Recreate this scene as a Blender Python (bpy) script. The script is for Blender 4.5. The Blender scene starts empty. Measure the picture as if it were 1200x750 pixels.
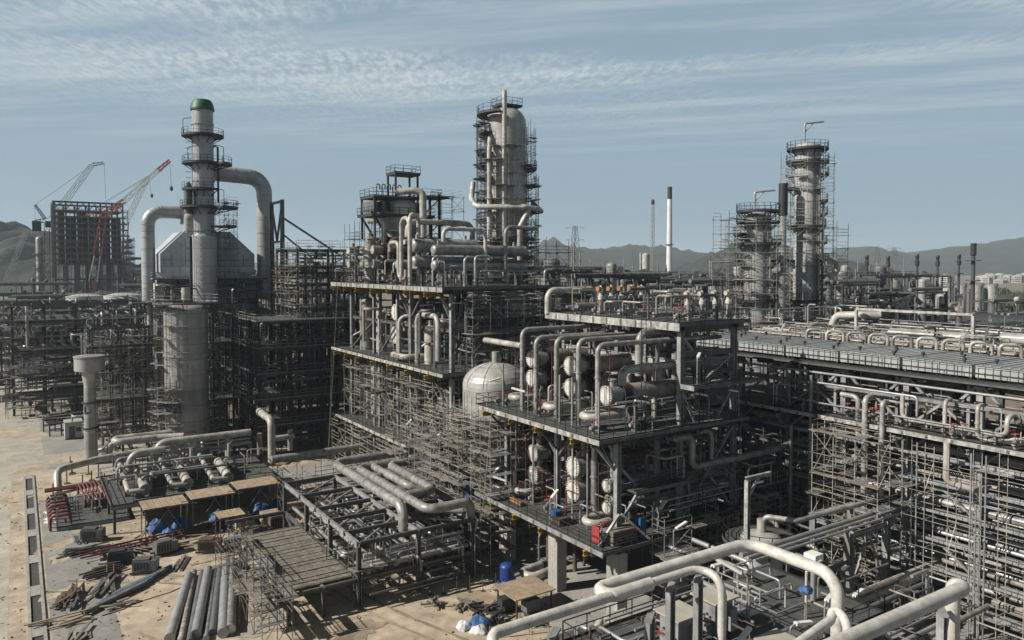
import bpy, math, random
from math import sin, cos, pi, sqrt, radians, atan
RN = random.Random(11)
sc = bpy.context.scene
COL = sc.collection

# ------------------------------------------------------------------ camera model
FPX, PITCH, HC, CX0, CY0 = 880.0, radians(2.0), 30.0, 600.0, 343.0
AZ = atan(580 / 880.0)
FH = (sin(AZ), cos(AZ), 0.0)
RT = (cos(AZ), -sin(AZ), 0.0)
FW = (FH[0]*cos(PITCH), FH[1]*cos(PITCH), -sin(PITCH))
UP = (FH[0]*sin(PITCH), FH[1]*sin(PITCH), cos(PITCH))
def at(x, y, X=None, Y=None, z=None, d=None):
    r = [FW[i]*FPX + RT[i]*(x-CX0) + UP[i]*(CY0-y) for i in range(3)]
    if X is not None: t = X/r[0]
    elif Y is not None: t = Y/r[1]
    elif z is not None: t = (z-HC)/r[2]
    else: t = d/(r[0]*FH[0]+r[1]*FH[1])
    return (r[0]*t, r[1]*t, HC+r[2]*t)
def scr(p):
    v = (p[0], p[1], p[2]-HC)
    c = [sum(v[i]*B[i] for i in range(3)) for B in (FW, RT, UP)]
    return CX0+FPX*c[1]/max(c[0], .1), CY0-FPX*c[2]/max(c[0], .1)

# ------------------------------------------------------------------ materials
MAT = {}
ALB = .70        # every base colour scaled down so that shade renders deeper; the picture is exposed up by the same amount
def mat(name, c, rough=.6, metal=0.0, var=.18, scale=.5, streak=0.0, bands=0.0, grime=.0, bump=0.0, c2=None, fine=0.0, spec=.4, specks=False):
    c = tuple(v*ALB for v in c); c2 = tuple(v*ALB for v in c2) if c2 else None
    m = bpy.data.materials.new(name); m.use_nodes = True
    nt = m.node_tree; N = nt.nodes; L = nt.links
    b = N['Principled BSDF']
    b.inputs['Roughness'].default_value = rough
    b.inputs['Metallic'].default_value = metal
    b.inputs['Specular IOR Level'].default_value = spec
    geo = N.new('ShaderNodeNewGeometry')
    def noise(sc_, det=4, mp=None):
        n = N.new('ShaderNodeTexNoise'); n.inputs['Scale'].default_value = sc_; n.inputs['Detail'].default_value = det
        if mp:
            k = N.new('ShaderNodeVectorMath'); k.operation = 'MULTIPLY'; k.inputs[1].default_value = mp
            L.new(geo.outputs['Position'], k.inputs[0]); L.new(k.outputs[0], n.inputs['Vector'])
        else: L.new(geo.outputs['Position'], n.inputs['Vector'])
        return n.outputs['Fac']
    def rng(o, a0, a1, b0, b1):
        r = N.new('ShaderNodeMapRange'); r.inputs[1].default_value = a0; r.inputs[2].default_value = a1
        r.inputs[3].default_value = b0; r.inputs[4].default_value = b1; L.new(o, r.inputs[0]); return r.outputs[0]
    def mul(a, bb):
        r = N.new('ShaderNodeMath'); r.operation = 'MULTIPLY'; L.new(a, r.inputs[0])
        if isinstance(bb, float): r.inputs[1].default_value = bb
        else: L.new(bb, r.inputs[1])
        return r.outputs[0]
    f = rng(noise(scale), .3, .7, 1-var, 1+var)
    if fine: f = mul(f, rng(noise(fine, 3), .3, .7, 1-var, 1+var))
    if streak: f = mul(f, rng(noise(1.6, 4, (1, 1, .07)), .35, .65, 1-streak, 1+streak*.5))
    oi = N.new('ShaderNodeObjectInfo'); f = mul(f, rng(oi.outputs['Random'], 0, 1, 1-var*.6, 1+var*.6))
    if bands:
        sx = N.new('ShaderNodeSeparateXYZ'); L.new(geo.outputs['Position'], sx.inputs[0])
        q = mul(sx.outputs[2], 1.0/bands)
        fl = N.new('ShaderNodeMath'); fl.operation = 'FLOOR'; L.new(q, fl.inputs[0])
        fr = N.new('ShaderNodeMath'); fr.operation = 'FRACT'; L.new(q, fr.inputs[0])
        wn = N.new('ShaderNodeTexWhiteNoise'); wn.noise_dimensions = '1D'; L.new(fl.outputs[0], wn.inputs['W'])
        f = mul(f, rng(wn.outputs['Value'], 0, 1, .86, 1.08))
        f = mul(f, rng(fr.outputs[0], 0, .07, .55, 1.0))
    if specks: f = mul(f, rng(noise(7.5, 2), .25, .285, .35, 1))
    mx = N.new('ShaderNodeMix'); mx.data_type = 'RGBA'; mx.blend_type = 'MULTIPLY'; mx.inputs['Factor'].default_value = 1
    ca = N.new('ShaderNodeMix'); ca.data_type = 'RGBA'
    ca.inputs[6].default_value = (*c, 1); ca.inputs[7].default_value = (*(c2 or c), 1)
    L.new(rng(noise(scale*1.7+.13, 6), .42, .62, 0, 1), ca.inputs[0])
    cmb = N.new('ShaderNodeCombineColor')
    for i in range(3): L.new(f, cmb.inputs[i])
    L.new(ca.outputs[2], mx.inputs[6]); L.new(cmb.outputs[0], mx.inputs[7])
    L.new(mx.outputs[2], b.inputs['Base Color'])
    if bump:
        bp = N.new('ShaderNodeBump'); bp.inputs['Strength'].default_value = bump; bp.inputs['Distance'].default_value = .05
        L.new(noise(fine or scale*6, 5), bp.inputs['Height']); L.new(bp.outputs[0], b.inputs['Normal'])
    MAT[name] = m
    return m
mat('pipe_grey', (.36,.357,.345), .42, .15, .18, .8, .2, c2=(.235,.23,.22))
mat('pipe_cream', (.47,.455,.425), .45, .05, .16, .7, .22, c2=(.35,.33,.295))
mat('pipe_white', (.62,.605,.57), .38, 0, .1, 1.2, .1, c2=(.50,.48,.44), fine=9, specks=True)
mat('pipe_dark', (.13,.135,.14), .5, .1, .2, .8)
mat('pipe_blue', (.05,.16,.34), .5, 0, .15, .8)
mat('galv', (.42,.43,.44), .36, .45, .18, 1.2, .06)
mat('clad', (.46,.455,.44), .42, .12, .12, .35, .14, bands=1.25, c2=(.38,.375,.36), spec=.5)
mat('clad_grey', (.40,.40,.385), .42, .12, .14, .3, .18, bands=2.3, c2=(.33,.33,.325))
mat('stack_skin', (.42,.43,.44), .4, .15, .12, .5, .12, bands=3.0)
mat('shell_brown', (.27,.255,.235), .5, .2, .2, .6, .1, c2=(.19,.175,.155))
mat('cover', (.66,.65,.61), .5, .05, .10, 2.0, c2=(.47,.46,.43))
mat('flange_black', (.035,.036,.038), .5, .2, .2, 1)
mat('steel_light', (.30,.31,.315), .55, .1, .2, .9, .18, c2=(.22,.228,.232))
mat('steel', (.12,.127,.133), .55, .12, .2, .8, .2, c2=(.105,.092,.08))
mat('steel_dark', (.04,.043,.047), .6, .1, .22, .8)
mat('edge', (.40,.40,.385), .6, .05, .2, 1.3, .28, c2=(.27,.265,.25), fine=5)
mat('grating', (.085,.09,.088), .75, 0, .25, 1.5, fine=14)
mat('rail_black', (.018,.02,.022), .55, .1, .2, 1)
mat('rail_grey', (.33,.34,.34), .5, .2, .2, 1)
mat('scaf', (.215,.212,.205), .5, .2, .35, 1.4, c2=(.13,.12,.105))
mat('scaf_lit', (.40,.39,.345), .45, .2, .3, 1.4, c2=(.27,.255,.21))  # paler copy of the scaffold steel, sunlight put into its colour
mat('scaf_shaded', (.075,.076,.078), .5, .2, .35, 1.4)  # darker copy of the scaffold steel, shade put into its colour
mat('plank_shaded', (.13,.125,.115), .8, 0, .35, 1.6, fine=11)  # plank copy for the shaded scaffolds, shade put into its colour
mat('plank', (.215,.195,.165), .8, 0, .35, 1.6, c2=(.14,.13,.11), fine=11)
mat('plywood', (.36,.28,.20), .8, 0, .2, 1.2, c2=(.30,.235,.17), fine=9)
mat('red_pipe', (.16,.04,.038), .55, 0, .3, 1, c2=(.10,.032,.03))
mat('pipe_alu', (.55,.55,.545), .32, .6, .12, .8, .14, c2=(.36,.36,.355))
mat('pipe_cool', (.27,.285,.30), .5, .1, .18, .8, .2, c2=(.20,.21,.22))
mat('pipe_dirty', (.33,.30,.26), .65, 0, .25, 1.1, .25, c2=(.22,.195,.165))
mat('red_paint', (.34,.045,.045), .5, 0, .2, 1)
mat('rust', (.115,.08,.062), .75, 0, .3, 1.2, c2=(.08,.055,.045))
mat('orange', (.36,.17,.07), .6, 0, .2, 2)
mat('yellow', (.42,.28,.03), .55, 0, .2, 1.1, c2=(.33,.22,.03))
mat('concrete', (.36,.35,.325), .85, 0, .14, .5, .16, fine=6, bump=.2)
mat('panel_grey', (.40,.435,.475), .5, .15, .16, .3, .12)
mat('panel_light', (.52,.55,.58), .5, .15, .16, .3, .1)
mat('panel_seam', (.08,.09,.10), .6)
mat('furnace_wall', (.26,.28,.31), .6, .1, .16, .3, .16)
mat('green_cap', (.018,.10,.065), .55, 0, .25, .8)
mat('tarp_blue', (.03,.10,.25), .6, 0, .25, 1.2, bump=.4)
mat('blue_paint', (.02,.05,.22), .45, 0, .2, 1)
mat('tarp_white', (.62,.63,.65), .7, 0, .12, 1.2, bump=.4)
mat('cooler_top', (.34,.36,.365), .5, .2, .13, .35, 0, fine=4)
mat('cooler_side', (.40,.42,.42), .5, .2, .12, .5, .1)
mat('box_beige', (.42,.395,.34), .6, 0, .1, 1.5, .06)
mat('lamp_white', (.78,.78,.74), .4, 0, .06, 2)
mat('tank_pale', (.50,.51,.50), .5, .1, .1, .3, .15)
mat('chimney_white', (.66,.66,.66), .5, 0, .06, .4, .08)
mat('sand', (.41,.34,.255), .95, 0, .2, .16, c2=(.335,.285,.22), fine=.9, bump=.5)
mat('sand_dark', (.31,.26,.20), .95, 0, .2, .3, c2=(.27,.215,.155), fine=1.5, bump=.5)
mat('paving', (.29,.285,.265), .9, 0, .14, .22, c2=(.24,.24,.228), fine=2.5, bump=.25)
mat('paving_pale', (.42,.395,.345), .9, 0, .14, .22, c2=(.35,.325,.28), fine=2.5, bump=.25)
mat('asphalt', (.06,.06,.06), .9, 0, .2, .2, fine=3)
mat('soil_dark', (.14,.12,.10), .95, 0, .25, .15, c2=(.21,.175,.135), fine=1.5, bump=.5)
mat('hill', (.016,.026,.019), .95, 0, .5, .02, c2=(.032,.034,.026), fine=.16, bump=.8)
mat('leaf', (.055,.085,.028), .8, 0, .4, .25, c2=(.08,.10,.035))
mat('bark', (.09,.07,.05), .9)
mat('city_wall', (.42,.41,.39), .8, 0, .25, .02)
mat('city_roof', (.30,.17,.12), .8, 0, .3, .02)
mat('glass_dark', (.03,.035,.04), .15)
mat('crane_red', (.32,.06,.055), .5, 0, .15, .3)
mat('bg_steel', (.06,.063,.067), .6, .1, .25, .1)
mat('bg_pipe', (.17,.17,.165), .55, .1, .3, .1)

# ------------------------------------------------------------------ mesh builder
def vsub(a, b): return (a[0]-b[0], a[1]-b[1], a[2]-b[2])
def vadd(a, b, k=1.0): return (a[0]+b[0]*k, a[1]+b[1]*k, a[2]+b[2]*k)
def dot(a, b): return a[0]*b[0]+a[1]*b[1]+a[2]*b[2]
def cross(a, b): return (a[1]*b[2]-a[2]*b[1], a[2]*b[0]-a[0]*b[2], a[0]*b[1]-a[1]*b[0])
def norm(a):
    l = sqrt(dot(a, a)) or 1.0
    return (a[0]/l, a[1]/l, a[2]/l)
def fillet(pts, R, seg=5):
    out = [pts[0]]
    for i in range(1, len(pts)-1):
        a, b, c = pts[i-1], pts[i], pts[i+1]
        u, w = vsub(a, b), vsub(c, b)
        lu, lw = sqrt(dot(u, u)), sqrt(dot(w, w)); u = norm(u); w = norm(w)
        ca = max(-1, min(1, dot(u, w)))
        ang = math.acos(ca)
        if ang > 3.05 or ang < .05: out.append(b); continue
        t = min(R/math.tan(ang/2), lu*.48, lw*.48)
        rr = t*math.tan(ang/2)
        bis = norm(vadd(u, w)); cen = vadd(b, bis, rr/sin(ang/2))
        p0 = vadd(b, u, t); p1 = vadd(b, w, t)
        e0 = vsub(p0, cen); e1 = vsub(p1, cen); th = math.acos(max(-1, min(1, dot(e0, e1)/(rr*rr))))
        for k in range(seg+1):
            s = k/seg; k0 = sin((1-s)*th)/sin(th); k1 = sin(s*th)/sin(th)
            out.append((cen[0]+e0[0]*k0+e1[0]*k1, cen[1]+e0[1]*k0+e1[1]*k1, cen[2]+e0[2]*k0+e1[2]*k1))
    out.append(pts[-1])
    return out
class MB:
    def __init__(s): s.v = []; s.f = []; s.sm = []; s.mi = []; s.m = 0
    def face(s, idx, smooth=False): s.f.append(idx); s.sm.append(smooth); s.mi.append(s.m)
    def box(s, a, b):
        x0, y0, z0 = (min(a[i], b[i]) for i in range(3)); x1, y1, z1 = (max(a[i], b[i]) for i in range(3))
        o = len(s.v)
        s.v += [(x0,y0,z0),(x1,y0,z0),(x1,y1,z0),(x0,y1,z0),(x0,y0,z1),(x1,y0,z1),(x1,y1,z1),(x0,y1,z1)]
        for q in ((0,3,2,1),(4,5,6,7),(0,1,5,4),(1,2,6,5),(2,3,7,6),(3,0,4,7)): s.face([o+i for i in q])
        return s
    def bar(s, p, q, w, h, up=(0, 0, 1), off=(0, 0)):
        d = norm(vsub(q, p))
        if abs(dot(d, up)) > .98: up = (1, 0, 0)
        sd = norm(cross(d, up)); u = cross(sd, d)
        p = vadd(vadd(p, sd, off[0]), u, off[1]); q = vadd(vadd(q, sd, off[0]), u, off[1])
        o = len(s.v)
        for c in (p, q):
            for (i, j) in ((-1,-1),(1,-1),(1,1),(-1,1)):
                s.v.append(vadd(vadd(c, sd, i*w/2), u, j*h/2))
        for k in ((0,1,2,3),(7,6,5,4),(0,4,5,1),(1,5,6,2),(2,6,7,3),(3,7,4,0)): s.face([o+i for i in k])
        return s
    def hsec(s, p, q, w, h, up=(0, 0, 1), t=.05):
        s.bar(p, q, w, t, up, (0, h/2-t/2)); s.bar(p, q, w, t, up, (0, -h/2+t/2)); s.bar(p, q, t*.8, h-2*t, up)
        return s
    def tube(s, pts, r, n=None, caps=True):
        if n is None: n = 4 if r < .07 else 6 if r < .16 else 9 if r < .32 else 14 if r < .8 else 22
        K = len(pts); o = len(s.v); sm = n > 5
        T = []
        for i in range(K):
            a = pts[max(i-1, 0)]; b = pts[min(i+1, K-1)]; T.append(norm(vsub(b, a)))
        t0 = T[0]; ref = (0, 0, 1) if abs(t0[2]) < .9 else (1, 0, 0)
        u = norm(cross(ref, t0))
        for i in range(K):
            t = T[i]; u = norm(vsub(u, tuple(t[k]*dot(u, t) for k in range(3)))); w = cross(t, u)
            rr = r[i] if isinstance(r, (list, tuple)) else r
            for k in range(n):
                a = 2*pi*(k+.5)/n; ca, sa = cos(a)*rr, sin(a)*rr
                s.v.append((pts[i][0]+u[0]*ca+w[0]*sa, pts[i][1]+u[1]*ca+w[1]*sa, pts[i][2]+u[2]*ca+w[2]*sa))
        for i in range(K-1):
            for k in range(n):
                k2 = (k+1) % n; s.face([o+i*n+k, o+i*n+k2, o+(i+1)*n+k2, o+(i+1)*n+k], sm)
        if caps:
            c = len(s.v); s.v += s.v[o:o+n]; s.face(list(range(c+n-1, c-1, -1)))
            c = len(s.v); s.v += s.v[o+(K-1)*n:o+K*n]; s.face(list(range(c, c+n)))
        return s
    def lathe(s, prof, c, n=24, axis='z', sharp=True):
        # prof: (radius, height) along the axis from c
        def P3(r, h, a):
            if axis == 'z': return (c[0]+r*cos(a), c[1]+r*sin(a), c[2]+h)
            if axis == 'x': return (c[0]+h, c[1]+r*cos(a), c[2]+r*sin(a))
            return (c[0]+r*sin(a), c[1]+h, c[2]+r*cos(a))
        segs = list(zip(prof, prof[1:]))
        for (r0, h0), (r1, h1) in segs:
            o = len(s.v)
            flat = abs(h1-h0) < 1e-6
            for (r, h) in ((r0, h0), (r1, h1)):
                for k in range(n): s.v.append(P3(max(r, .001), h, 2*pi*k/n))
            for k in range(n):
                k2 = (k+1) % n; s.face([o+k, o+k2, o+n+k2, o+n+k], not flat)
        return s
    def dome(s, c, r, z0, z1, hd, n=28, axis='z'):
        return s.lathe([(r, z0), (r, z1)] + [(r*cos(pi/2*k/7), z1+hd*sin(pi/2*k/7)) for k in range(1, 8)], c, n, axis)
    def ring(s, c, r0, r1, z0, z1, a0, a1):
        n = max(3, int(abs(a1-a0)/radians(15)))
        for k in range(n):
            b0, b1 = a0+(a1-a0)*k/n, a0+(a1-a0)*(k+1)/n
            o = len(s.v)
            for z in (z0, z1):
                for (r, b) in ((r0, b0), (r1, b0), (r1, b1), (r0, b1)): s.v.append((c[0]+r*cos(b), c[1]+r*sin(b), z))
            for q in ((0,3,2,1),(4,5,6,7),(1,2,6,5),(3,0,4,7)): s.face([o+i for i in q])
            if k == 0: s.face([o, o+1, o+5, o+4])
            if k == n-1: s.face([o+2, o+3, o+7, o+6])
        return s
WO = {}
def link(o): COL.objects.link(o); return o
def setp(o, label, cat, group=None, kind=None):
    if label: o['label'] = label
    if cat: o['category'] = cat
    if group: o['group'] = group
    if kind: o['kind'] = kind
    return o
def thing(name, label, cat, loc, group=None):
    o = bpy.data.objects.new(name, None); o.empty_display_size = .3
    o.location = loc; WO[o.name] = tuple(loc); link(o)
    return setp(o, label, cat, group)
def build(mb, name, mats, parent=None, label=None, cat=None, group=None, kind=None, loc=None):
    me = bpy.data.meshes.new(name)
    if parent is not None: off = WO[parent.name]
    elif loc: off = loc
    else:
        xs = [v[0] for v in mb.v]; ys = [v[1] for v in mb.v]; zs = [v[2] for v in mb.v]
        off = ((min(xs)+max(xs))/2, (min(ys)+max(ys))/2, min(zs))
    me.from_pydata([vsub(v, off) for v in mb.v], [], mb.f)
    me.polygons.foreach_set('use_smooth', mb.sm)
    if isinstance(mats, str): mats = (mats,)
    for k in mats: me.materials.append(MAT[k])
    if len(mats) > 1: me.polygons.foreach_set('material_index', mb.mi)
    me.update()
    o = link(bpy.data.objects.new(name, me))
    if parent is not None: o.parent = parent
    else: o.location = off
    WO[o.name] = off
    return setp(o, label, cat, group, kind)
def copy_tree(o, loc=None, rotz=None, parent=None):
    c = link(o.copy())
    if parent is not None: c.parent = parent
    if loc is not None: c.location = loc
    if rotz is not None: c.rotation_euler = (0, 0, rotz)
    for ch in o.children: copy_tree(ch, parent=c)
    return c
def KIDS(o): return [k for k in COL.objects if k.parent == o]

ONES = 'zeroth first second third fourth fifth sixth seventh eighth ninth tenth eleventh twelfth thirteenth fourteenth fifteenth sixteenth seventeenth eighteenth nineteenth'.split()
TENS = 'x x twenty thirty forty fifty sixty seventy eighty ninety'.split()
TENTH = 'x x twentieth thirtieth fortieth fiftieth sixtieth seventieth eightieth ninetieth'.split()
def ordw(n):
    if n < 20: return ONES[n]
    return TENTH[n//10] if n % 10 == 0 else TENS[n//10]+'-'+ONES[n % 10]
PEND = {}
def pend(o, text, pos, group=None):
    PEND.setdefault(text, []).append((scr(pos), o))
    if group: o['group'] = group
    return o
def flush():
    for text, lst in PEND.items():
        lst.sort(key=lambda e: e[0])
        for i, (_, o) in enumerate(lst):
            o['label'] = text if len(lst) == 1 else text + ', ' + ordw(i+1) + ' from the left'

# ------------------------------------------------------------------ plant parts
def pipe(label, pts, r, m='pipe_grey', bend=None, name='process_pipe', cat='pipe', group=None, flanges=(), seams=0, pending=False):
    fin = {'pipe_grey': ('pipe_grey', 'pipe_grey', 'pipe_alu', 'pipe_cool', 'pipe_dirty'), 'pipe_cream': ('pipe_cream', 'pipe_cream', 'pipe_cream', 'pipe_grey', 'pipe_dirty')}.get(m)
    skin = fin[int(abs(pts[0][0]*7.3+pts[0][1]*13.7+pts[-1][2]*3.1)*10) % len(fin)] if fin and pending else m
    b = MB(); bend = bend if bend is not None else r*3
    f = fillet(pts, bend, 6 if r > .2 else 4)
    b.tube(f, r)
    for (i, t) in flanges:
        if i+1 >= len(pts): continue
        p, q = pts[i], pts[i+1]; c = vadd(p, vsub(q, p), t); d = norm(vsub(q, p)); w = max(.06, r*.22)
        b.tube([vadd(c, d, -w), vadd(c, d, w)], r*1.28)
    if not seams and r >= .19 and m in ('pipe_grey', 'pipe_cream'): seams = 1.15
    if seams:
        for p, q in zip(f, f[1:]):
            l = sqrt(dot(vsub(q, p), vsub(q, p))); k = int(l/seams)
            for j in range(1, k+1):
                c = vadd(p, vsub(q, p), j/(k+1)); d = norm(vsub(q, p))
                b.tube([vadd(c, d, -.022), vadd(c, d, .022)], r*1.02+.004, caps=True)
    o = build(b, name, skin, None, None if pending else label, cat, group)
    if pending:
        n = len(pts); pend(o, label, tuple(sum(p[i] for p in pts)/n for i in range(3)), group)
    return o
def rails(b, pts, r=.034, closed=False, posts=1.5, h=1.1):
    if closed: pts = pts + [pts[0]]
    for k in (h, h*.55): b.tube([vadd(p, (0, 0, k)) for p in pts], r, 4)
    for p, q in zip(pts, pts[1:]):
        l = sqrt(dot(vsub(q, p), vsub(q, p))); n = max(1, round(l/posts))
        for j in range(n+1):
            c = vadd(p, vsub(q, p), j/n); b.tube([c, vadd(c, (0, 0, h))], r, 4, False)
        b.bar(vadd(p, (0, 0, .08)), vadd(q, (0, 0, .08)), .02, .13)
def railing(par, pts, m='rail_black', **k):
    b = MB(); rails(b, pts, **k); return build(b, 'railing', m, par)
def column(par, x, y, z0, z1, w=.42, m='steel', name='column', ax='y'):
    b = MB(); b.hsec((x, y, z0), (x, y, z1), w, w, up=(1, 0, 0) if ax == 'y' else (0, 1, 0), t=.06)
    return build(b, name, m, par)
def beam(par, p, q, w=.25, h=.45, m='steel', name='beam'):
    b = MB(); b.hsec(p, q, w, h, t=.045); return build(b, name, m, par)
def brace(par, p, q, r=.11, m='steel', name='brace'):
    b = MB(); b.bar(p, q, r*1.6, r*1.6); return build(b, name, m, par)
def deck(par, x0, x1, y0, y1, z, m='grating', edge='edge', edges='LF', eh=.42):
    b = MB(); b.box((x0, y0, z-.12), (x1, y1, z)); d = build(b, 'deck', m, par)
    e = .1
    if 'L' in edges and y1-y0 > 12:
        q = MB(); yy = y0+1.2
        while yy < y1-1: q.box((x0-e-.03, yy, z-eh+.04), (x0-e-.003, yy+.22, z+.02)); yy += 2.05
        build(q, 'splice_plate', 'steel', par)
    if 'L' in edges: build(MB().box((x0-e, y0-e, z-eh), (x0-.003, y1, z+.06)), 'edge_beam', edge, par)
    if 'F' in edges: build(MB().box((x0, y0-e, z-min(eh, .24)), (x1, y0-.003, z+.06)), 'edge_beam', 'steel', par)  # front edge darker than the left one: its shade is put into the colour
    return d
def ladder(b, p, z1, dx=.5, ax=0):
    q = (p[0]+(dx if ax == 0 else 0), p[1]+(dx if ax else 0))
    b.tube([p, (p[0], p[1], z1)], .035, 4); b.tube([(q[0], q[1], p[2]), (q[0], q[1], z1)], .035, 4)
    z = p[2]+.3
    while z < z1: b.tube([(p[0], p[1], z), (q[0], q[1], z)], .02, 4, False); z += .33
def exchanger(label, x0, y, z, Ln, r, base, shell='shell_brown', group=None, pos_pend=False, noz=True, axis='x', capm='cover'):
    t = thing('heat_exchanger', label, 'heat exchanger', (x0, y, base), group)
    c = (x0, y, z)
    def rot(b):
        if axis == 'y':
            b.v = [(x0+(v[1]-y), y+(v[0]-x0), v[2]) for v in b.v]; b.f = [f[::-1] for f in b.f]
        return b
    build(rot(MB().lathe([(0, 0), (r*.96, 0), (r*.96, .16)], c, 28, 'x')), 'end_cover', capm, t)
    b = MB()
    for k in range(24):
        a = 2*pi*k/24; b.box((x0-.05, y+r*.86*cos(a)-.04, z+r*.86*sin(a)-.04), (x0-.003, y+r*.86*cos(a)+.04, z+r*.86*sin(a)+.04))
    b.box((x0-.03, y-.03, z-r*.75), (x0-.002, y+.03, z+r*.75))
    build(rot(b), 'cover_bolts', 'flange_black', t)
    build(rot(MB().lathe([(r*.90, .16), (r*.90, 1.5)], c, 28, 'x')), 'channel_head', 'pipe_grey', t)
    for k, h in enumerate((1.5, 1.86, 2.22)):
        build(rot(MB().lathe([(r*.6, h), (r*1.13, h), (r*1.13, h+.2), (r*.6, h+.2)], c, 28, 'x')), 'flange', 'flange_black', t)
    prof = [(r*.93, 1.7), (r*.93, Ln-r*.5)] + [(r*.93*cos(pi/2*k/5), Ln-r*.5+r*.5*sin(pi/2*k/5)) for k in range(1, 6)]
    b = MB().lathe(prof, c, 28, 'x')
    h = 3.0
    while h < Ln-1: b.lathe([(r*.93, h), (r*.95, h), (r*.95, h+.06), (r*.93, h+.06)], c, 28, 'x'); h += 1.3
    build(rot(b), 'shell', shell, t)
    if z-r-base > .15 and base > -50:
        for h in (2.9, Ln-1.6):
            build(rot(MB().box((x0+h, y-r*.75, base), (x0+h+.3, y+r*.75, z-r*.6))), 'saddle', 'steel', t)
    if noz:
        for h, sgn in ((.8, 1), (Ln-2.0, 1)):
            b = MB().tube([(x0+h, y, z+r*.8), (x0+h, y, z+r+.45)], r*.28); b.tube([(x0+h, y, z+r+.37), (x0+h, y, z+r+.5)], r*.42)
            build(rot(b), 'nozzle', 'pipe_grey', t)
    if pos_pend: pend(t, pos_pend, (x0, y, z), group)
    return t
def ring_platform(par, c, r, z, a0, a1, w=1.15, m='steel_dark', rm='rail_black', br=True):
    A0, A1 = radians(a0), radians(a1)
    b = MB().ring(c, r+.03, r+w, z-.22, z, A0, A1)
    if br:
        n = max(2, int((a1-a0)/40))
        for k in range(n+1):
            a = A0+(A1-A0)*k/n
            b.bar((c[0]+(r+w*.9)*cos(a), c[1]+(r+w*.9)*sin(a), z-.2), (c[0]+r*cos(a), c[1]+r*sin(a), z-1.2), .12, .12)
    pf = build(b, 'ring_platform', m, par)
    n = max(4, int((a1-a0)/18)); pts = [(c[0]+(r+w-.05)*cos(A0+(A1-A0)*k/n), c[1]+(r+w-.05)*sin(A0+(A1-A0)*k/n), z) for k in range(n+1)]
    b = MB(); rails(b, pts, posts=1.2); build(b, 'railing', rm, pf)
    return pf
def scaffold(label, poles, links, z0, z1, dz=2.0, rnd=None, plank_p=.55, lean=.0, group=None, cover=None, sub=.5, ptop=1.2, r=.032, bracep=.22, sm='scaf'):
    # poles: (x, y); links: index pairs that carry ledgers
    rnd = rnd or RN
    t = thing('scaffold', label, 'scaffold', (poles[0][0], poles[0][1], z0), group)
    H = []
    for i, (x, y) in enumerate(poles):
        h = z1+rnd.uniform(-.2, ptop); H.append(h)
        bp = MB().tube([(x, y, z0), (x, y, h)], r*1.25, 4, True)
        if i < 100: build(bp, 'pole', sm, t)
    led = MB()
    n = max(1, int((z1-z0)/dz))
    pl = 0
    for k in range(1, n+1):
        z = z0+k*dz
        for (i, j) in links:
            a, b_ = poles[i], poles[j]
            zz = z+rnd.uniform(-.06, .06); e = .25
            d = norm((b_[0]-a[0], b_[1]-a[1], 0))
            led.tube([(a[0]-d[0]*e, a[1]-d[1]*e, zz), (b_[0]+d[0]*e, b_[1]+d[1]*e, zz)], r, 4, False)
            if rnd.random() < sub:
                for q in (.5, 1.0): led.tube([(a[0], a[1], zz+q), (b_[0], b_[1], zz+q)], r, 4, False)
            if rnd.random() < bracep: led.tube([(a[0], a[1], zz-dz), (b_[0], b_[1], zz)], r, 4, False)
            if rnd.random() < plank_p and pl < 95:
                L_ = sqrt((a[0]-b_[0])**2+(a[1]-b_[1])**2)
                s = (-d[1], d[0]); b = MB()
                for q in range(rnd.choice((2, 3, 3, 4))):
                    o = -.42+q*.28; e0, e1 = rnd.uniform(0, .5), rnd.uniform(0, .5)
                    p = (a[0]-d[0]*e0+s[0]*o, a[1]-d[1]*e0+s[1]*o, zz+.08+.012*q); w = (b_[0]+d[0]*e1+s[0]*o, b_[1]+d[1]*e1+s[1]*o, zz+.08+.012*q)
                    b.bar(p, w, .25, .05)
                build(b, 'plank_run', ('plank' if rnd.random() < .6 else 'galv') if sm != 'scaf_shaded' else 'plank_shaded', t); pl += 1
    if led.v: build(led, 'ledger_lattice', sm, t, kind='stuff')
    return t
def grid_poles(x0, x1, nx, y0, y1, ny):
    P_ = []; Lk = []
    for i in range(nx):
        for j in range(ny): P_.append((x0+(x1-x0)*i/max(1, nx-1), y0+(y1-y0)*j/max(1, ny-1)))
    for i in range(nx):
        for j in range(ny):
            if i+1 < nx: Lk.append((i*ny+j, (i+1)*ny+j))
            if j+1 < ny: Lk.append((i*ny+j, i*ny+j+1))
    return P_, Lk
def ring_poles(c, r0, r1, n=10, a0=0, a1=360):
    P_ = []; Lk = []
    full = abs(a1-a0) >= 359; m = n if full else n+1
    for k in range(m):
        a = radians(a0+(a1-a0)*k/n)
        P_ += [(c[0]+r0*cos(a), c[1]+r0*sin(a)), (c[0]+r1*cos(a), c[1]+r1*sin(a))]
    for k in range(m):
        Lk.append((2*k, 2*k+1))
        if full or k+1 < m:
            k2 = (k+1) % m; Lk += [(2*k, 2*k2), (2*k+1, 2*k2+1)]
    return P_, Lk
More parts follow.
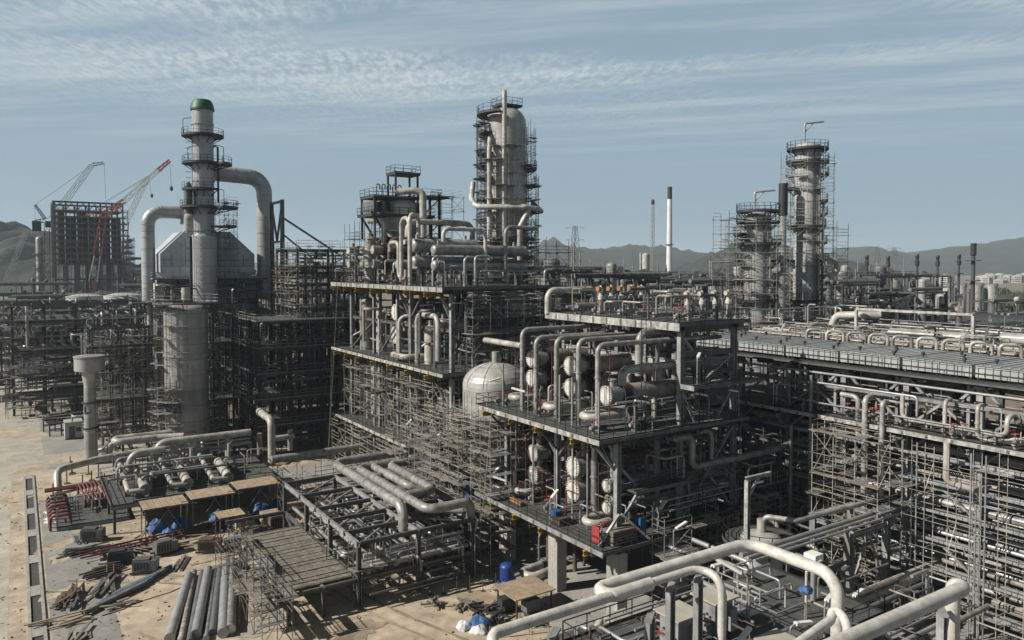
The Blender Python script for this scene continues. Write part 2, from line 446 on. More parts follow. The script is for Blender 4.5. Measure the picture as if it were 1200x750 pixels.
def clutter(place, n, x0, x1, y0, y1, levels, seed, name='process_pipe', kinds='vxyl', rmin=.05, rmax=.2, mats=('pipe_grey','pipe_cream','galv','pipe_dark','steel'), group=None):
    rd = random.Random(seed)
    for i in range(n):
        k = rd.choice(kinds); r = rmin+(rmax-rmin)*rd.random()**2; m = rd.choice(mats)
        li = rd.randrange(len(levels)-1); za, zb = levels[li], levels[li+1]; h = zb-za
        x, y = rd.uniform(x0, x1), rd.uniform(y0, y1); word = {'pipe_grey': 'grey', 'pipe_cream': 'cream', 'galv': 'silvery', 'pipe_dark': 'dark', 'steel': 'dull', 'rust': 'brown', 'red_pipe': 'red'}[m]
        if k == 'v':
            s = rd.choice((-1, 1))*rd.uniform(.8, 2.5); t = rd.random() < .5
            pts = [(x, y, za+.05), (x, y, za+h*rd.uniform(.5, .95))]
            pts.append((x+(0 if t else s), y+(s if t else 0), pts[-1][2])); form = 'upright'
        elif k == 'x':
            L_ = rd.uniform(.4, .95)*(x1-x0); xa = rd.uniform(x0, x1-L_); z = za+h*rd.uniform(.25, .9); pts = [(xa, y, z), (xa+L_, y, z)]; form = 'level'
            if rd.random() < .6: pts = [(xa, y, max(za+.1, z-rd.uniform(.8, 2.5)))] + pts
        elif k == 'y':
            L_ = rd.uniform(.3, .8)*(y1-y0); ya = rd.uniform(y0, y1-L_); z = za+h*rd.uniform(.25, .9); pts = [(x, ya, z), (x, ya+L_, z)]; form = 'long'
            if rd.random() < .6: pts = [(x, ya, max(za+.1, z-rd.uniform(.8, 2.5)))] + pts
        else:
            a, c = rd.uniform(1, 2.5), rd.uniform(1, 2.5); z = za+h*rd.uniform(.3, .9)
            pts = [(x, y, za+.1), (x, y, z), (x-a, y, z), (x-a, y+c, z), (x-a, y+c, za+h*.2)]; form = 'looped'
        pipe(f'{word} {form} pipe {place}', pts, r, m, name=name if name not in ('process_pipe', 'riser_pipe') else {'upright': 'riser_pipe' if r > .105 else 'stand_pipe', 'level': 'level_pipe', 'long': 'run_pipe', 'looped': 'looped_pipe'}[form], group=group or f'pipes {place}'[:110], pending=True,
             flanges=((0, .5),) if rd.random() < .5 else ())
# ------------------------------------------------------------------ camera, light, sky
cam = bpy.data.cameras.new('camera'); co = link(bpy.data.objects.new('camera', cam)); sc.camera = co
cam.sensor_fit = 'HORIZONTAL'; cam.angle = 2*atan(600/FPX); cam.shift_y = -32/1200.0
cam.clip_start = .5; cam.clip_end = 20000
co.location = (0, 0, HC); co.rotation_euler = (pi/2-PITCH, 0, -AZ)
SUN_EL, SUN_A = radians(36), radians(-16)
sd = (-cos(SUN_EL)*cos(SUN_A), -cos(SUN_EL)*sin(SUN_A), sin(SUN_EL))       # towards the sun
sl = bpy.data.lights.new('sun', 'SUN'); sl.energy = 5.0; sl.angle = radians(.5); sl.color = (1, .93, .83)
so = link(bpy.data.objects.new('sun', sl)); so.location = (-200, -60, 200)
import mathutils
so.rotation_euler = mathutils.Vector(sd).to_track_quat('Z', 'Y').to_euler()
w = bpy.data.worlds.new('World'); sc.world = w; w.use_nodes = True
nt = w.node_tree; N = nt.nodes; Lk = nt.links
bg = N['Background']; bg.inputs[1].default_value = .055
sky = N.new('ShaderNodeTexSky'); sky.sky_type = 'NISHITA'; sky.sun_disc = False
sky.sun_elevation = SUN_EL; sky.sun_rotation = math.atan2(sd[0], sd[1]); sky.dust_density = 2.2; sky.air_density = 1.0; sky.ozone_density = 1.2
tc = N.new('ShaderNodeTexCoord')
sep = N.new('ShaderNodeSeparateXYZ'); Lk.new(tc.outputs['Generated'], sep.inputs[0])
def nmath(op, a, b=None, clamp=False):
    n = N.new('ShaderNodeMath'); n.operation = op; n.use_clamp = clamp
    for i, q in enumerate((a, b)):
        if q is None: continue
        if isinstance(q, (int, float)): n.inputs[i].default_value = q
        else: Lk.new(q, n.inputs[i])
    return n.outputs[0]
def nrange(o, a0, a1, b0, b1, smooth=True):
    r = N.new('ShaderNodeMapRange'); r.interpolation_type = 'SMOOTHSTEP' if smooth else 'LINEAR'
    for i, v in enumerate((a0, a1, b0, b1)): r.inputs[i+1].default_value = v
    Lk.new(o, r.inputs[0]); return r.outputs[0]
zc = nmath('MAXIMUM', sep.outputs[2], .03)
# rotate the cloud layer so that its bands run across the view
px_ = nmath('DIVIDE', sep.outputs[0], zc); py_ = nmath('DIVIDE', sep.outputs[1], zc)
al = nmath('ADD', nmath('MULTIPLY', px_, FH[0]), nmath('MULTIPLY', py_, FH[1]))     # away from the viewer
la = nmath('ADD', nmath('MULTIPLY', px_, RT[0]), nmath('MULTIPLY', py_, RT[1]))     # across
def nnoise(sx, sy, skew, scale, det, rough=.55, off=0.0):
    c = N.new('ShaderNodeCombineXYZ')
    Lk.new(nmath('MULTIPLY', la, sx), c.inputs[0]); Lk.new(nmath('ADD', nmath('MULTIPLY', al, sy), nmath('MULTIPLY', la, skew)), c.inputs[1]); c.inputs[2].default_value = off
    n = N.new('ShaderNodeTexNoise'); n.inputs['Scale'].default_value = scale; n.inputs['Detail'].default_value = det; n.inputs['Roughness'].default_value = rough
    Lk.new(c.outputs[0], n.inputs['Vector']); return n.outputs['Fac']
band = nrange(nnoise(.35, .9, .16, .9, 3, off=3.1), .38, .60, 0, 1)
rip = nrange(nnoise(1.0, .42, .25, 23, 4, .62, 1.7), .36, .66, .12, 1)
wisp = nrange(nnoise(.25, 1.3, .3, 2.2, 7, .62, 9.2), .40, .72, 0, 1)
el = sep.outputs[2]
hi = nrange(el, .15, .30, 0, 1); mid = nrange(el, .10, .22, 0, 1)
cl = nmath('ADD', nmath('MULTIPLY', nmath('MULTIPLY', band, rip), hi), nmath('MULTIPLY', nmath('MULTIPLY', wisp, mid), .45), True)
cl = nmath('MULTIPLY', cl, .8)
hs = N.new('ShaderNodeHueSaturation'); hs.inputs['Saturation'].default_value = .55; hs.inputs['Value'].default_value = 1.0
Lk.new(sky.outputs[0], hs.inputs['Color'])
grad = N.new('ShaderNodeMix'); grad.data_type = 'RGBA'          # thin high veil evens the sky out
grad.inputs[0].default_value = .80; grad.inputs[7].default_value = (2.95, 4.32, 5.35, 1)
Lk.new(hs.outputs[0], grad.inputs[6])
cm = N.new('ShaderNodeMix'); cm.data_type = 'RGBA'; cm.inputs[7].default_value = (7.2, 7.7, 7.8, 1)
Lk.new(cl, cm.inputs[0]); Lk.new(grad.outputs[2], cm.inputs[6])
zen = N.new('ShaderNodeMix'); zen.data_type = 'RGBA'; zen.blend_type = 'MULTIPLY'; zen.inputs[0].default_value = 1     # sky above the view dimmed towards the zenith to cut fill light
zv = N.new('ShaderNodeCombineColor'); zk = nrange(el, .32, .7, 1, .12)
for i in range(3): Lk.new(zk, zv.inputs[i])
Lk.new(cm.outputs[2], zen.inputs[6]); Lk.new(zv.outputs[0], zen.inputs[7]); Lk.new(zen.outputs[2], bg.inputs[0])
sc.view_settings.view_transform = 'Standard'; sc.view_settings.look = 'None'; sc.view_settings.gamma = 1; sc.view_settings.exposure = .75
sc.view_settings.use_curve_mapping = False
sc.cycles.use_adaptive_sampling = True; sc.cycles.adaptive_threshold = .01
sc.cycles.max_bounces = 5; sc.cycles.diffuse_bounces = 3; sc.cycles.glossy_bounces = 2; sc.cycles.volume_bounces = 0
sc.render.filter_size = 1.15; sc.cycles.use_denoising = True; sc.cycles.denoiser = 'OPENIMAGEDENOISE'; sc.cycles.denoising_input_passes = 'RGB_ALBEDO_NORMAL'; sc.cycles.denoising_prefilter = 'ACCURATE'

# ------------------------------------------------------------------ ground
def sheet(name, rects, z, m):
    b = MB()
    for (x0, x1, y0, y1) in rects:
        o = len(b.v); b.v += [(x0, y0, z), (x1, y0, z), (x1, y1, z), (x0, y1, z)]; b.face([o, o+1, o+2, o+3])
    return build(b, name, m, kind='structure', loc=(0, 0, 0))
sheet('ground', [(-2500, 6000, -600, 6000)], 0, 'soil_dark')
sheet('yard_sand', [(-14, 62, 40, 128)], .004, 'sand')
sheet('far_yard', [(-60, 30, 128, 300)], .004, 'paving_pale')
sheet('service_road', [(-6.5, -1.2, 30, 128)], .008, 'paving_pale')
sheet('paved_strip', [(1.8, 6.6, 60, 113)], .008, 'paving')
sheet('paved_yard', [(3.0, 22, 140, 176)], .008, 'paving')
sheet('concrete_pad', [(9, 13.5, 117, 128)], .008, 'paving_pale')
sheet('concrete_slab', [(22, 62, 88, 112)], .008, 'paving')
sheet('unit_paving', [(37, 80, 10, 86)], .008, 'paving')
b = MB()
for (x0, x1) in ((.2, .45), (1.25, 1.5)): b.box((x0, 40, 0), (x1, 127, .14))
build(b, 'trench_kerb', 'concrete', kind='structure', loc=(0, 0, 0))
sheet('trench_floor', [(.45, 1.25, 40, 127)], .012, 'asphalt')
b = MB()
for y in range(44, 127, 9): b.box((.46, y, .02), (1.24, y+2.5, .12))
build(b, 'trench_cover', 'concrete', kind='structure', loc=(0, 0, 0))

# haze: one closed box round everything, sky outside
hb = MB().box((-2600, -700, -1), (6100, 6100, 230))
vm = bpy.data.materials.new('air'); vm.use_nodes = True; vn = vm.node_tree
vn.nodes.remove(vn.nodes['Principled BSDF'])
pv = vn.nodes.new('ShaderNodeVolumePrincipled'); pv.inputs['Density'].default_value = .00012
pv.inputs['Color'].default_value = (.76, .89, 1.0, 1); pv.inputs['Anisotropy'].default_value = .1
vn.links.new(pv.outputs[0], vn.nodes['Material Output'].inputs['Volume']); MAT['air'] = vm
hz = build(hb, 'haze', 'air', kind='stuff', loc=(0, 0, 0))

# ------------------------------------------------------------------ hills
def hill(prof, d, thick, seed, name='hill'):
    # prof: (px, py) skyline read at distance d; a real ridge with depth
    rd = random.Random(seed); n = 70; m = 14
    xs = [prof[0][0]+(prof[-1][0]-prof[0][0])*i/n for i in range(n+1)]
    def top(x):
        for (a, ya), (c, yc) in zip(prof, prof[1:]):
            if a <= x <= c:
                t = (x-a)/(c-a); t = t*t*(3-2*t); return ya+(yc-ya)*t
        return prof[-1][1]
    b = MB(); ph = [rd.uniform(0, 6) for _ in range(8)]
    for i, x in enumerate(xs):
        hgt = at(x, top(x), d=d)[2]
        base = at(x, 312, d=d)
        for j in range(m+1):
            s = j/m*2-1
            prof_h = max(0, 1-s*s)**.8
            k = d+s*thick
            p = (base[0]+FH[0]*s*thick, base[1]+FH[1]*s*thick)
            rug = 1+.05*sin(i*.9+ph[0]+j*.7)+.04*sin(i*1.7+ph[1]-j)+rd.uniform(-.03, .03)
            b.v.append((p[0], p[1], -2+max(0, hgt)*prof_h*(rug if j != m//2 else 1+rd.uniform(-.012, .012))))
    for i in range(n):
        for j in range(m):
            o = i*(m+1)+j; b.face([o, o+m+1, o+m+2, o+1], True)
    return build(b, name, 'hill', kind='structure', loc=(0, 0, 0))
hill([(-260, 315), (-120, 285), (-40, 265), (10, 261), (60, 276), (110, 300), (160, 314)], 900, 160, 1)
hill([(560, 314), (610, 296), (648, 280), (672, 290), (705, 291), (740, 287), (775, 289), (812, 295), (850, 298), (880, 314)], 2600, 420, 2)
hill([(785, 316), (815, 307), (842, 294), (868, 284), (895, 279), (930, 292), (985, 305), (1030, 314)], 1300, 180, 3)
hill([(930, 314), (965, 300), (1000, 289), (1030, 292), (1060, 300), (1090, 293), (1130, 288), (1170, 283), (1215, 276), (1290, 272), (1400, 300), (1440, 314)], 2900, 420, 4)
hill([(150, 313), (220, 309), (330, 307), (460, 308), (560, 313)], 3600, 300, 5)

# ------------------------------------------------------------------ far town, trees, tanks, masts
rd = random.Random(5)
def city(n, x0, x1, y0, y1, d0, d1, txt, grp):
    for i in range(n):
        d = rd.uniform(d0, d1); p = at(rd.uniform(x0, x1), 312, d=d)
        wd, dp, h = rd.uniform(9, 24), rd.uniform(9, 16), rd.uniform(5, 13)
        t = thing('town_building', None, 'building', (p[0], p[1], 0))
        build(MB().box((p[0]-wd/2, p[1]-dp/2, 0), (p[0]+wd/2, p[1]+dp/2, h)), 'wall', 'city_wall', t)
        b = MB(); x0_, y0_ = p[0]-wd/2-.5, p[1]-dp/2-.5; x1_, y1_ = p[0]+wd/2+.5, p[1]+dp/2+.5
        o = len(b.v); b.v += [(x0_, y0_, h), (x1_, y0_, h), (x1_, y1_, h), (x0_, y1_, h), (x0_, p[1], h+3), (x1_, p[1], h+3)]
        for f in ((0, 1, 5, 4), (2, 3, 4, 5), (1, 2, 5), (3, 0, 4)): b.face([o+q for q in f])
        build(b, 'roof', 'city_roof' if rd.random() < .45 else 'city_wall', t)
        b = MB(); z = 2
        while z < h-2.2:
            b.box((p[0]-wd/2-.12, p[1]-dp*.4, z), (p[0]-wd/2+.05, p[1]+dp*.4, z+1.5)); b.box((p[0]-wd*.42, p[1]-dp/2-.12, z), (p[0]+wd*.42, p[1]-dp/2+.05, z+1.5)); z += 3.3
        build(b, 'window_band', 'glass_dark', t)
        pend(t, txt, (p[0], p[1], h/2), grp)
city(34, 1005, 1230, 0, 0, 1250, 2100, 'small pale town building at the foot of the right hand hills', 'town buildings below the right hills')
city(16, 640, 830, 0, 0, 1500, 2200, 'small pale building before the hills beside the white chimney', 'buildings before the middle hills')
city(9, 880, 1005, 0, 0, 1300, 1700, 'low pale building behind the scaffolded towers', 'buildings behind the towers')
def leafball(b, c, r, n, rd, s):
    for _ in range(n):
        v = norm((rd.gauss(0, 1), rd.gauss(0, 1), rd.gauss(0, .8))); q = r*(rd.random()**.4)
        p = vadd(c, v, q); a = norm((rd.gauss(0, 1), rd.gauss(0, 1), rd.gauss(0, 1))); e = norm(cross(a, v)); k = rd.uniform(.6, 1.3)*s
        o = len(b.v); b.v += [vadd(p, a, -k), vadd(p, e, -k*.6), vadd(p, a, k), vadd(p, e, k*.6)]; b.face([o, o+1, o+2, o+3])
def tree(px, d, h, txt, grp):
    p = at(px, 312, d=d); p = (p[0], p[1], 0)
    t = thing('tree', None, 'tree', p)
    b = MB(); b.tube([p, (p[0]+.2, p[1], h*.3), (p[0]+.1, p[1]+.2, h*.6)], [h*.03, h*.022, h*.012], 7)
    for k in range(5):
        a = rd.uniform(0, 6.3); b.tube([(p[0], p[1], h*.3), (p[0]+cos(a)*h*.2, p[1]+sin(a)*h*.2, h*.62)], [h*.014, h*.006], 5)
    build(b, 'trunk', 'bark', t)
    b = MB()
    for k in range(9):
        a = rd.uniform(0, 6.3); q = rd.uniform(0, h*.34); leafball(b, (p[0]+cos(a)*q, p[1]+sin(a)*q, h*rd.uniform(.42, .88)), h*rd.uniform(.13, .23), 110, rd, h*.035)
    build(b, 'crown', 'leaf', t)
    pend(t, txt, p, grp)
for i in range(20): tree(1158+i*4+rd.uniform(-4, 4), rd.uniform(400, 560), rd.uniform(12, 19), 'dense green tree beyond the silver tanks at the right edge', 'trees beyond the silver tanks')
for i in range(12): tree(815+i*8+rd.uniform(-5, 5), rd.uniform(520, 700), rd.uniform(9, 14), 'dark green tree behind the rack near the pale tanks', 'trees near the pale tanks')
def tank(x, d, px0, px1, ytop, m, label, h=None, grp=None, name='storage_tank'):
    p = at((px0+px1)/2, ytop, d=d); r = (px1-px0)/2*d/FPX; z1 = p[2]; z0 = 0
    t = thing(name, label, 'storage tank', (p[0], p[1], 0), grp)
    b = MB().lathe([(r, 0), (r, z1-.6)], (p[0], p[1], 0), 32); build(b, 'shell', m, t)
    b = MB().lathe([(r*1.015, z1-.6), (r*1.015, z1-.3), (r*.5, z1+r*.07), (0, z1+r*.1)], (p[0], p[1], 0), 32); build(b, 'roof', m, t)
    b = MB(); n = 26; rails(b, [(p[0]+r*cos(2*pi*k/n), p[1]+r*sin(2*pi*k/n), z1-.3) for k in range(n)], r=.05, closed=True); build(b, 'railing', 'rail_grey', t)
    b = MB(); k = 14
    b.tube([(p[0]+(r+.15)*cos(pi+i*.12), p[1]+(r+.15)*sin(pi+i*.12), z1*i/k) for i in range(k+1)], .18, 4); build(b, 'stair', 'steel_dark', t)
    return t
tank(0, 232, 80, 119, 346, 'tank_pale', 'large pale flat topped tank below the red crane, left one')
tank(0, 224, 124, 165, 345, 'tank_pale', 'large pale flat topped tank beside the left duct leg, right one')
for k, (a, c) in enumerate(((1104, 1117), (1120, 1132), (1137, 1151), (1154, 1168))):
    t = tank(0, 330, a, c, 334, 'clad', None, name='silo'); pend(t, 'upright silver silo in the row near the right edge', WO[t.name], 'silver silos in a row')
for k, (a, c) in enumerate(((803, 812), (814, 821), (823, 830), (832, 839))):
    t = tank(0, 420, a, c, 323, 'tank_pale', None); pend(t, 'pale tank in the small row right of the white chimney', WO[t.name], 'pale tanks behind the rack')
# chimney, mast, grey column
p = at(785, 219, d=430); t = thing('chimney', 'tall slim white chimney with a dark top against the hills', 'chimney', (p[0], p[1], 0))
build(MB().lathe([(2.0, 0), (1.35, p[2]-7)], (p[0], p[1], 0), 20), 'shaft', 'chimney_white', t)
build(MB().lathe([(1.36, p[2]-7), (1.3, p[2]), (1.0, p[2]), (1.0, p[2]-1)], (p[0], p[1], 0), 20), 'dark_tip', 'flange_black', t)
b = MB(); b.lathe([(1.9, p[2]-33), (2.4, p[2]-33), (2.4, p[2]-32.6), (1.5, p[2]-32.6)], (p[0], p[1], 0), 20); build(b, 'ring_walkway', 'steel', t)
p = at(765, 240, d=420); t = thing('lattice_mast', 'thin lattice flare mast left of the white chimney', 'mast', (p[0], p[1], 0))
b = MB(); q = .9
for (i, j) in ((-1, -1), (1, -1), (1, 1), (-1, 1)): b.tube([(p[0]+i*q, p[1]+j*q, 0), (p[0]+i*q*.6, p[1]+j*q*.6, p[2])], .13, 4)
z = 0
while z < p[2]-3:
    b.tube([(p[0]-q, p[1]-q, z), (p[0]+q, p[1]-q, z+3)], .08, 4, False); b.tube([(p[0]-q, p[1]+q, z+3), (p[0]-q, p[1]-q, z)], .08, 4, False); z += 3
build(b, 'lattice', 'galv', t); build(MB().tube([(p[0], p[1], 0), (p[0], p[1], p[2]+2)], .35, 8), 'riser', 'pipe_grey', t)
build(MB().lathe([(.3, p[2]), (1.0, p[2]+.4), (1.0, p[2]+2.2), (.6, p[2]+3)], (p[0], p[1], 0), 12), 'tip', 'steel_dark', t)
for (px, py, dd, rr, lab) in ((757, 299, 300, 1.5, 'short grey column standing left of the lattice mast'), (751, 297, 310, .5, 'thin pole beside the short grey column')):
    p = at(px, py, d=dd); t = thing('slim_column', lab, 'column', (p[0], p[1], 0))
    build(MB().dome((p[0], p[1], 0), rr, 0, p[2], rr*.6, 16), 'shell', 'pipe_cream', t)
    build(MB().lathe([(rr, p[2]*.8), (rr+1, p[2]*.8), (rr+1, p[2]*.8+.3), (rr, p[2]*.8+.3)], (p[0], p[1], 0), 16), 'ring_platform', 'steel_dark', t)
def pylon(px, py, d, label, w=5):
    p = at(px, py, d=d); h = p[2]; t = thing('power_pylon', label, 'pylon', (p[0], p[1], 0))
    def wd(z): return w*(1-.78*z/h)
    b = MB(); n = 11; R_ = .16
    for k in range(n):
        z0, z1 = h*k/n, h*(k+1)/n; a, c = wd(z0), wd(z1)
        C0 = [(p[0]+i*a, p[1]+j*a, z0) for (i, j) in ((-1, -1), (1, -1), (1, 1), (-1, 1))]; C1 = [(p[0]+i*c, p[1]+j*c, z1) for (i, j) in ((-1, -1), (1, -1), (1, 1), (-1, 1))]
        for q in range(4):
            b.tube([C0[q], C1[q]], R_, 4, False); b.tube([C0[q], C1[(q+1) % 4]], R_*.6, 4, False); b.tube([C1[q], C1[(q+1) % 4]], R_*.6, 4, False); b.tube([C0[(q+1) % 4], C1[q]], R_*.6, 4, False)
    build(b, 'tower_body', 'steel', t)
    for f in (.98, .82, .66):
        b = MB(); z = h*f; L_ = w*1.25; a = wd(z)
        for s in (-1, 1):
            e = (p[0]+s*L_*RT[0], p[1]+s*L_*RT[1], z)
            b.tube([(p[0], p[1], z-.6), e], .12, 4, False); b.tube([(p[0], p[1], z+1.2), e], .1, 4, False); b.tube([e, (e[0], e[1], z-2)], .12, 4)
        build(b, 'cross_arm', 'steel', t)
pylon(674, 265, 640, 'tall steel power pylon between the big column and the chimney', 6)
pylon(1028, 289, 900, 'pale far pylon above the small dark stacks, left of the pair', 6)
pylon(1048, 290, 950, 'pale far pylon above the small dark stacks, right of the pair', 7)
for k, (px, py, d) in enumerate(((1016, 299, 300), (1041, 300, 310), (1075, 298, 290), (1099, 299, 300), (1124, 298, 310))):
    p = at(px, py, d=d); t = thing('vent_stack', None, 'stack', (p[0], p[1], 0))
    build(MB().lathe([(.8, 0), (.42, p[2]-4.5)], (p[0], p[1], 0), 12), 'shaft', 'bg_steel', t)
    build(MB().lathe([(.45, p[2]-4.5), (.8, p[2]-4.2), (.8, p[2]-2.6), (.55, p[2]-2.2), (.75, p[2]-.6), (.6, p[2])], (p[0], p[1], 0), 12), 'tip', 'flange_black', t)
    b = MB().lathe([(.8, p[2]-8), (1.8, p[2]-8), (1.8, p[2]-7.7), (.8, p[2]-7.7)], (p[0], p[1], 0), 12); build(b, 'ring_platform', 'bg_steel', t)
    pend(t, 'small dark vent stack in the row before the right hand hills', p, 'dark vent stacks in a row')
p = at(1141, 285, d=300); t = thing('vent_stack', 'tallest dark vent stack beside a grey block near the right edge', 'stack', (p[0], p[1], 0))
build(MB().lathe([(1.1, 0), (.7, p[2]-5)], (p[0], p[1], 0), 14), 'shaft', 'bg_steel', t)
build(MB().lathe([(.75, p[2]-5), (1.1, p[2]-4.6), (1.1, p[2])], (p[0], p[1], 0), 14), 'tip', 'flange_black', t)
for z in (p[2]-7, p[2]-15): build(MB().lathe([(1, z), (2.8, z), (2.8, z+.3), (1, z+.3)], (p[0], p[1], 0), 14), 'ring_platform', 'bg_steel', t)
# ------------------------------------------------------------------ E: two-deck exchanger structure in the middle
EX = [41.5, 48.8, 55.8]; EY = [47.0, 55.3, 63.8]
ef = thing('steel_structure', 'grey two deck steel structure carrying six round exchangers in the picture centre', 'steel structure', (48, 55, 0))
for x in EX:
    for y in EY:
        build(MB().box((x-.55, y-.7, 0), (x+.55, y+.7, 6.2)), 'concrete_pier', 'concrete', ef)
        column(ef, x, y, 6.2, 16-.5 if x < 45 else 24.4, .45, 'steel_light')
for y in (51.3, 59.5): column(ef, 48.8, y, 16, 24.4, .35, 'steel_light')
DK = {7.1: (38.6, 57.0, 45.4, 65.3), 16.0: (38.6, 56.6, 45.9, 65.3), 25.0: (47.9, 57.2, 46.3, 66.0)}
for z, (x0, x1, y0, y1) in DK.items():
    deck(ef, x0, x1, y0, y1, z, eh=.62 if z == 25 else .34, edge='edge' if z != 7.1 else 'steel_light')
    for y in EY: beam(ef, (x0+.1, y, z-.45), (x1-.1, y, z-.45), .28, .6)
    for x in EX:
        if x0 <= x: beam(ef, (x, y0+.1, z-.42), (x, y1-.1, z-.42), .25, .5)
    railing(ef, [(x1, y0+.05, z), (x0+.05, y0+.05, z), (x0+.05, y1-.05, z)])
    railing(ef, [(x0+.05, y1-.05, z), (x1-.05, y1-.05, z)])
# second beam line under the top deck and mid landing on the right face
beam(ef, (48.8, 46.9, 21.4), (48.8, 64.0, 21.4), .3, .6, 'edge')
beam(ef, (48.8, 47.0, 22.2), (55.8, 47.0, 22.2), .25, .5, 'steel')
for y in EY: beam(ef, (48.8, y, 21.3), (55.8, y, 21.3), .25, .45)
deck(ef, 48.6, 57.6, 45.2, 46.7, 19.6, edges='LF', eh=.35, edge='steel_light')
railing(ef, [(48.6, 46.6, 19.6), (48.6, 45.25, 19.6), (57.5, 45.25, 19.6)])
deck(ef, 42.2, 48.3, 45.6, 46.7, 11.4, edges='F', eh=.3); railing(ef, [(42.2, 45.65, 11.4), (48.3, 45.65, 11.4)])
beam(ef, (48.8, 47, 11.5), (55.8, 47, 11.5), .25, .45)
beam(ef, (41.5, 47, 11.5), (48.8, 47, 11.5), .25, .45)
for (p, q) in (((48.8, 46.95, 7.3), (55.8, 46.95, 15.3)), ((48.8, 47.05, 15.3), (55.8, 47.05, 7.3)), ((55.8, 46.98, 22.0), (52, 46.98, 19.8)), ((48.8, 46.98, 19.2), (50.6, 46.98, 16.1)),
               ((55.8, 46.98, 19), (53.5, 46.98, 16.1)), ((41.5, 46.98, 13.5), (43.6, 46.98, 11.4)), ((41.5, 46.98, 8), (44, 46.98, 11)), ((41.5, 55.4, 12.5), (41.5, 58.6, 15.4)), ((41.5, 63.6, 12.5), (41.5, 61, 15.4)),
               ((41.5, 55.2, 12.5), (41.5, 52.5, 15.4)), ((41.5, 47.2, 12.8), (41.5, 49.6, 15.4)), ((41.5, 47.2, 12.8), (39.2, 47.2, 15.4)), ((41.5, 55.2, 13), (39.2, 55.2, 15.4)), ((41.5, 63.7, 13), (39.2, 63.7, 15.4)),
               ((55.8, 47, 1), (55.8, 55.3, 6.5)), ((55.8, 47.1, 8), (55.8, 55, 15)), ((55.8, 55, 8), (55.8, 63, 15)), ((48.8, 63.9, 7.4), (55.8, 63.9, 15.2)), ((48.8, 63.8, 15.2), (55.8, 63.8, 7.4)), ((48.9, 47.2, 24), (50.6, 47.2, 22.4)), ((48.8, 47.2, 23.6), (48.8, 49.4, 24.5))):
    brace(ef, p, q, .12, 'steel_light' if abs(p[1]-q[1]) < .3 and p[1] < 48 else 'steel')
for (p, q) in (((41.4, 46.6, 9.4), (39.2, 46.6, 7.2)), ((41.6, 46.6, 9.4), (43.8, 45.5, 7.2))): brace(ef, p, q, .13, 'edge')
b = MB()
for (x, y) in ((43.4, 46.2), (50.3, 46.1)):
    for z0, z1 in ((7.1, 17.1), (16, 26)): ladder(b, (x, y, z0), z1)
    for k in range(8):
        z = 9.2+k*.9
        b.tube([(x+.25+.42*cos(a), y-.05-.42+.42*sin(a), z) for a in [pi*q/6 for q in range(13)]], .025, 4, False)
build(b, 'caged_ladder', 'rail_black', ef)
for z, ys in ((15.35, (63.6, 58.9, 54.6, 49.4)), (6.45, (62.5, 58.2, 54.0, 47.6))):
    for y in ys:
        o = build(MB().hsec((38.4, y, z), (41.0, y, z), .3, .45), 'lifting_beam', 'yellow'); setp(o, None, 'lifting beam')
        pend(o, 'yellow beam end under the %s deck edge of the central structure' % ('upper' if z > 10 else 'lower'), (38.4, y, z), 'yellow beam ends')

exchanger('upper round exchanger of the leftmost pair on the upper open deck', 42.0, 60.4, 20.9, 10, .86, -99, 'shell_brown', 'exchangers on the upper deck')
exchanger('lower round exchanger of the leftmost pair on the upper open deck', 42.0, 60.4, 19.0, 10, .86, 16.0, 'shell_brown', 'exchangers on the upper deck')
exchanger('upper round exchanger of the middle pair on the upper open deck', 42.0, 54.2, 20.9, 12, .9, -99, 'shell_brown', 'exchangers on the upper deck')
exchanger('lower round exchanger of the middle pair on the upper open deck', 42.0, 54.2, 18.9, 12, .86, 16.0, 'shell_brown', 'exchangers on the upper deck')
exchanger('single long round exchanger nearest the front corner of the upper deck', 42.0, 49.2, 18.9, 11, .88, 16.0, 'shell_brown', 'exchangers on the upper deck')
for (lab, y, z, r, b0) in (('upper round exchanger of the leftmost pair on the lower shaded deck', 60.1, 11.6, .88, -99), ('lower round exchanger of the leftmost pair on the lower shaded deck', 60.1, 9.5, .88, 7.1),
                       ('upper wide exchanger with dark label, middle pair of the lower shaded deck', 53.7, 11.7, 1.0, -99), ('lower wide exchanger with cross ribs, middle pair of the lower shaded deck', 53.7, 9.5, 1.0, 7.1),
                       ('upper small exchanger nearest the front column of the lower shaded deck', 49.0, 11.1, .62, -99), ('lower small exchanger nearest the front column of the lower shaded deck', 49.0, 9.2, .62, 7.1)):
    exchanger(lab, 42.0, y, z, 9, r, b0, 'pipe_grey', 'exchangers on the lower deck')
# risers along the open front, each turning back over the exchangers
for y, zt, xe, yy, lab in ((59.8, 23.9, 50.5, 61, 'leftmost'), (57.5, 23.3, 52, 58, 'second'), (54.3, 23.5, 51, 55, 'third'), (51.1, 23.6, 50, 52, 'fourth'), (48.5, 23.4, 54, 48.8, 'rightmost')):
    pipe('tall grey riser on the open upper deck bending back over the exchangers, %s of five' % lab, [(40.6, y, 16.2), (40.6, y, zt), (xe, y, zt)], .225, 'pipe_grey', .7, 'riser_pipe', group='risers on the upper deck', flanges=((0, .62), (0, .3)))
pipe('large grey overhead pipe dropping into the single long exchanger', [(46.0, 49.3, 20.3), (46.0, 49.3, 24.2), (56, 49.3, 24.2)], .36, 'pipe_grey', 1.1, 'riser_pipe', flanges=((0, .1),))
pipe('long grey pipe running level above the single long exchanger under the top deck', [(42.9, 48.0, 19.9), (42.9, 48.0, 21.2), (56.6, 48.0, 21.2), (57.4, 48.0, 20.2)], .36, 'pipe_grey', 1.0, 'header_pipe', flanges=((1, .3), (1, .6)))
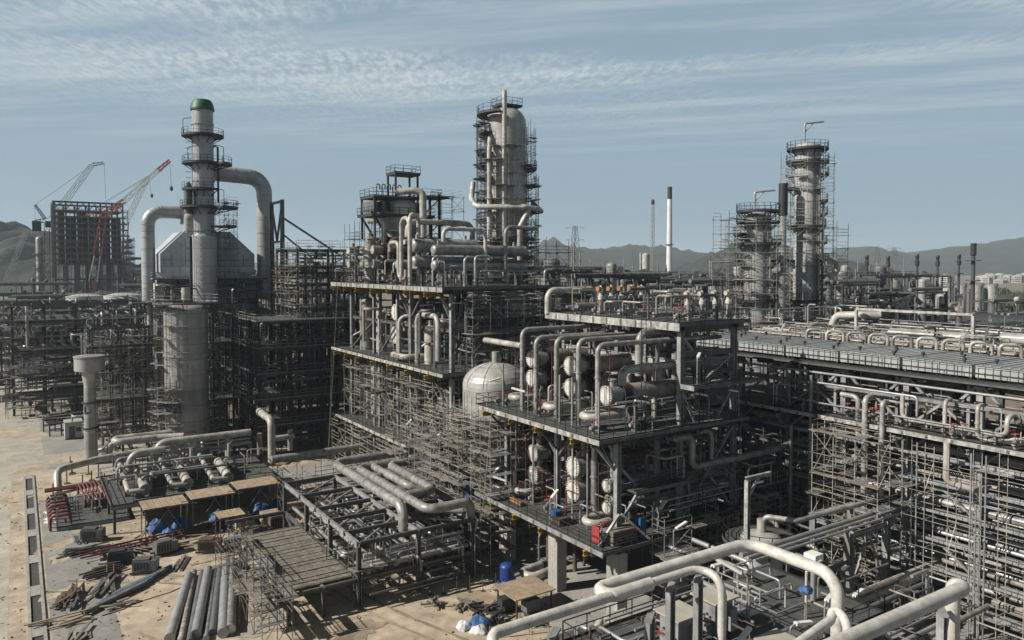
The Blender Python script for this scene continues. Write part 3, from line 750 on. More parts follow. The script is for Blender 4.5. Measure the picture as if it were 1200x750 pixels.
pipe('grey stub pipe dropping from the level pipe to the long exchanger', [(48.2, 49.0, 19.7), (48.2, 49.0, 21.2)], .36, 'pipe_grey')
pipe('grey stub pipe under the top deck at the rear of the single long exchanger', [(50.4, 49.2, 19.7), (50.4, 49.2, 22)], .34, 'pipe_grey')
for y, lab in ((60.9, 'left'), (55.1, 'middle'), (49.7, 'right')):
    pipe('pale U shaped pipe lying on the upper deck edge below the %s exchangers' % lab, [(44, y-.75, 17.2), (40.2, y-.75, 17.2), (40.2, y+.75, 17.2), (46, y+.75, 17.2)], .33, 'pipe_cream', .72, 'pipe_bend', group='U pipes on the upper deck', flanges=((0, .15),))
for y, lab in ((60.6, 'left'), (49.8, 'right')):
    pipe('pale U shaped pipe lying on the lower deck below the %s exchangers' % lab, [(45, y-.8, 8.0), (40.6, y-.8, 8.0), (40.6, y+.8, 8.0), (45, y+.8, 8.0), (45, y+.8, 9.2)], .32, 'pipe_cream', .75, 'pipe_bend', group='U pipes on the lower deck')
for y, x, r, z0 in ((60.1, 42.9, .28, 12.5), (53.2, 42.9, .26, 12.7), (51.3, 42.6, .32, 7.3), (61.5, 41.0, .09, 7.2), (58.5, 41.0, .09, 7.2), (52.4, 41.0, .10, 7.2), (50.3, 41.0, .09, 7.2), (56.6, 44, .3, 7.3)):
    pipe('upright grey pipe rising beside the lower deck exchangers', [(x, y, z0), (x, y, 15.3)], r, 'pipe_grey', name='riser_pipe', flanges=((0, .5), (0, .85)), group='upright pipes on the lower deck', pending=True)
pipe('grey pipe curling over the small exchanger pair on the lower deck', [(42.8, 49, 11.8), (42.8, 49, 14.4), (42.8, 50, 14.8), (44.6, 50, 14.8)], .28, 'pipe_grey', .6, 'pipe_loop')
for y in (47.6, 51.2, 53.0, 56.6, 58.9, 62.3):
    pipe('thin grey support post standing along the upper deck front', [(40.0, y, 16.05), (40.0, y, 20.4)], .10, 'steel_light', name='support_post', cat='post', group='posts on the upper deck', pending=True)
# red deluge frames round the exchangers
for k, (x, y0, y1, z0, z1) in enumerate(((41.2, 58.9, 61.9, 16.4, 22.5), (41.2, 52.6, 55.8, 16.4, 22.6), (41.2, 47.7, 50.8, 16.4, 21.2), (45.5, 52.6, 55.8, 16.4, 22.6), (45.5, 58.9, 61.9, 16.4, 22.5), (41.2, 58.5, 61.6, 7.4, 13.6), (41.2, 52.1, 55.3, 7.4, 13.6), (41.2, 47.8, 50.3, 7.4, 13.2))):
    b = MB(); b.tube([(x, y0, z0), (x, y0, z1), (x, y1, z1), (x, y1, z0)], .036, 5); b.tube([(x, (y0+y1)/2, z0), (x, (y0+y1)/2, z1)], .03, 5)
    b.tube([(x, y0, z1), (x+6, y0, z1)], .045, 5)
    o = build(b, 'sprinkler_frame', 'red_pipe', None, None, 'sprinkler pipe'); pend(o, 'thin red sprinkler frame around an exchanger of the central structure', (x, y0, z1), 'red sprinkler frames')
# top deck equipment: relief valves with orange caps
def valve(x, y, z, s=1.0, cap='orange'):
    t = thing('relief_valve', None, 'valve', (x, y, z))
    b = MB().tube([(x, y, z), (x, y, z+1.1*s)], .16*s, 8); b.tube([(x, y, z+.55*s), (x+.55*s, y, z+.55*s), (x+.55*s, y, z+1.5*s)], .13*s, 8)
    b.tube([(x, y, z+.2), (x, y, z+.32)], .3*s, 10); build(b, 'body', 'pipe_grey', t)
    build(MB().lathe([(.22*s, 1.1*s), (.22*s, 1.35*s), (.15*s, 1.4*s), (.13*s, 2.0*s), (.05*s, 2.15*s)], (x, y, z), 10), 'bonnet', 'pipe_white', t)
    build(MB().tube([(x-.32*s, y, z+1.9*s), (x-.1*s, y, z+1.9*s)], .19*s, 12), 'end_flange', cap, t)
    return t
for i in range(5):
    t = valve(48.9+i*1.38, 58, 25.2, 1.35); pend(t, 'orange flanged valve in the back row on the top deck', WO[t.name], 'valves on the top deck, back row')
for i in range(4):
    t = valve(51.2+i*1.8, 48.4, 25.1, 1.25, 'box_beige'); pend(t, 'pale valve in the front row on the top deck corner', WO[t.name], 'valves on the top deck, front row')
pipe('cream pipe loop on the back left corner of the top deck', [(47.9, 65.6, 24.9), (47.9, 65.6, 27.4), (54.5, 65.6, 27.4), (54.5, 65.6, 25.1)], .36, 'pipe_cream', .9, 'pipe_loop')
for i, (y, z) in enumerate(((52.5, 25.6), (55.0, 25.6), (61.5, 25.9), (63.2, 25.7), (50.2, 25.6))):
    pipe('grey pipe lying along the top deck of the central structure', [(48.6, y, z), (56.5, y, z)], .2+.05*(i % 3), ('pipe_grey', 'pipe_cream', 'galv')[i % 3], pending=True, group='pipes along the top deck')
clutter('standing on the top deck of the central structure', 34, 48.6, 56.4, 47.6, 65, (25.0, 28.2), 3, 'drain_pipe', 'vvl', .05, .16)
clutter('under the top deck of the central structure', 26, 47, 56, 47.6, 65, (16.0, 24.2), 4, kinds='vxyl', rmin=.08, rmax=.28)
clutter('deep inside the lower shaded deck', 34, 45, 56, 47.6, 65, (7.1, 15.4), 5, kinds='vvxyl', rmin=.08, rmax=.3)
clutter('at ground level under the central structure', 30, 42, 57, 47, 65, (.2, 6.0), 6, kinds='vxyl', rmin=.07, rmax=.3, mats=('pipe_grey', 'pipe_cream', 'pipe_dark', 'rust'))
for (pts, r, m, lab) in (([(47.5, 46.3, 15.0), (49.6, 46.3, 15.0), (49.6, 46.3, 12.2), (60, 46.3, 12.2), (70, 46.3, 13.2)], .3, 'pipe_grey', 'long grey pipe crossing from the shaded deck to the right hand rack'),
                         ([(50.5, 46.4, 15.2), (52.2, 46.4, 15.2), (52.2, 46.4, 12.6)], .22, 'pipe_grey', 'short grey pipe bend under the upper deck on the right face'),
                         ([(44, 47.6, 9.9), (56, 47.6, 9.9)], .26, 'pipe_dark', 'dull pipe across the right face above the lower deck'),
                         ([(44, 48.2, 10.8), (57, 48.2, 10.8)], .2, 'pipe_grey', 'second pipe across the right face above the lower deck'),
                         ([(46.6, 47.6, 7.3), (46.6, 47.6, 15.2)], .3, 'pipe_dark', 'dark riser beside the caged ladder on the right face'),
                         ([(40.8, 60.2, 22.3), (40.8, 67.0, 22.3)], .3, 'pipe_cream', 'thick cream pipe stub reaching left from the upper deck end')):
    pipe(lab, pts, r, m, .7)

# fittings on poles
def lamp_fitting(x, y, z, h, ang, tilt=.25, L_=1.3, txt='', grp=None):
    t = thing('lamp_fitting', None, 'lamp', (x, y, z))
    dx, dy = cos(ang), sin(ang)
    build(MB().tube(fillet([(x, y, z), (x, y, z+h), (x+dx*.5, y+dy*.5, z+h+.15)], .2, 4), .045, 6), 'pole', 'rail_grey', t)
    p = (x+dx*.3, y+dy*.3, z+h+.1); q = (x+dx*(.3+L_), y+dy*(.3+L_), z+h+.1+tilt*L_)
    build(MB().bar(p, q, .24, .14), 'lamp_housing', 'lamp_white', t)
    pend(t, txt, p, grp); return t
for (x, y, z, a) in ((38.9, 63.6, 16, 0), (44.6, 46.1, 16, 2.8), (51.5, 46.1, 16, 3.0), (39.0, 56.5, 16, 2.2), (49.2, 45.4, 19.6, .6), (55.5, 46.1, 16, 3.3)):
    lamp_fitting(x, y, z, 2.4, a, .2, 1.3, 'white strip lamp on a thin pole along the upper deck rail', 'strip lamps of the upper deck')
for (x, y, z, a) in ((39.1, 63.0, 7.1, .4), (39.1, 53.2, 7.1, .5), (39.1, 59.8, 7.1, 2.4), (45.0, 45.7, 7.1, .4)):
    lamp_fitting(x, y, z, 2.2, a, .3, 1.3, 'white strip lamp on a thin pole along the lower deck rail', 'strip lamps of the lower deck')
# loose things on the lower deck
t = thing('toolbox_stack', 'blue and red tool crate on the lower deck behind the white strip lamp', 'crate', (39.9, 53.0, 7.1))
build(MB().box((39.4, 52.2, 7.1), (40.6, 53.6, 7.75)), 'crate_body', 'rust', t); build(MB().box((39.5, 52.9, 7.76), (40.3, 53.9, 8.2)), 'blue_lid', 'tarp_blue', t)
t = thing('cable_bundle', 'rusty bundle of rods lying on the lower deck at its left end', 'bundle', (40, 61, 7.1)); b = MB()
for k in range(9): b.tube([(39.6+.12*(k % 3), 58.6, 7.25+.13*(k//3)), (39.7+.12*(k % 3), 60.6, 7.25+.13*(k//3))], .055, 6)
build(b, 'rods', 'orange', t)
t = thing('red_sign_board', 'red safety board hung on the rail at the lower deck corner', 'sign', (39.3, 46.8, 7.3)); build(MB().box((39.2, 46.6, 7.3), (39.28, 47.5, 8.7)), 'board', 'red_paint', t)
b = MB()
for k in range(5): b.box((40.2, 46.0, 7.15+k*.24), (42.9, 47.3, 7.33+k*.24))
o = build(b, 'plank_pile', 'plank', None, 'pile of grey planks on the lower deck corner by the red board', 'plank pile')
o = build(MB().box((43.2, 46.0, 7.12), (43.9, 46.6, 8.9)), 'blue_cover', 'tarp_blue', None, 'blue wrapped cover hanging on the rail by the caged ladder', 'cover')

# ------------------------------------------------------------------ M: tall three-deck structure behind
MX = [43.0, 50.0, 56.8]; MY = [78.2, 89.2, 99.4, 110.0]
mf = thing('steel_structure', 'tall three deck steel structure with a row of drums on top, left of centre', 'steel structure', (50, 94, 0))
for x in MX:
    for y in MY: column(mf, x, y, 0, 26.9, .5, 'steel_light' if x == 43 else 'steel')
column(mf, 43.0, 101.4, 0, 26.9, .4, 'steel_light'); column(mf, 43.0, 93.4, 0, 26.9, .35, 'steel_light')
for z in (7.1, 17.4, 27.5):
    x0 = 41.0; deck(mf, x0, 58, 76.8, 113.5, z, eh=.5 if z > 20 else .32)
    for y in MY: beam(mf, (x0+.1, y, z-.5), (57.8, y, z-.5), .3, .6)
    for x in MX: beam(mf, (x, 77, z-.48), (x, 113, z-.48), .28, .55)
    railing(mf, [(57.9, 76.85, z), (x0+.05, 76.85, z), (x0+.05, 113.4, z)]); railing(mf, [(x0+.05, 113.4, z), (57.9, 113.4, z)])
for z in (12.0, 22.3):
    for x in MX: beam(mf, (x, 78.2, z), (x, 110, z), .25, .4)
    for y in MY: beam(mf, (43, y, z), (56.8, y, z), .25, .4)
beam(mf, (43, 78.1, 24.4), (56.8, 78.1, 24.4), .22, .35); beam(mf, (43, 78.1, 20), (56.8, 78.1, 20), .22, .35)
for (p, q) in (((50, 78, 17.6), (56.8, 78, 26.8)), ((50, 78.1, 26.8), (56.8, 78.1, 17.6)), ((43, 78, 22), (45, 78, 26.7)), ((50, 78, 24), (46.6, 78, 26.7)), ((43, 78, 7.3), (50, 78, 12)), ((50, 78, 7.3), (43, 78, 12)),
               ((43, 89.3, 23), (43, 93, 26.8)), ((43, 78.4, 23.5), (43, 81.5, 26.8)), ((43, 89, 23.5), (43, 85.6, 26.8)), ((50, 89.2, 17.6), (50, 99.4, 26.8)), ((43, 99.4, 17.6), (43, 93.5, 22.2)), ((43, 110, 17.6), (43, 101.5, 22.2)),
               ((43, 89.2, 7.2), (43, 99.4, 12)), ((43, 99.4, 12), (43, 110, 7.2)), ((43, 78.2, 12.2), (43, 84, 17)), ((43, 89.2, 12.2), (43, 84.5, 17)), ((50, 99.4, 7.2), (50, 110, 17)), ((43, 78.4, 2), (43, 89, 6.6)), ((41.2, 78.2, 26.8), (43, 78.2, 24.6)), ((41.2, 89.2, 26.8), (43, 89.2, 24.6)), ((41.2, 99.4, 26.8), (43, 99.4, 24.6))):
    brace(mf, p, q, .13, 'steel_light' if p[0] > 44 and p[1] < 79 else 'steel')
for z, lab in ((26.6, 'top'), (16.6, 'middle'), (6.4, 'lowest')):
    for k, y in enumerate((112, 107.5, 103, 97.5, 92, 86.5, 81)):
        o = build(MB().hsec((40.7, y, z), (43.4, y, z), .34, .5), 'lifting_beam', 'yellow'); setp(o, None, 'lifting beam')
        pend(o, f'yellow beam end under the {lab} deck edge of the drum structure', (40.7, y, z), 'yellow beam ends')
for z, x0 in ((12.2, 46.4), (22.5, 47.6)): build(MB().box((x0, 78.6, z), (56.6, 109.6, z+.06)), 'added_shade_floor', 'grating', mf)  # floors added to block light and darken the inside of the frame
b = MB()
for z in (17.4, 7.1): ladder(b, (47, 76.5, z), z+10)
build(b, 'ladder', 'rail_black', mf)
gy = 'exchangers and drums on the drum structure'
EXM = ((110.2, 32.4, .68, 8, -99), (110.2, 30.4, .68, 8, 27.5), (105.0, 32.4, .68, 8, -99), (105.0, 30.4, .68, 8, 27.5), (100.9, 32.4, .70, 8, -99), (100.9, 30.4, .70, 8, 27.5))
for y, z, r, L_, b0 in EXM:
    exchanger(None, 42.5, y, z, L_, r, b0, 'shell_brown', gy, pos_pend='round exchanger of the far left stack on the drum structure')
def drum_x(label, x0, y, z, L_, r, m='pipe_grey', base=None, group=None):
    t = thing('horizontal_drum', label, 'drum', (x0, y, base if base else z-r), group)
    c = (x0, y, z)
    head = [(r*sin(pi/2*k/6), r*.55*(1-cos(pi/2*k/6))) for k in range(7)]
    b = MB().lathe(head+[(r, L_-r*.55)]+[(r*cos(pi/2*k/6), L_-r*.55+r*.55*sin(pi/2*k/6)) for k in range(1, 7)], c, 26, 'x')
    h = 1.4
    while h < L_-1: b.lathe([(r, h), (r*1.02, h), (r*1.02, h+.07), (r, h+.07)], c, 26, 'x'); h += 1.6
    build(b, 'shell', m, t)
    if base:
        for h in (1.2, L_-1.6): build(MB().box((x0+h, y-r*.8, base), (x0+h+.35, y+r*.8, z-r*.55)), 'saddle', 'steel', t)
    for h in (.9, L_-2): build(MB().tube([(x0+h, y, z+r*.9), (x0+h, y, z+r+.5)], r*.25), 'nozzle', 'pipe_grey', t)
    return t
drum_x('round ended grey drum low on the top deck in front of the big column, left', 42.2, 92.2, 30.2, 7, .76, base=27.5, group=gy)
drum_x('round ended grey drum, upper of the pair in the middle of the top deck', 42.2, 87.6, 32.7, 10, .90, group=gy)
drum_x('round ended grey drum, lower of the pair in the middle of the top deck', 42.2, 87.6, 30.5, 10, .84, base=27.5, group=gy)
drum_x('long grey drum, upper of the pair nearest the corner of the top deck', 42.2, 81.8, 32.0, 14, .66, group=gy)
drum_x('long grey drum, lower of the pair nearest the corner of the top deck', 42.2, 81.8, 30.1, 14, .66, base=27.5, group=gy)
for y, lab in ((107.5, 'left'), (103, 'middle'), (98.6, 'right')):
    pipe('reddish brown pipe along the exchanger tops of the drum structure, %s one' % lab, [(44.2, y, 31), (44.2, y, 33.9), (54, y, 33.9)], .34, 'rust', 1.2, 'header_pipe')
pipe('pale hairpin pipe standing between the drums of the top deck', [(41.8, 89.6, 28), (41.8, 89.6, 36.2), (41.8, 87.2, 36.2), (41.8, 87.2, 34)], .27, 'pipe_cream', 1.0, 'pipe_loop')
pipe('tall pale hairpin pipe at the middle of the top deck edge', [(41.4, 86.2, 27.6), (41.4, 86.2, 36.6), (43.8, 88.6, 36.6), (43.8, 88.6, 34)], .29, 'pipe_cream', 1.1, 'pipe_loop')
pipe('pale low loop pipe hanging in front of the left middle drums', [(42, 93.5, 32), (42, 93.5, 33.2), (42, 90.8, 33.2), (42, 90.8, 28.4), (42, 88.6, 28.4), (42, 88.6, 29.6)], .27, 'pipe_cream', .9, 'pipe_loop')
pipe('grey arch pipe over the corner drums of the top deck', [(43.5, 81.2, 33), (43.5, 81.2, 34.6), (49.5, 81.2, 34.6), (49.5, 81.2, 28)], .26, 'pipe_cream', .9, 'pipe_loop')
pipe('second grey arch pipe behind the corner drums of the top deck', [(52, 80.4, 28), (52, 80.4, 35), (57, 80.4, 35)], .26, 'pipe_grey', .9, 'pipe_loop')
pipe('pale pipe running level from the dark reactor across the top deck', [(47.2, 99, 33.6), (47.2, 99, 36.5), (58, 99, 36.5), (58, 99, 28)], .42, 'pipe_cream', 1.4, 'header_pipe')
pipe('long pale pipe lying behind the drums of the top deck', [(45, 95.5, 33.4), (58, 95.5, 33.4)], .36, 'pipe_cream')
clutter('among the drums on top of the drum structure', 70, 42, 57, 78, 112, (27.5, 31.5), 8, 'drain_pipe', 'vvlx', .06, .2)
# dark reactor with platforms
RC = (48.5, 104.6)
t = thing('reactor_vessel', 'squat dark vessel crowned with black platforms above the drum structure', 'vessel', (RC[0], RC[1], 27.5))
build(MB().dome((RC[0], RC[1], 27.5), 2.75, 0, 11.5, 1.6), 'shell', 'clad', t)
ring_platform(t, RC, 2.7, 34.2, 0, 360, 1.2); ring_platform(t, RC, 2.7, 31.2, 150, 380, 1.2)
for z, x0, x1, y0, y1 in ((37.6, -5.6, 4.6, -2.8, 2.8), (40.3, -5.2, 2.2, -2.6, 2.6), (44.0, -1.4, 2.8, -1.6, 1.6)):
    b = MB().box((RC[0]+x0, RC[1]+y0, z-.3), (RC[0]+x1, RC[1]+y1, z)); pf = build(b, 'platform', 'steel_dark', t)
    b = MB(); rails(b, [(RC[0]+x0, RC[1]+y0, z), (RC[0]+x1, RC[1]+y0, z), (RC[0]+x1, RC[1]+y1, z), (RC[0]+x0, RC[1]+y1, z)], closed=True); build(b, 'railing', 'rail_black', pf)
for (x, y) in ((-5, -2.4), (-5, 2.4), (4.2, -2.4), (4.2, 2.4)):
    build(MB().bar((RC[0]+x, RC[1]+y, 34.2), (RC[0]+x, RC[1]+y, 40.1 if x < 3 else 37.4), .28, .28), 'post', 'steel_dark', t)
for (x, y) in ((-1.2, -1.4), (-1.2, 1.4), (2.4, -1.4), (2.4, 1.4)): build(MB().bar((RC[0]+x, RC[1]+y, 38), (RC[0]+x, RC[1]+y, 43.8), .26, .26), 'post', 'steel_dark', t)
for s in (-2.4, 2.4): build(MB().bar((RC[0]-5, RC[1]+s, 37.3), (RC[0]-2.6, RC[1]+s, 33.6), .26, .26), 'knee_brace', 'steel_dark', t)
b = MB()
for k in range(7): b.box((RC[0]-5+k*1.3, RC[1]-2.2, 38.1), (RC[0]-4.5+k*1.3, RC[1]+2.2, 39.6))
build(b, 'valve_row', 'pipe_dark', t)
b = MB()
for k in range(5): b.tube(fillet([(RC[0]-4.6+k*.85, RC[1]-2.2, 40.4), (RC[0]-4.6+k*.85, RC[1]-2.2, 42.0), (RC[0]-4.1+k*.85, RC[1]-2.2, 42.0), (RC[0]-4.1+k*.85, RC[1]-2.2, 41.2)], .2, 3), .1, 6)
build(b, 'vent_bends', 'pipe_dark', t)
pipe('thick cream overhead pipe curling down the dark reactor front', [(47.0, 102.4, 41.0), (49.2, 100.6, 41.2), (50.2, 100.0, 40.8), (50.2, 100.0, 29)], .52, 'pipe_cream', 1.8, 'overhead_pipe', flanges=((2, .3),))
pipe('slim cream pipe rising at the left of the dark reactor', [(44.8, 102, 28), (44.8, 102, 36.6), (43, 103.5, 36.6)], .36, 'pipe_cream', .8, 'riser_pipe')
pipe('second slim cream pipe rising at the left of the dark reactor', [(46, 101.6, 28), (46, 101.6, 34)], .34, 'pipe_cream', .8, 'riser_pipe')
t = thing('small_vessel', 'small cream vessel at the left foot of the dark reactor', 'vessel', (44, 104, 27.5)); build(MB().dome((43.6, 104.2, 27.5), .9, 0, 6.2, .7, 18), 'shell', 'pipe_cream', t); build(MB().lathe([(.3, 6.5), (.3, 7.4)], (43.6, 104.2, 27.5), 10), 'nozzle', 'pipe_cream', t)
t = thing('steel_tower', 'dark open steel tower right beside the dark reactor', 'steel tower', (53.6, 105.6, 27.5))
for (x, y) in ((52.2, 104), (55, 104), (52.2, 107.2), (55, 107.2)): build(MB().bar((x, y, 27.5), (x, y, 41.2), .34, .34), 'column', 'steel_dark', t)
for z in (31, 34, 37, 40.8):
    build(MB().box((51.9, 103.7, z-.25), (55.3 if z < 40 else 56.6, 107.5, z)), 'platform', 'steel_dark', t)
    b = MB(); rails(b, [(51.9, 103.7, z), (55.3, 103.7, z), (55.3, 107.5, z)]); build(b, 'railing', 'rail_black', t)
    build(MB().bar((52.2, 103.9, z-3), (55, 103.9, z-.3), .14, .14), 'brace', 'steel_dark', t)
P_, L_ = grid_poles(54.9, 58.8, 3, 103.0, 107.0, 2)
scaffold('open scaffold right of the dark steel tower against the sky', P_, L_, 27.6, 41, 2.2, random.Random(31), .25)
P_, L_ = grid_poles(40.2, 43.2, 3, 101.6, 105.5, 3)
scaffold('scaffold clinging to the left side of the dark reactor', P_, L_, 27.6, 36, 2.1, random.Random(32), .35)

# middle deck of M
exchanger('upper round exchanger on the middle deck of the drum structure', 43.4, 95.3, 23.7, 8, 1.15, -99, 'pipe_grey', gy)
exchanger('lower round exchanger on the middle deck of the drum structure', 43.4, 95.3, 20.6, 8, 1.3, 17.4, 'pipe_grey', gy)
drum_x('short cream drum tucked under the top deck near the corner column', 43.6, 83.2, 22.6, 4.5, .9, 'pipe_cream')
pipe('cream arch pipe on the middle deck between the corner columns', [(42.2, 85.8, 17.6), (42.2, 85.8, 24.0), (42.2, 80.2, 24.0), (42.2, 80.2, 18.6)], .33, 'pipe_cream', 1.1, 'pipe_loop')
pipe('second cream arch pipe on the middle deck left of the first', [(42.4, 91.6, 17.6), (42.4, 91.6, 23.4), (44.5, 90.2, 23.4)], .27, 'pipe_cream', 1, 'pipe_loop')
pipe('pale pipe bend lying on the middle deck edge', [(44.5, 93.0, 18.2), (41.8, 93.0, 18.2), (41.8, 88.6, 18.2), (44.5, 88.6, 18.2)], .4, 'pipe_cream', .9, 'pipe_bend')
for (x, y, z0, z1, r, lab) in ((44.2, 107.2, 17.4, 25.4, 1.0, 'upright dull vessel at the far end of the middle deck'), (45, 103.4, 17.4, 23.6, .8, 'upright cream vessel left of the exchangers on the middle deck'), (44.6, 86.9, 17.4, 22.4, .8, 'small upright vessel behind the cream arch pipe')):
    t = thing('small_vessel', lab, 'vessel', (x, y, z0)); build(MB().dome((x, y, z0), r, 0, z1-z0-r*.5, r*.5, 18), 'shell', 'pipe_cream' if 'cream' in lab else 'pipe_grey', t); build(MB().tube([(x, y, z1-.3), (x, y, z1+.6)], .25), 'nozzle', 'pipe_grey', t)
clutter('on the middle deck of the drum structure', 60, 42.6, 57, 78, 112, (17.5, 26.5), 9, kinds='vvxyl', rmin=.07, rmax=.3)
clutter('on the lowest deck of the drum structure', 84, 42.6, 57, 78, 112, (7.2, 16.5), 10, kinds='vvxyl', rmin=.07, rmax=.3, mats=('pipe_grey', 'pipe_cream', 'galv', 'pipe_dark', 'steel', 'rust'))
clutter('at ground level under the drum structure', 22, 42.6, 57, 78, 112, (.2, 6.4), 12, kinds='vxyl', rmin=.07, rmax=.3)
for (x, y, z0, z1, r, lab) in ((44.6, 103.6, 7.1, 15.8, 1.15, 'tall silver vessel behind the scaffolds at the left of the lowest deck'), (45.4, 93.0, 7.1, 14.6, 1.0, 'silver vessel behind the scaffolds at the middle of the lowest deck'), (45.4, 84.4, 7.1, 13.4, 1.2, 'stout grey vessel behind the scaffolds at the right of the lowest deck'), (46.0, 98.4, 7.1, 12.8, .9, 'short dark vessel between the two silver vessels of the lowest deck')):
    t = thing('small_vessel', lab, 'vessel', (x, y, z0)); build(MB().dome((x, y, z0), r, .8, z1-z0-r*.5, r*.5, 22), 'shell', 'pipe_dark' if 'dark' in lab else 'clad', t); build(MB().tube([(x, y, z1-.3), (x, y, z1+.6)], .25), 'nozzle', 'pipe_grey', t); build(MB().lathe([(r*.9, 0), (r, .8)], (x, y, z0), 18), 'skirt', 'steel', t)
for k, (y, n) in enumerate(((80.5, 3), (87.5, 3), (95.5, 3), (103.5, 3))):
    P_, L_ = grid_poles(41.6, 43.8, 2, y, y+6.4, 4)
    scaffold('crowded plank scaffold on the lowest deck of the drum structure, %s bay from the right' % ordw(k+1), P_, L_, 7.2, 15.6, 1.9, random.Random(40+k), .3, sm='scaf_lit', group='scaffolds on the lowest deck')
P_, L_ = grid_poles(40.0, 42.2, 2, 80, 111, 12)
scaffold('long scaffold screen below the lowest deck of the drum structure', P_, L_, 0, 6.0, 1.9, random.Random(45), .2, sm='scaf_lit')
P_, L_ = grid_poles(44, 56, 6, 75.0, 76.4, 2)
scaffold('scaffold against the shaded right face of the drum structure', P_, L_, 12, 26, 2.0, random.Random(46), .3)
for (x, y, z, a) in ((41.4, 106, 17.4, .3), (41.4, 95, 17.4, 2.6), (41.4, 84, 17.4, .5), (41.5, 88, 7.1, .6), (41.5, 79.5, 7.1, .7), (45, 77, 17.4, 2.7), (50, 77, 7.1, .4)):
    lamp_fitting(x, y, z, 2.3, a, .35, 1.3, 'white strip lamp along the rails of the drum structure', 'strip lamps of the drum structure')

# domed vessel between the two structures, wrapped in scaffolding
VC = (45.0, 71.6)
t = thing('domed_vessel', 'wide silver vessel with a domed head between the two structures', 'vessel', (VC[0], VC[1], 0))
build(MB().dome((VC[0], VC[1], 0), 3.75, 2.2, 16.7, 2.5, 44), 'shell', 'clad', t)
build(MB().lathe([(3.2, 0), (3.5, 2.2)], (VC[0], VC[1], 0), 32), 'skirt', 'concrete', t)
ring_platform(t, VC, 3.75, 12.2, 100, 330, 1.3, 'grating'); ring_platform(t, VC, 3.75, 7.2, 100, 330, 1.3, 'grating')
build(MB().tube([(VC[0], VC[1], 18.9), (VC[0], VC[1], 20.4)], .45), 'nozzle', 'pipe_grey', t)
b = MB()
for k in range(10):
    a = 2*pi*k/10; b.tube([(VC[0]+3.77*cos(a)*cos(q), VC[1]+3.77*sin(a)*cos(q), 16.7+2.52*sin(q)) for q in [pi/2*i/6 for i in range(7)]], .025, 4)
build(b, 'head_seams', 'pipe_dark', t)
P_, L_ = ring_poles(VC, 4.1, 5.5, 12)
scaffold('dense scaffold ringed around the domed silver vessel', P_, L_, 0, 15.0, 1.9, random.Random(50), .42, bracep=.35, sm='scaf_lit')
P_, L_ = grid_poles(37.2, 40.4, 3, 66.4, 76.5, 6)
scaffold('tangled scaffold tower in front of the domed vessel, left of the central structure', P_, L_, 0, 13.6, 1.9, random.Random(51), .5, bracep=.4, sm='scaf_lit')
P_, L_ = grid_poles(37.0, 40.4, 3, 77.5, 84, 4)
scaffold('tangled scaffold beside the pipe loop rack under the drum structure', P_, L_, 0, 9.5, 1.9, random.Random(52), .5, bracep=.4, sm='scaf_lit')
P_, L_ = grid_poles(38.2, 40.6, 2, 61.8, 65.6, 3)
scaffold('narrow scaffold at the left end of the lower shaded deck', P_, L_, 0, 14, 1.9, random.Random(53), .6, sm='scaf_lit')
for k, (x, y, z) in enumerate(((39.5, 69, 6.2), (38.8, 67.0, 5.6))):
    o = build(MB().box((x, y, z), (x+.5, y+.8, z+1.0)), 'tarp_bundle', 'tarp_blue', None, ('small blue tarp tied in the tangled scaffold, upper one', 'small blue tarp tied in the tangled scaffold, lower one')[k], 'tarp')

# tall column behind
BC = (61.5, 94.8)
t = thing('distillation_column', 'tall wide silver column with wrapped pipes rising above the middle of the plant', 'column', (BC[0], BC[1], 0))
build(MB().dome((BC[0], BC[1], 0), 2.95, 0, 51.2, 2.6, 40), 'shell', 'clad', t)
for z, a0, a1 in ((52.6, 90, 225), (49.8, 95, 190), (46.8, 90, 195), (44.9, 95, 180), (43.2, 90, 195), (40.0, 90, 190), (36.8, 90, 190), (35.8, 280, 380), (34.2, 90, 330), (32.8, 280, 380), (31.4, 90, 330), (30, 250, 380), (28.6, 90, 380)): ring_platform(t, BC, 2.95, z, a0, a1, 1.5)
for z in (44.6, 42.2, 38.2): ring_platform(t, BC, 2.95, z, 305, 375, 1.6)
b = MB().box((BC[0]-1.7, BC[1]-1.4, 53.7), (BC[0]+1.9, BC[1]+1.4, 53.95)); pf = build(b, 'top_platform', 'steel_dark', t)
b = MB(); rails(b, [(BC[0]-1.7, BC[1]-1.4, 53.9), (BC[0]+1.9, BC[1]-1.4, 53.9), (BC[0]+1.9, BC[1]+1.4, 53.9), (BC[0]-1.7, BC[1]+1.4, 53.9)], closed=True); build(b, 'railing', 'rail_black', pf)
u = norm((-BC[0], -BC[1], 0)); sR = (-u[1], u[0], 0)
def around(k, off, z): return (BC[0]+u[0]*off+sR[0]*k, BC[1]+u[1]*off+sR[1]*k, z)
pipe('tall pale overhead pipe running down the front of the tall silver column', [around(-.3, .6, 53.4), around(-.3, .6, 55.4), around(-.3, 3.9, 55.4), around(-.3, 3.9, 28)], .36, 'pipe_cream', 1.2, 'overhead_pipe', flanges=((2, .3), (2, .6)))
pipe('cream pipe running down the left front of the tall silver column', [around(-2.4, 2.2, 49), around(-2.5, 3.2, 47), around(-2.5, 3.2, 28)], .36, 'pipe_cream', 1.2, 'overhead_pipe')
pipe('cream pipe ring hugging the tall silver column at mid height', [around(-5.0, .2, 42.5), around(-5.2, 1.6, 40.0), around(-4.4, 3.9, 38.6), around(2.6, 4.2, 38.6), around(4.8, 3.2, 38.3), around(5.2, .5, 38.2), around(4.0, -1.5, 39.5)], .40, 'pipe_cream', 1.4, 'pipe_loop')
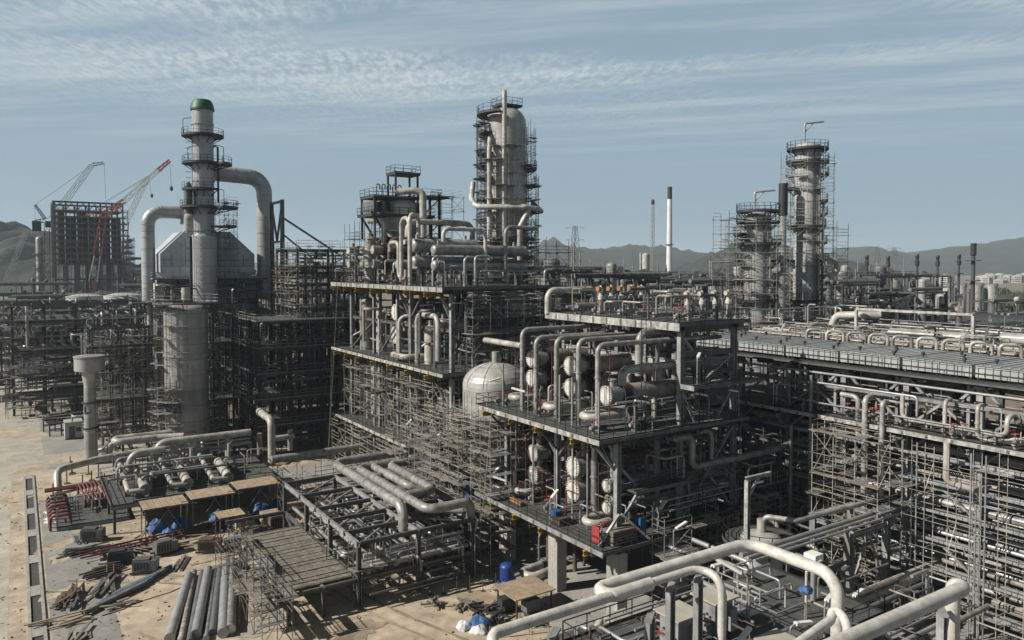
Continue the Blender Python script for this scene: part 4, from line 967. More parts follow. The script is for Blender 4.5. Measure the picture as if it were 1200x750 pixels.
pipe('cream pipe dropping with an offset down the right front of the tall silver column', [around(3.4, 3.8, 38.5), around(1.9, 4.0, 35.6), around(1.9, 4.0, 28)], .42, 'pipe_cream', 1.2, 'overhead_pipe')
P_, L_ = ring_poles(BC, 3.3, 4.5, 6, 85, 178)
scaffold('scaffold wrapping the left back of the tall silver column', P_, L_, 27, 51, 2.0, random.Random(55), .32)
P_, L_ = ring_poles(BC, 3.3, 4.6, 12)
scaffold('dense scaffold cage around the foot of the tall silver column', P_, L_, 24, 36.5, 1.9, random.Random(56), .22, r=.026)
P_, L_ = ring_poles(BC, 3.3, 4.8, 5, 305, 380)
scaffold('scaffold strip down the right side of the tall silver column', P_, L_, 30, 43, 2.0, random.Random(57), .35)
P_, L_ = grid_poles(62, 68, 4, 88, 91, 2)
scaffold('low open scaffold right of the tall silver column', P_, L_, 22, 33.6, 2.0, random.Random(58), .3)

clutter('standing between the exchangers on the upper open deck', 54, 41.5, 56, 46.6, 65, (16.02, 19.5), 150, 'drain_pipe', 'vvvlx', .04, .13, ('pipe_grey', 'galv', 'pipe_cream', 'pipe_dark'))
clutter('standing along the front of the lower shaded deck', 36, 40.2, 48, 46.6, 65, (7.12, 10.4), 151, 'drain_pipe', 'vvvl', .04, .12, ('pipe_grey', 'galv', 'pipe_cream', 'red_pipe'))
clutter('crowding the right face of the central structure', 36, 46, 57, 46.3, 48.5, (7.2, 11.4, 15.3), 152, 'riser_pipe', 'vvxxl', .07, .2, ('pipe_grey', 'steel', 'pipe_dark', 'galv'))
clutter('crowding the right face of the drum structure', 44, 44, 57, 76.9, 79, (7.2, 12, 17, 22, 26.8), 153, 'riser_pipe', 'vvxxl', .07, .22, ('pipe_grey', 'galv', 'pipe_dark', 'steel'))
P_, L_ = ring_poles(RC, 3.0, 4.2, 9, 150, 330); scaffold('scaffold around the foot of the dark reactor', P_, L_, 27.6, 36.5, 1.9, random.Random(154), .25, r=.026, sm='scaf_lit')
P_, L_ = ring_poles(BC, 3.25, 4.4, 7, 180, 265); scaffold('light scaffold up the left front of the tall silver column', P_, L_, 36, 47.5, 1.9, random.Random(155), .16, r=.022, sub=.35, bracep=.15)
P_, L_ = ring_poles(BC, 3.25, 4.4, 6, 290, 372); scaffold('upper scaffold up the right side of the tall silver column', P_, L_, 43, 50.5, 1.9, random.Random(156), .2, r=.026)
P_, L_ = ring_poles(VC, 3.95, 4.7, 9, 150, 330); scaffold('inner scaffold hugging the domed silver vessel', P_, L_, 2, 13.4, 1.8, random.Random(157), .16, r=.024, sm='scaf_lit')
# valves with handwheels on both decks
def handwheel(x, y, z, txt, grp):
    t = thing('gate_valve', None, 'valve', (x, y, z))
    build(MB().tube([(x, y, z), (x, y, z+.75)], .14, 8).tube([(x-.35, y, z+.5), (x+.35, y, z+.5)], .17, 8), 'body', 'pipe_grey', t)
    build(MB().tube([(x, y, z+.75), (x, y, z+1.25)], .04, 6), 'stem', 'galv', t)
    build(MB().tube([(x+.26*cos(a), y+.26*sin(a), z+1.2) for a in [2*pi*k/12 for k in range(13)]], .035, 5, False), 'handwheel', 'red_paint', t)
    pend(t, txt, (x, y, z), grp)
rd = random.Random(158)
for k in range(16): handwheel(rd.uniform(39.6, 47), rd.uniform(46.8, 64.6), 16.02, 'small handwheel valve on the upper open deck', 'handwheel valves of the upper deck')
for k in range(12): handwheel(rd.uniform(39.6, 46), rd.uniform(46.8, 64.6), 7.12, 'small handwheel valve on the lower shaded deck', 'handwheel valves of the lower deck')
for k in range(14): handwheel(rd.uniform(48.6, 56.4), rd.uniform(47, 65), 25.02, 'small handwheel valve on the top deck', 'handwheel valves of the top deck')
for k in range(14): handwheel(rd.uniform(41.6, 46), rd.uniform(78, 112), 27.52, 'small handwheel valve on the roof deck of the drum structure', 'handwheel valves of the drum structure')
for k in range(16): handwheel(rd.uniform(63.2, 64.6), rd.uniform(20, 49), 16.02, 'small handwheel valve on the right rack walkway', 'handwheel valves of the right rack')
# ------------------------------------------------------------------ stack, furnace and ducts
SC_ = (27.1, 137.6); SR = 1.72
t = thing('furnace_stack', 'tall silver stack with a green cap and black ring platforms, left', 'stack', (SC_[0], SC_[1], 24))
build(MB().lathe([(2.05, 24), (2.05, 34.4), (2.0, 35.2), (SR, 35.6), (SR, 57.2)], (SC_[0], SC_[1], 0), 36), 'shell', 'stack_skin', t)
build(MB().lathe([(1.74, 56.7), (1.98, 56.7), (1.98, 57.0), (1.80, 57.7), (1.55, 58.25), (1.3, 58.5), (0, 58.6)], (SC_[0], SC_[1], 0), 14), 'cap_cover', 'green_cap', t)
for z in (36, 44.5, 50.5, 54.2): build(MB().lathe([(SR, z), (SR+.12, z), (SR+.12, z+.22), (SR, z+.22)], (SC_[0], SC_[1], 0), 36), 'stiffener_ring', 'stack_skin', t)
ring_platform(t, SC_, SR, 52.4, 0, 360, 1.7); ring_platform(t, SC_, SR, 47.7, 0, 360, 1.7)
ring_platform(t, SC_, SR, 47.69, 300, 372, 3.0); ring_platform(t, SC_, SR, 40.2, 0, 360, 2.1); ring_platform(t, SC_, SR, 40.19, 290, 385, 3.9)
ring_platform(t, SC_, SR, 43.2, 180, 300, 1.8); ring_platform(t, SC_, SR, 37, 300, 380, 3.6)
for z, a in ((47.7, 2.2), (47.7, -.3), (40.2, 2.4), (40.2, -.4), (52.4, 2.6)):
    b = MB(); x, y = SC_[0]+(SR+1.6)*cos(a), SC_[1]+(SR+1.6)*sin(a); s = 1 if cos(a) < 0 else -1
    b.tube(fillet([(x, y, z), (x, y, z+3), (x+s*1.4, y, z+3.2)], .3, 3), .06, 5); build(b, 'davit', 'steel_dark', t)
b = MB(); ladder(b, (SC_[0]-1.9, SC_[1]-1.2, 25), 52.4, .6, 1)
for z in range(27, 52): b.tube([(SC_[0]-1.9-.6+.5*cos(a), SC_[1]-.9+.5*sin(a), z) for a in [pi*.25+1.5*pi*q/6 for q in range(7)]], .03, 4, False)
build(b, 'caged_ladder', 'steel_dark', t)
build(MB().tube([(SC_[0]+2.2, SC_[1]-1, 41), (SC_[0]+2.2, SC_[1]-1, 50.5), (SC_[0]+1.6, SC_[1]-.8, 50.8)], .18), 'conduit', 'steel_dark', t)
build(MB().lathe([(.7, 39), (.7, 43.6), (.3, 44.3)], (SC_[0]-2.6, SC_[1]-.6, 0), 12), 'side_nozzle', 'pipe_dark', t)
build(MB().box((SC_[0]-2.7, SC_[1]-2.0, 25), (SC_[0]-2.3, SC_[1]-1.5, 35)), 'cable_trunk', 'steel_dark', t)
# furnace body
F0, F1, FY0, FY1 = 20.0, 37.0, 141.0, 152.0
ft = thing('furnace', 'blue grey panelled furnace with sloping shoulders behind the green capped stack', 'furnace', (28.5, 146, 0))
def prism(prof, y0, y1):
    b = MB(); n = len(prof); b.v += [(x, y0, z) for x, z in prof]+[(x, y1, z) for x, z in prof]
    b.face(list(range(n))); b.face(list(range(2*n-1, n-1, -1)))
    for i in range(n): j = (i+1) % n; b.face([j, i, n+i, n+j])
    return b
hood = [(21.6, 28.0), (35.4, 28.0), (36.4, 29.0), (36.4, 32.2), (32.2, 36.2), (24.5, 36.2), (20.6, 32.2), (20.6, 29.0)]
build(prism(hood, FY0, FY1), 'hood', 'panel_grey', ft)
b = MB()     # raised panels on the hood's face and slopes
for (x0, x1, z0, z1) in ((20.9, 23.6, 28.3, 29.9), (23.8, 26.4, 28.3, 29.9), (28.4, 31.0, 28.3, 29.9), (31.2, 33.6, 28.3, 29.9), (33.8, 36.1, 29.0, 29.9), (24.7, 26.6, 33.6, 35.9), (30.2, 32.0, 33.6, 35.9), (26.8, 30.0, 33.2, 35.9)):
    b.box((x0, FY0-.05, z0), (x1, FY0-.003, z1))
build(b, 'raised_panel', 'panel_light', ft)
b = MB()
for s, xa, xb in ((1, 20.7, 24.6), (-1, 36.3, 32.1)):
    for k in range(5):
        t0, t1 = k/5+.015, (k+1)/5-.015
        p0 = (xa+(xb-xa)*t0, 32.2+4*t0); p1 = (xa+(xb-xa)*t1, 32.2+4*t1); nx, nz = s*.72, -.70
        o = len(b.v)
        q = [(p0[0]+nx*.1, p0[1]+nz*.1), (p1[0]+nx*.1, p1[1]+nz*.1), (p1[0]+nx*1.3, p1[1]+nz*1.3), (p0[0]+nx*1.3, p0[1]+nz*1.3)]
        for y in (FY0-.06, FY0-.003): b.v += [(x, y, z) for x, z in q]
        for f in ((0, 1, 2, 3), (7, 6, 5, 4), (0, 4, 5, 1), (1, 5, 6, 2), (2, 6, 7, 3), (3, 7, 4, 0)): b.face([o+i for i in f])
build(b, 'shoulder_panel', 'panel_light', ft)
b = MB()
for k in range(6):
    z = 28.6+k*1.25; b.box((20.55, FY0-.04, z), (36.45, FY0-.0025, z+.05)) if z < 32 else None
for x in (22.4, 24.6, 26.9, 30.0, 32.2, 34.4): b.box((x, FY0-.045, 28), (x+.06, FY0-.0025, 32 if x < 24 or x > 33 else 36))
build(b, 'panel_seam', 'panel_seam', ft)
build(MB().box((F0, FY0+.2, 6), (F1, FY1-.2, 27.7)), 'firebox', 'furnace_wall', ft)
b = MB()
for x in (20.0, 23.2, 26.4, 29.6, 32.8, 36.7): b.box((x, FY0-.05, 3), (x+.35, FY0+.19, 27.6))
for z in (10, 14, 18, 22, 25.5): b.box((20.36, FY0-.02, z), (36.7, FY0+.19, z+.3))
build(b, 'buckstay', 'steel', ft)
for x in (20.6, 25.8, 31.0, 36.2): build(MB().box((x-.4, FY0+.5, 0), (x+.4, FY1-.5, 5.99)), 'support_leg', 'concrete', ft)
for z in (24.4, 27.9):
    b = MB().box((19.0, FY0-2.4, z-.2), (38.0, FY0-.3, z)); pf = build(b, 'platform', 'grating', ft)
    b = MB(); rails(b, [(19, FY0-.4, z), (19.05, FY0-2.35, z), (37.95, FY0-2.35, z), (37.95, FY0-.4, z)]); build(b, 'railing', 'rail_grey', pf)
build(MB().box((24.5, FY0-2.3, 24.5), (26, FY0-1.9, 25.9)), 'blue_cover', 'tarp_blue', ft)
build(MB().box((19.2, FY0-3.2, 23.2), (20.6, FY0-1.6, 27.2)), 'beige_cabinet', 'box_beige', ft)
def duct(lab, pts, r, bend, extra):
    t = thing('flue_duct', lab, 'duct', (pts[-1][0], pts[-1][1], pts[-1][2]))
    f = fillet(pts, bend, 8); build(MB().tube(f, r, 26), 'shell', 'stack_skin', t)
    b = MB()
    L_ = 0
    for p, q in zip(f, f[1:]):
        l = sqrt(dot(vsub(q, p), vsub(q, p))); d = norm(vsub(q, p))
        for j in range(max(1, int(l/2.2))):
            c = vadd(p, vsub(q, p), j/max(1, int(l/2.2))); b.tube([vadd(c, d, -.07), vadd(c, d, .07)], r*1.04, 26)
    build(b, 'seam_rings', 'galv', t); return t
yd = 146.0
duct('silver flue duct arching left from the furnace top and down', [(25.6, 144.5, 37.6), (25.6, 144.5, 39.6), (19.2, 144.5, 39.6), (19.2, 144.5, 24)], 1.12, 2.3, 0)
duct('larger silver flue duct arching right from the stack and down', [(28.2, 142.5, 46.8), (38.7, 142.5, 46.4), (38.7, 142.5, 24)], 1.4, 2.9, 0)
pipe('thick silver U shaped duct elbow between stack and furnace hood', [(25.4, 141.5, 36), (25.4, 140.6, 39.2), (26.8, 139.6, 39.4)], .95, 'stack_skin', 1.4, 'duct_elbow', 'duct')
P_, L_ = grid_poles(29.4, 32.4, 3, 136.4, 139.4, 2)
scaffold('scaffold stair tower to the right of the green capped stack', P_, L_, 25, 41, 2.0, random.Random(60), .2, bracep=.5)

# fat silver column
FC = (21.2, 121.6)
t = thing('silver_column', 'fat silver banded column standing before the furnace', 'column', (FC[0], FC[1], 0))
build(MB().dome((FC[0], FC[1], 0), 3.1, 1.2, 23.4, 1.1, 44), 'shell', 'clad_grey', t)
build(MB().lathe([(3.35, 0), (3.35, 1.2)], (FC[0], FC[1], 0), 44), 'skirt', 'concrete', t)
for z in (8.5, 16.6): build(MB().lathe([(3.2, z), (3.27, z), (3.27, z+.3), (3.2, z+.3)], (FC[0], FC[1], 0), 44), 'stiffener_ring', 'clad_grey', t)
ring_platform(t, FC, 3.2, 24.6, 130, 420, 1.4, 'grating', 'rail_grey'); ring_platform(t, FC, 3.2, 9.6, 190, 245, 1.5, 'grating')
build(MB().tube([(FC[0], FC[1], 25), (FC[0], FC[1], 26.8)], .6), 'nozzle', 'pipe_cream', t)
P_, L_ = ring_poles(FC, 3.5, 5.1, 5, 180, 245)
scaffold('narrow scaffold clinging to the lower left of the fat silver column', P_, L_, 0, 13.5, 1.7, random.Random(62), .4, bracep=.4)
P_, L_ = ring_poles(FC, 3.7, 5.2, 4, -35, 60)
scaffold('scaffold up the shaded right flank of the fat silver column', P_, L_, 0, 25, 2.0, random.Random(63), .15, sm='scaf_shaded')

# ------------------------------------------------------------------ K and L: dark open frames between furnace and M
def open_frame(label, xs, ys, zs, mcol='steel', decks=(), seed=1, w=.4, beams='steel', bracing=1.0, rail='rail_grey', name='steel_structure', dmat='grating'):
    rd = random.Random(seed)
    t = thing(name, label, 'steel structure', ((xs[0]+xs[-1])/2, (ys[0]+ys[-1])/2, 0))
    for x in xs:
        for y in ys: column(t, x, y, 0, zs[-1], w, mcol)
    for z in zs:
        for x in xs: beam(t, (x, ys[0]+.02, z-.2), (x, ys[-1]-.02, z-.2), .22, .36, beams)
        for y in ys: beam(t, (xs[0]+.02, y, z-.24), (xs[-1]-.02, y, z-.24), .22, .36, beams)
    zz = [0]+list(zs)
    for i in range(len(zz)-1):
        for j in range(len(xs)-1):
            if rd.random() < .45*bracing: brace(t, (xs[j], ys[0]-.02, zz[i]+.1), (xs[j+1], ys[0]-.02, zz[i+1]-.4), .1, beams)
        for j in range(len(ys)-1):
            if rd.random() < .45*bracing: brace(t, (xs[0]-.02, ys[j], zz[i]+.1), (xs[0]-.02, ys[j+1], zz[i+1]-.4), .1, beams)
    for z in decks:
        build(MB().box((xs[0]-.6, ys[0]-.6, z-.02), (xs[-1]+.6, ys[-1]+.6, z+.08)), 'deck', dmat, t)
        railing(t, [(xs[-1]+.55, ys[0]-.55, z+.08), (xs[0]-.55, ys[0]-.55, z+.08), (xs[0]-.55, ys[-1]+.55, z+.08)], rail)
    return t
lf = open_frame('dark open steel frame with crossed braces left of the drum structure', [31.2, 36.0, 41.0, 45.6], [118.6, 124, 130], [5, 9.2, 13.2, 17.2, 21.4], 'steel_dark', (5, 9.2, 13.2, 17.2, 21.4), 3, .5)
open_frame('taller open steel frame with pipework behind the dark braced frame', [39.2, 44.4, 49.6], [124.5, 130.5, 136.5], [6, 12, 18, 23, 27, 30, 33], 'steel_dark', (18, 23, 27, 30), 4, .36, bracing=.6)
t = thing('steel_portal', 'slender twin column portal frame sticking up right of the furnace', 'steel portal', (40, 134, 0))
for y in (131.0, 137.4): build(MB().hsec((38.6, y, 0), (38.6, y, 41.6), .6, .6, up=(0, 1, 0), t=.08), 'column', 'steel', t)
build(MB().bar((38.6, 131, 41.3), (38.6, 137.4, 41.3), .35, .4), 'cross_beam', 'steel', t)
for p, q in (((38.6, 131.2, 40.8), (38.6, 134.2, 34.5)), ((38.6, 137.2, 40.8), (38.6, 134.2, 34.5)), ((38.8, 131, 35.5), (46.4, 129, 28.9)), ((38.8, 131, 39.0-.6), (49.4, 131, 31.8))): build(MB().bar(p, q, .3, .3), 'brace', 'steel', t)
build(MB().box((38.3, 131.4, 34.2), (38.9, 137, 34.5)), 'tie_beam', 'steel', t)
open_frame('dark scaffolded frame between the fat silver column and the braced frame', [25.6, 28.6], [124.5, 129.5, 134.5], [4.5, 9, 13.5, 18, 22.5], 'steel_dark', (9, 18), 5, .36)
for k, (x0, x1, nx, y0, y1, ny, z1) in enumerate(((24.6, 30.2, 5, 122.2, 124.0, 2, 24), (31.4, 45.4, 7, 116.2, 117.8, 2, 21), (29.2, 30.6, 2, 118.5, 130, 5, 22), (46.2, 50.2, 3, 118, 123, 3, 24), (39.5, 49.5, 5, 122.2, 123.8, 2, 31))):
    P_, L_ = grid_poles(x0, x1, nx, y0, y1, ny)
    o = scaffold(None, P_, L_, 0, z1, 2.0, random.Random(65+k), .06, sub=.3, bracep=.12, sm='scaf_shaded', group='scaffolds on the dark frames'); pend(o, 'tall shaded scaffold screening the dark frames beside the silver column', (x0, y0, 10), 'scaffolds on the dark frames')
clutter('inside the dark braced frame left of centre', 62, 31, 46, 118, 130, (.2, 4.8, 9, 13, 17, 21), 14, kinds='vvxyl', rmin=.06, rmax=.24, mats=('pipe_dark', 'steel', 'pipe_dark', 'pipe_grey', 'galv'))
clutter('high in the taller open frame', 90, 39, 50, 124.5, 136.5, (12.2, 18, 23, 27, 30, 33), 15, kinds='vvxyl', rmin=.06, rmax=.26)
clutter('between the fat silver column and the braced frame', 26, 25, 30.5, 122, 135, (.2, 4.5, 9, 13.5, 18, 22), 16, kinds='vvxl', rmin=.06, rmax=.2, mats=('pipe_dark', 'steel', 'galv'))
clutter('on the platforms before the furnace', 50, 19.5, 37.5, 136, 140.5, (21.5, 24.4, 27.5), 17, kinds='vxl', rmin=.06, rmax=.2)
for (px, py, X) in ((305, 375, 31), (347, 356, 39.2), (312, 345, 38), (262, 252, 30), (272, 335, 30), (215, 338, 21)):
    p = at(px, py+10, X=X); lamp_fitting(p[0], p[1], p[2]-1.5, 2, RN.uniform(-.5, 3), .2, 1.2, 'white strip lamp high on the dark frames near the furnace', 'strip lamps near the furnace')

# ------------------------------------------------------------------ heater block with panels, and the mushroom vent
t = thing('heater_block', 'grey panelled heater block between the mushroom vent and the fat column', 'heater', (17, 152, 0))
build(MB().box((13.6, 149, 2.5), (22.0, 157, 14.2)), 'casing', 'panel_grey', t)
b = MB()
for i in range(3):
    for j in range(3): b.box((13.9+i*2.75, 148.93, 3.0+j*3.8), (16.3+i*2.75, 148.997, 6.3+j*3.8))
build(b, 'panel', 'panel_light', t)
b = MB()
for j in range(3):
    for i in range(2): b.box((13.53, 149.4+i*3.8, 3.0+j*3.8), (13.597, 152.6+i*3.8, 6.3+j*3.8))
build(b, 'side_panel', 'panel_light', t)
for x in (14, 21.5):
    for y in (149.5, 156.5): build(MB().box((x-.3, y-.3, 0), (x+.3, y+.3, 2.49)), 'leg', 'concrete', t)
for z in (5.5, 10.2, 14.4):
    pf = build(MB().box((12.2, 147.4, z-.15), (22.6, 148.8, z)), 'walkway', 'grating', t); b = MB(); rails(b, [(12.25, 148.7, z), (12.25, 147.45, z), (22.5, 147.45, z)]); build(b, 'railing', 'rail_grey', pf)
P_, L_ = grid_poles(10.6, 12.8, 2, 147, 157, 5)
scaffold('tall thin scaffold left of the grey panelled heater block', P_, L_, 0, 19, 1.9, random.Random(71), .4)
P_, L_ = grid_poles(12.8, 22.4, 5, 145.4, 146.8, 2)
scaffold('scaffold across the front of the grey panelled heater block', P_, L_, 0, 11, 1.9, random.Random(72), .25)
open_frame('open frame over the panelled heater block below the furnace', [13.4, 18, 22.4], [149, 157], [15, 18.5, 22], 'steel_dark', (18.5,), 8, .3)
clutter('above the panelled heater block', 30, 11, 22.5, 147, 158, (14.5, 18.4, 22), 18, kinds='vvxyl', rmin=.06, rmax=.22)
t = thing('mushroom_vent', 'slim grey vent pipe with a wide flat drum on top', 'vent pipe', (8.9, 130.0, 0))
build(MB().lathe([(.95, 0), (.8, 12.0), (1.1, 14.0)], (8.9, 130.0, 0), 20), 'shaft', 'clad_grey', t)
build(MB().lathe([(1.1, 14), (2.05, 14.3), (2.05, 16.3), (2.15, 16.3), (2.15, 16.5), (0, 16.6)], (8.9, 130.0, 0), 24), 'drum_head', 'clad_grey', t)
for z in (5.4, 9.3): build(MB().lathe([(.9, z), (1.15, z), (1.15, z+.2), (.9, z+.2)], (8.9, 130.0, 0), 20), 'band', 'steel_dark', t)
build(MB().tube(fillet([(8.9, 129.3, 8), (8.1, 128.1, 8), (8.1, 128.1, 9.2)], .3, 3), .2, 8), 'branch', 'pipe_grey', t)

# ------------------------------------------------------------------ block B: pipe tower at far left, with valves on top
open_frame('wide low pipe structure at the far left before the pale tanks', [-1, 4.5, 10, 16, 23], [180, 186, 192, 198], [4, 8, 12, 15.5, 19, 22.4], 'bg_steel', (8, 15.5, 19), 9, .4, bracing=.4)
clutter('in the far left pipe structure', 170, -1, 23, 180, 198, (.3, 4, 8, 12, 15.5, 19, 23.5), 19, kinds='vvxxyl', rmin=.08, rmax=.32)
for k in range(9):
    pipe('long level pipe across the front of the far left pipe structure', [(-1.5+k*.2, 179.4, 3+k*1.3), (23, 179.4, 3+k*1.3)], .16+.06*(k % 3), ('pipe_grey', 'pipe_dark', 'pipe_cream')[k % 3], pending=True, group='front pipes of the far left structure')
pipe('cream pipe framing the far left pipe structure at left', [(1.5, 178.6, 22), (1.5, 178.6, 13.4), (15, 178.6, 13.4)], .3, 'pipe_cream', .8, 'pipe_loop')
for k in range(5):
    x = 4.0+k*1.7; pipe('pale slanting short pipe end on the far left structure', [(x, 178.2, 16.5), (x, 178.2, 14.4), (x+.5, 176.8, 14.0)], .28, 'pipe_cream', .4, 'pipe_end', pending=True, group='slanting pipe ends on the far left structure')
P_, L_ = grid_poles(-2, 23, 12, 176.2, 178, 2); scaffold('long scaffold before the far left pipe structure', P_, L_, 0, 18, 2, random.Random(73), .3)
for (k, X, Y, s) in ((0, -12, 205, 1), (1, -14, 245, 1)):
    open_frame(('low dark pipe rack at the left edge of the picture, nearer one', 'low dark pipe rack at the left edge of the picture, farther one')[k], [X-14, X-6, X+2, X+10], [Y, Y+8], [5, 9, 13], 'bg_steel', (13,), 20+k, .4, bracing=.3, name='pipe_rack')
    for j in range(8): pipe(('level pipe on the nearer left edge rack', 'level pipe on the farther left edge rack')[k], [(X-15, Y+.8+j*.9, 5.3+(j % 3)*4), (X+11, Y+.8+j*.9, 5.3+(j % 3)*4)], .22+.05*(j % 3), ('pipe_grey', 'bg_pipe', 'pipe_dark')[j % 3], pending=True, group='pipes on the left edge racks')
# yard machinery far left
t = thing('parked_truck', 'small dark truck on the pale yard at the left edge', 'truck', (-4.5, 222, 0))
build(MB().box((-7, 221, .8), (-2.6, 223.2, 1.3)), 'chassis', 'steel_dark', t); build(MB().box((-2.6, 221, .8), (-.9, 223.2, 2.9)), 'cab', 'red_paint', t); build(MB().box((-7, 221, 1.31), (-2.8, 223.2, 2.2)), 'load_bed', 'steel', t)
for x in (-6.3, -5, -1.8):
    for y in (220.95, 223.0): build(MB().lathe([(0, 0), (.5, 0), (.5, .28), (0, .28)], (x, y, .5), 14, 'y'), 'wheel', 'flange_black', t)
for k, (x, y, w_, h, m) in enumerate(((6, 168, 4, 1.4, 'plank'), (10, 166.5, 3.2, 1.9, 'rust'), (13.5, 168.5, 3, 1.6, 'plywood'), (8.5, 163, 2.6, 1.2, 'steel_dark'), (12.5, 162.5, 2.4, 1.0, 'steel'))):
    b = MB(); r_ = random.Random(k)
    for q in range(7): b.bar((x-w_/2+r_.uniform(-.3, .3), y+r_.uniform(-.8, .8), .15+q*h/7), (x+w_/2+r_.uniform(-.3, .3), y+r_.uniform(-.8, .8), .15+q*h/7), .5, h/7.6)
    o = build(b, 'timber_stack', m, None, None, 'timber stack'); pend(o, 'loose stack of boards and beams beside the far left structure', (x, y, 0), 'stacks of boards on the yard')
t = thing('site_cabin', 'small pale site cabin at the foot of the mushroom vent', 'cabin', (7.5, 150, 0)); build(MB().box((6.4, 150, .25), (9.0, 153, 2.9)), 'cabin_wall', 'tank_pale', t); build(MB().box((6.3, 149.9, 2.9), (9.1, 153.1, 3.05)), 'roof', 'tank_pale', t)
build(MB().box((7.0, 149.95, .3), (7.9, 149.998, 2.3)), 'door', 'steel', t); build(MB().box((8.1, 149.95, 1.3), (8.8, 149.998, 2.0)), 'window', 'glass_dark', t)
for x in (6.6, 8.8): build(MB().box((x-.15, 150.1, 0), (x+.15, 152.9, .249)), 'skid', 'steel_dark', t)
# trestle frames in the paved yard
for k, (x, y) in enumerate(((4.4, 160), (5.2, 155), (8.2, 158), (10.8, 157))):
    b = MB()
    for (i, j) in ((-.9, -.6), (.9, -.6), (.9, .6), (-.9, .6)): b.bar((x+i, y+j, 0), (x+i, y+j, 2.2), .18, .18)
    for z in (1.1, 2.1): b.bar((x-.9, y-.6, z), (x+.9, y-.6, z), .12, .14); b.bar((x-.9, y+.6, z), (x+.9, y+.6, z), .12, .14)
    b.box((x-1.1, y-.8, 2.2), (x+1.1, y+.8, 2.34))
    o = build(b, 'steel_trestle', 'steel_dark', None, None, 'trestle'); pend(o, 'small dark steel trestle on the paved yard at left', (x, y, 1), 'trestles on the paved yard')
o = build(MB().tube([(11, 134, .3), (12.5, 134.5, 2.0)], [1.3, .15], 9), 'tarp_heap', 'tarp_white', None, 'crumpled white tarp heap on the concrete pad below the vent', 'tarp')
pipe('long grey ground pipe bending down on the concrete pad at left', [(4.0, 115.0, .1), (4.0, 117.4, 2.6), (9, 120.3, 2.7), (17.2, 122.4, 2.8)], .48, 'pipe_cream', 1.3, 'ground_pipe')
for k in range(12):
    x, y = random.Random(k).uniform(4, 13), random.Random(k+50).uniform(116, 131); h = random.Random(k+9).uniform(1.2, 2.6)
    o = build(MB().bar((x, y, 0), (x, y, h), .14, .14).box((x-.35, y-.35, 0), (x+.35, y+.35, .12)), 'anchor_post', 'rust' if k % 3 == 0 else 'steel', None, None, 'post'); pend(o, 'short steel anchor post on the sandy pad at left', (x, y, 0), 'anchor posts')

# ------------------------------------------------------------------ pump platform, its headers and the shelters
pf = thing('pump_platform', 'grey pump platform with three pairs of cream pipes at lower left', 'platform', (17, 99, 0))
build(MB().box((8.2, 93.6, 3.25), (27.4, 107.2, 3.4)), 'deck', 'grating', pf)
for y in (93.6, 100, 107): beam(pf, (8.2, y+.1, 3.0), (27.3, y+.1, 3.0), .2, .4, 'steel_light')
for x in (8.6, 14.8, 21, 27):
    beam(pf, (x, 93.8, 2.98), (x, 107, 2.98), .2, .36, 'steel')
    for y in (94, 100.4, 106.8): column(pf, x, y, 0, 2.8, .28)
railing(pf, [(27.3, 107.1, 3.4), (8.3, 107.1, 3.4), (8.3, 93.7, 3.4)]); railing(pf, [(10.5, 93.7, 3.4), (27.3, 93.7, 3.4), (27.3, 107.1, 3.4)], posts=2.2)
for i, x in enumerate((11.0, 15.6, 20.2)):
    w_ = ('left', 'middle', 'right')[i]
    t = thing('twin_filter', f'twin cream filter pipes lying on the {w_} of the pump platform', 'filter', (x, 98, 3.4), 'twin filters on the pump platform')
    build(MB().tube([(x-.8, 104.0, 5.5), (x-.8, 95.2, 4.2)], .30), 'thin_barrel', 'pipe_cream', t)
    build(MB().tube([(x+.9, 100.5, 5.0), (x+.9, 95.0, 4.3)], .55), 'fat_barrel', 'pipe_cream', t)
    build(MB().tube([(x-.8, 95.2, 4.2), (x+.9, 95.0, 4.2)], .30), 'link_pipe', 'pipe_cream', t)
    for y in (104.0, 102.6): build(MB().tube([(x-.8, y+.1, 5.5-(104-y)*.148), (x-.8, y-.1, 5.48-(104-y)*.148)], .45), 'flange', 'pipe_grey', t)
    build(MB().tube([(x+.9, 95.1, 4.3), (x+.9, 94.9, 4.28)], .62), 'flange', 'pipe_grey', t)
    for y in (96.2, 101.5): build(MB().box((x-1.1, y, 3.41), (x-.5, y+.25, 4.2)), 'saddle', 'steel', t)
    t = thing('feed_pump', f'dull pump set behind the {w_} filter pair on the platform', 'pump', (x+2.4, 101, 3.4), 'pumps on the pump platform')
    build(MB().box((x+1.8, 99, 3.41), (x+3.2, 102.6, 3.7)), 'base_frame', 'steel', t); build(MB().lathe([(.2, 0), (.55, .1), (.55, 1.5), (.3, 1.7)], (x+2.5, 99.2, 4.4), 16, 'y'), 'motor', 'pipe_dark', t)
    build(MB().lathe([(.3, 0), (.75, .2), (.75, .6), (.3, .8)], (x+2.5, 101.3, 4.4), 16, 'y'), 'casing', 'pipe_grey', t)
    build(MB().tube([(x+2.5, 101.7, 4.8), (x+2.5, 101.7, 6.9)], .2), 'discharge_pipe', 'pipe_cream', t)
zH = 7.4
pA = at(184, 520, z=zH); pB = at(293, 506, z=zH); yH = (pA[1]+pB[1])/2
pipe('long cream header pipe running level above the pumps', [(pA[0], yH-.2, 4.6), (pA[0], yH, zH), (pB[0], yH, zH)], .48, 'pipe_cream', 1.2, 'header_pipe')
for k in range(4): pipe('cream drop pipe from the long pump header', [(pA[0]+4.5+k*4.2, yH, zH-.3), (pA[0]+4.5+k*4.2, yH, 4.2)], .36, 'pipe_cream', name='drop_pipe', pending=True, group='drop pipes of the pump header')
pC = at(161, 545, z=5.2)
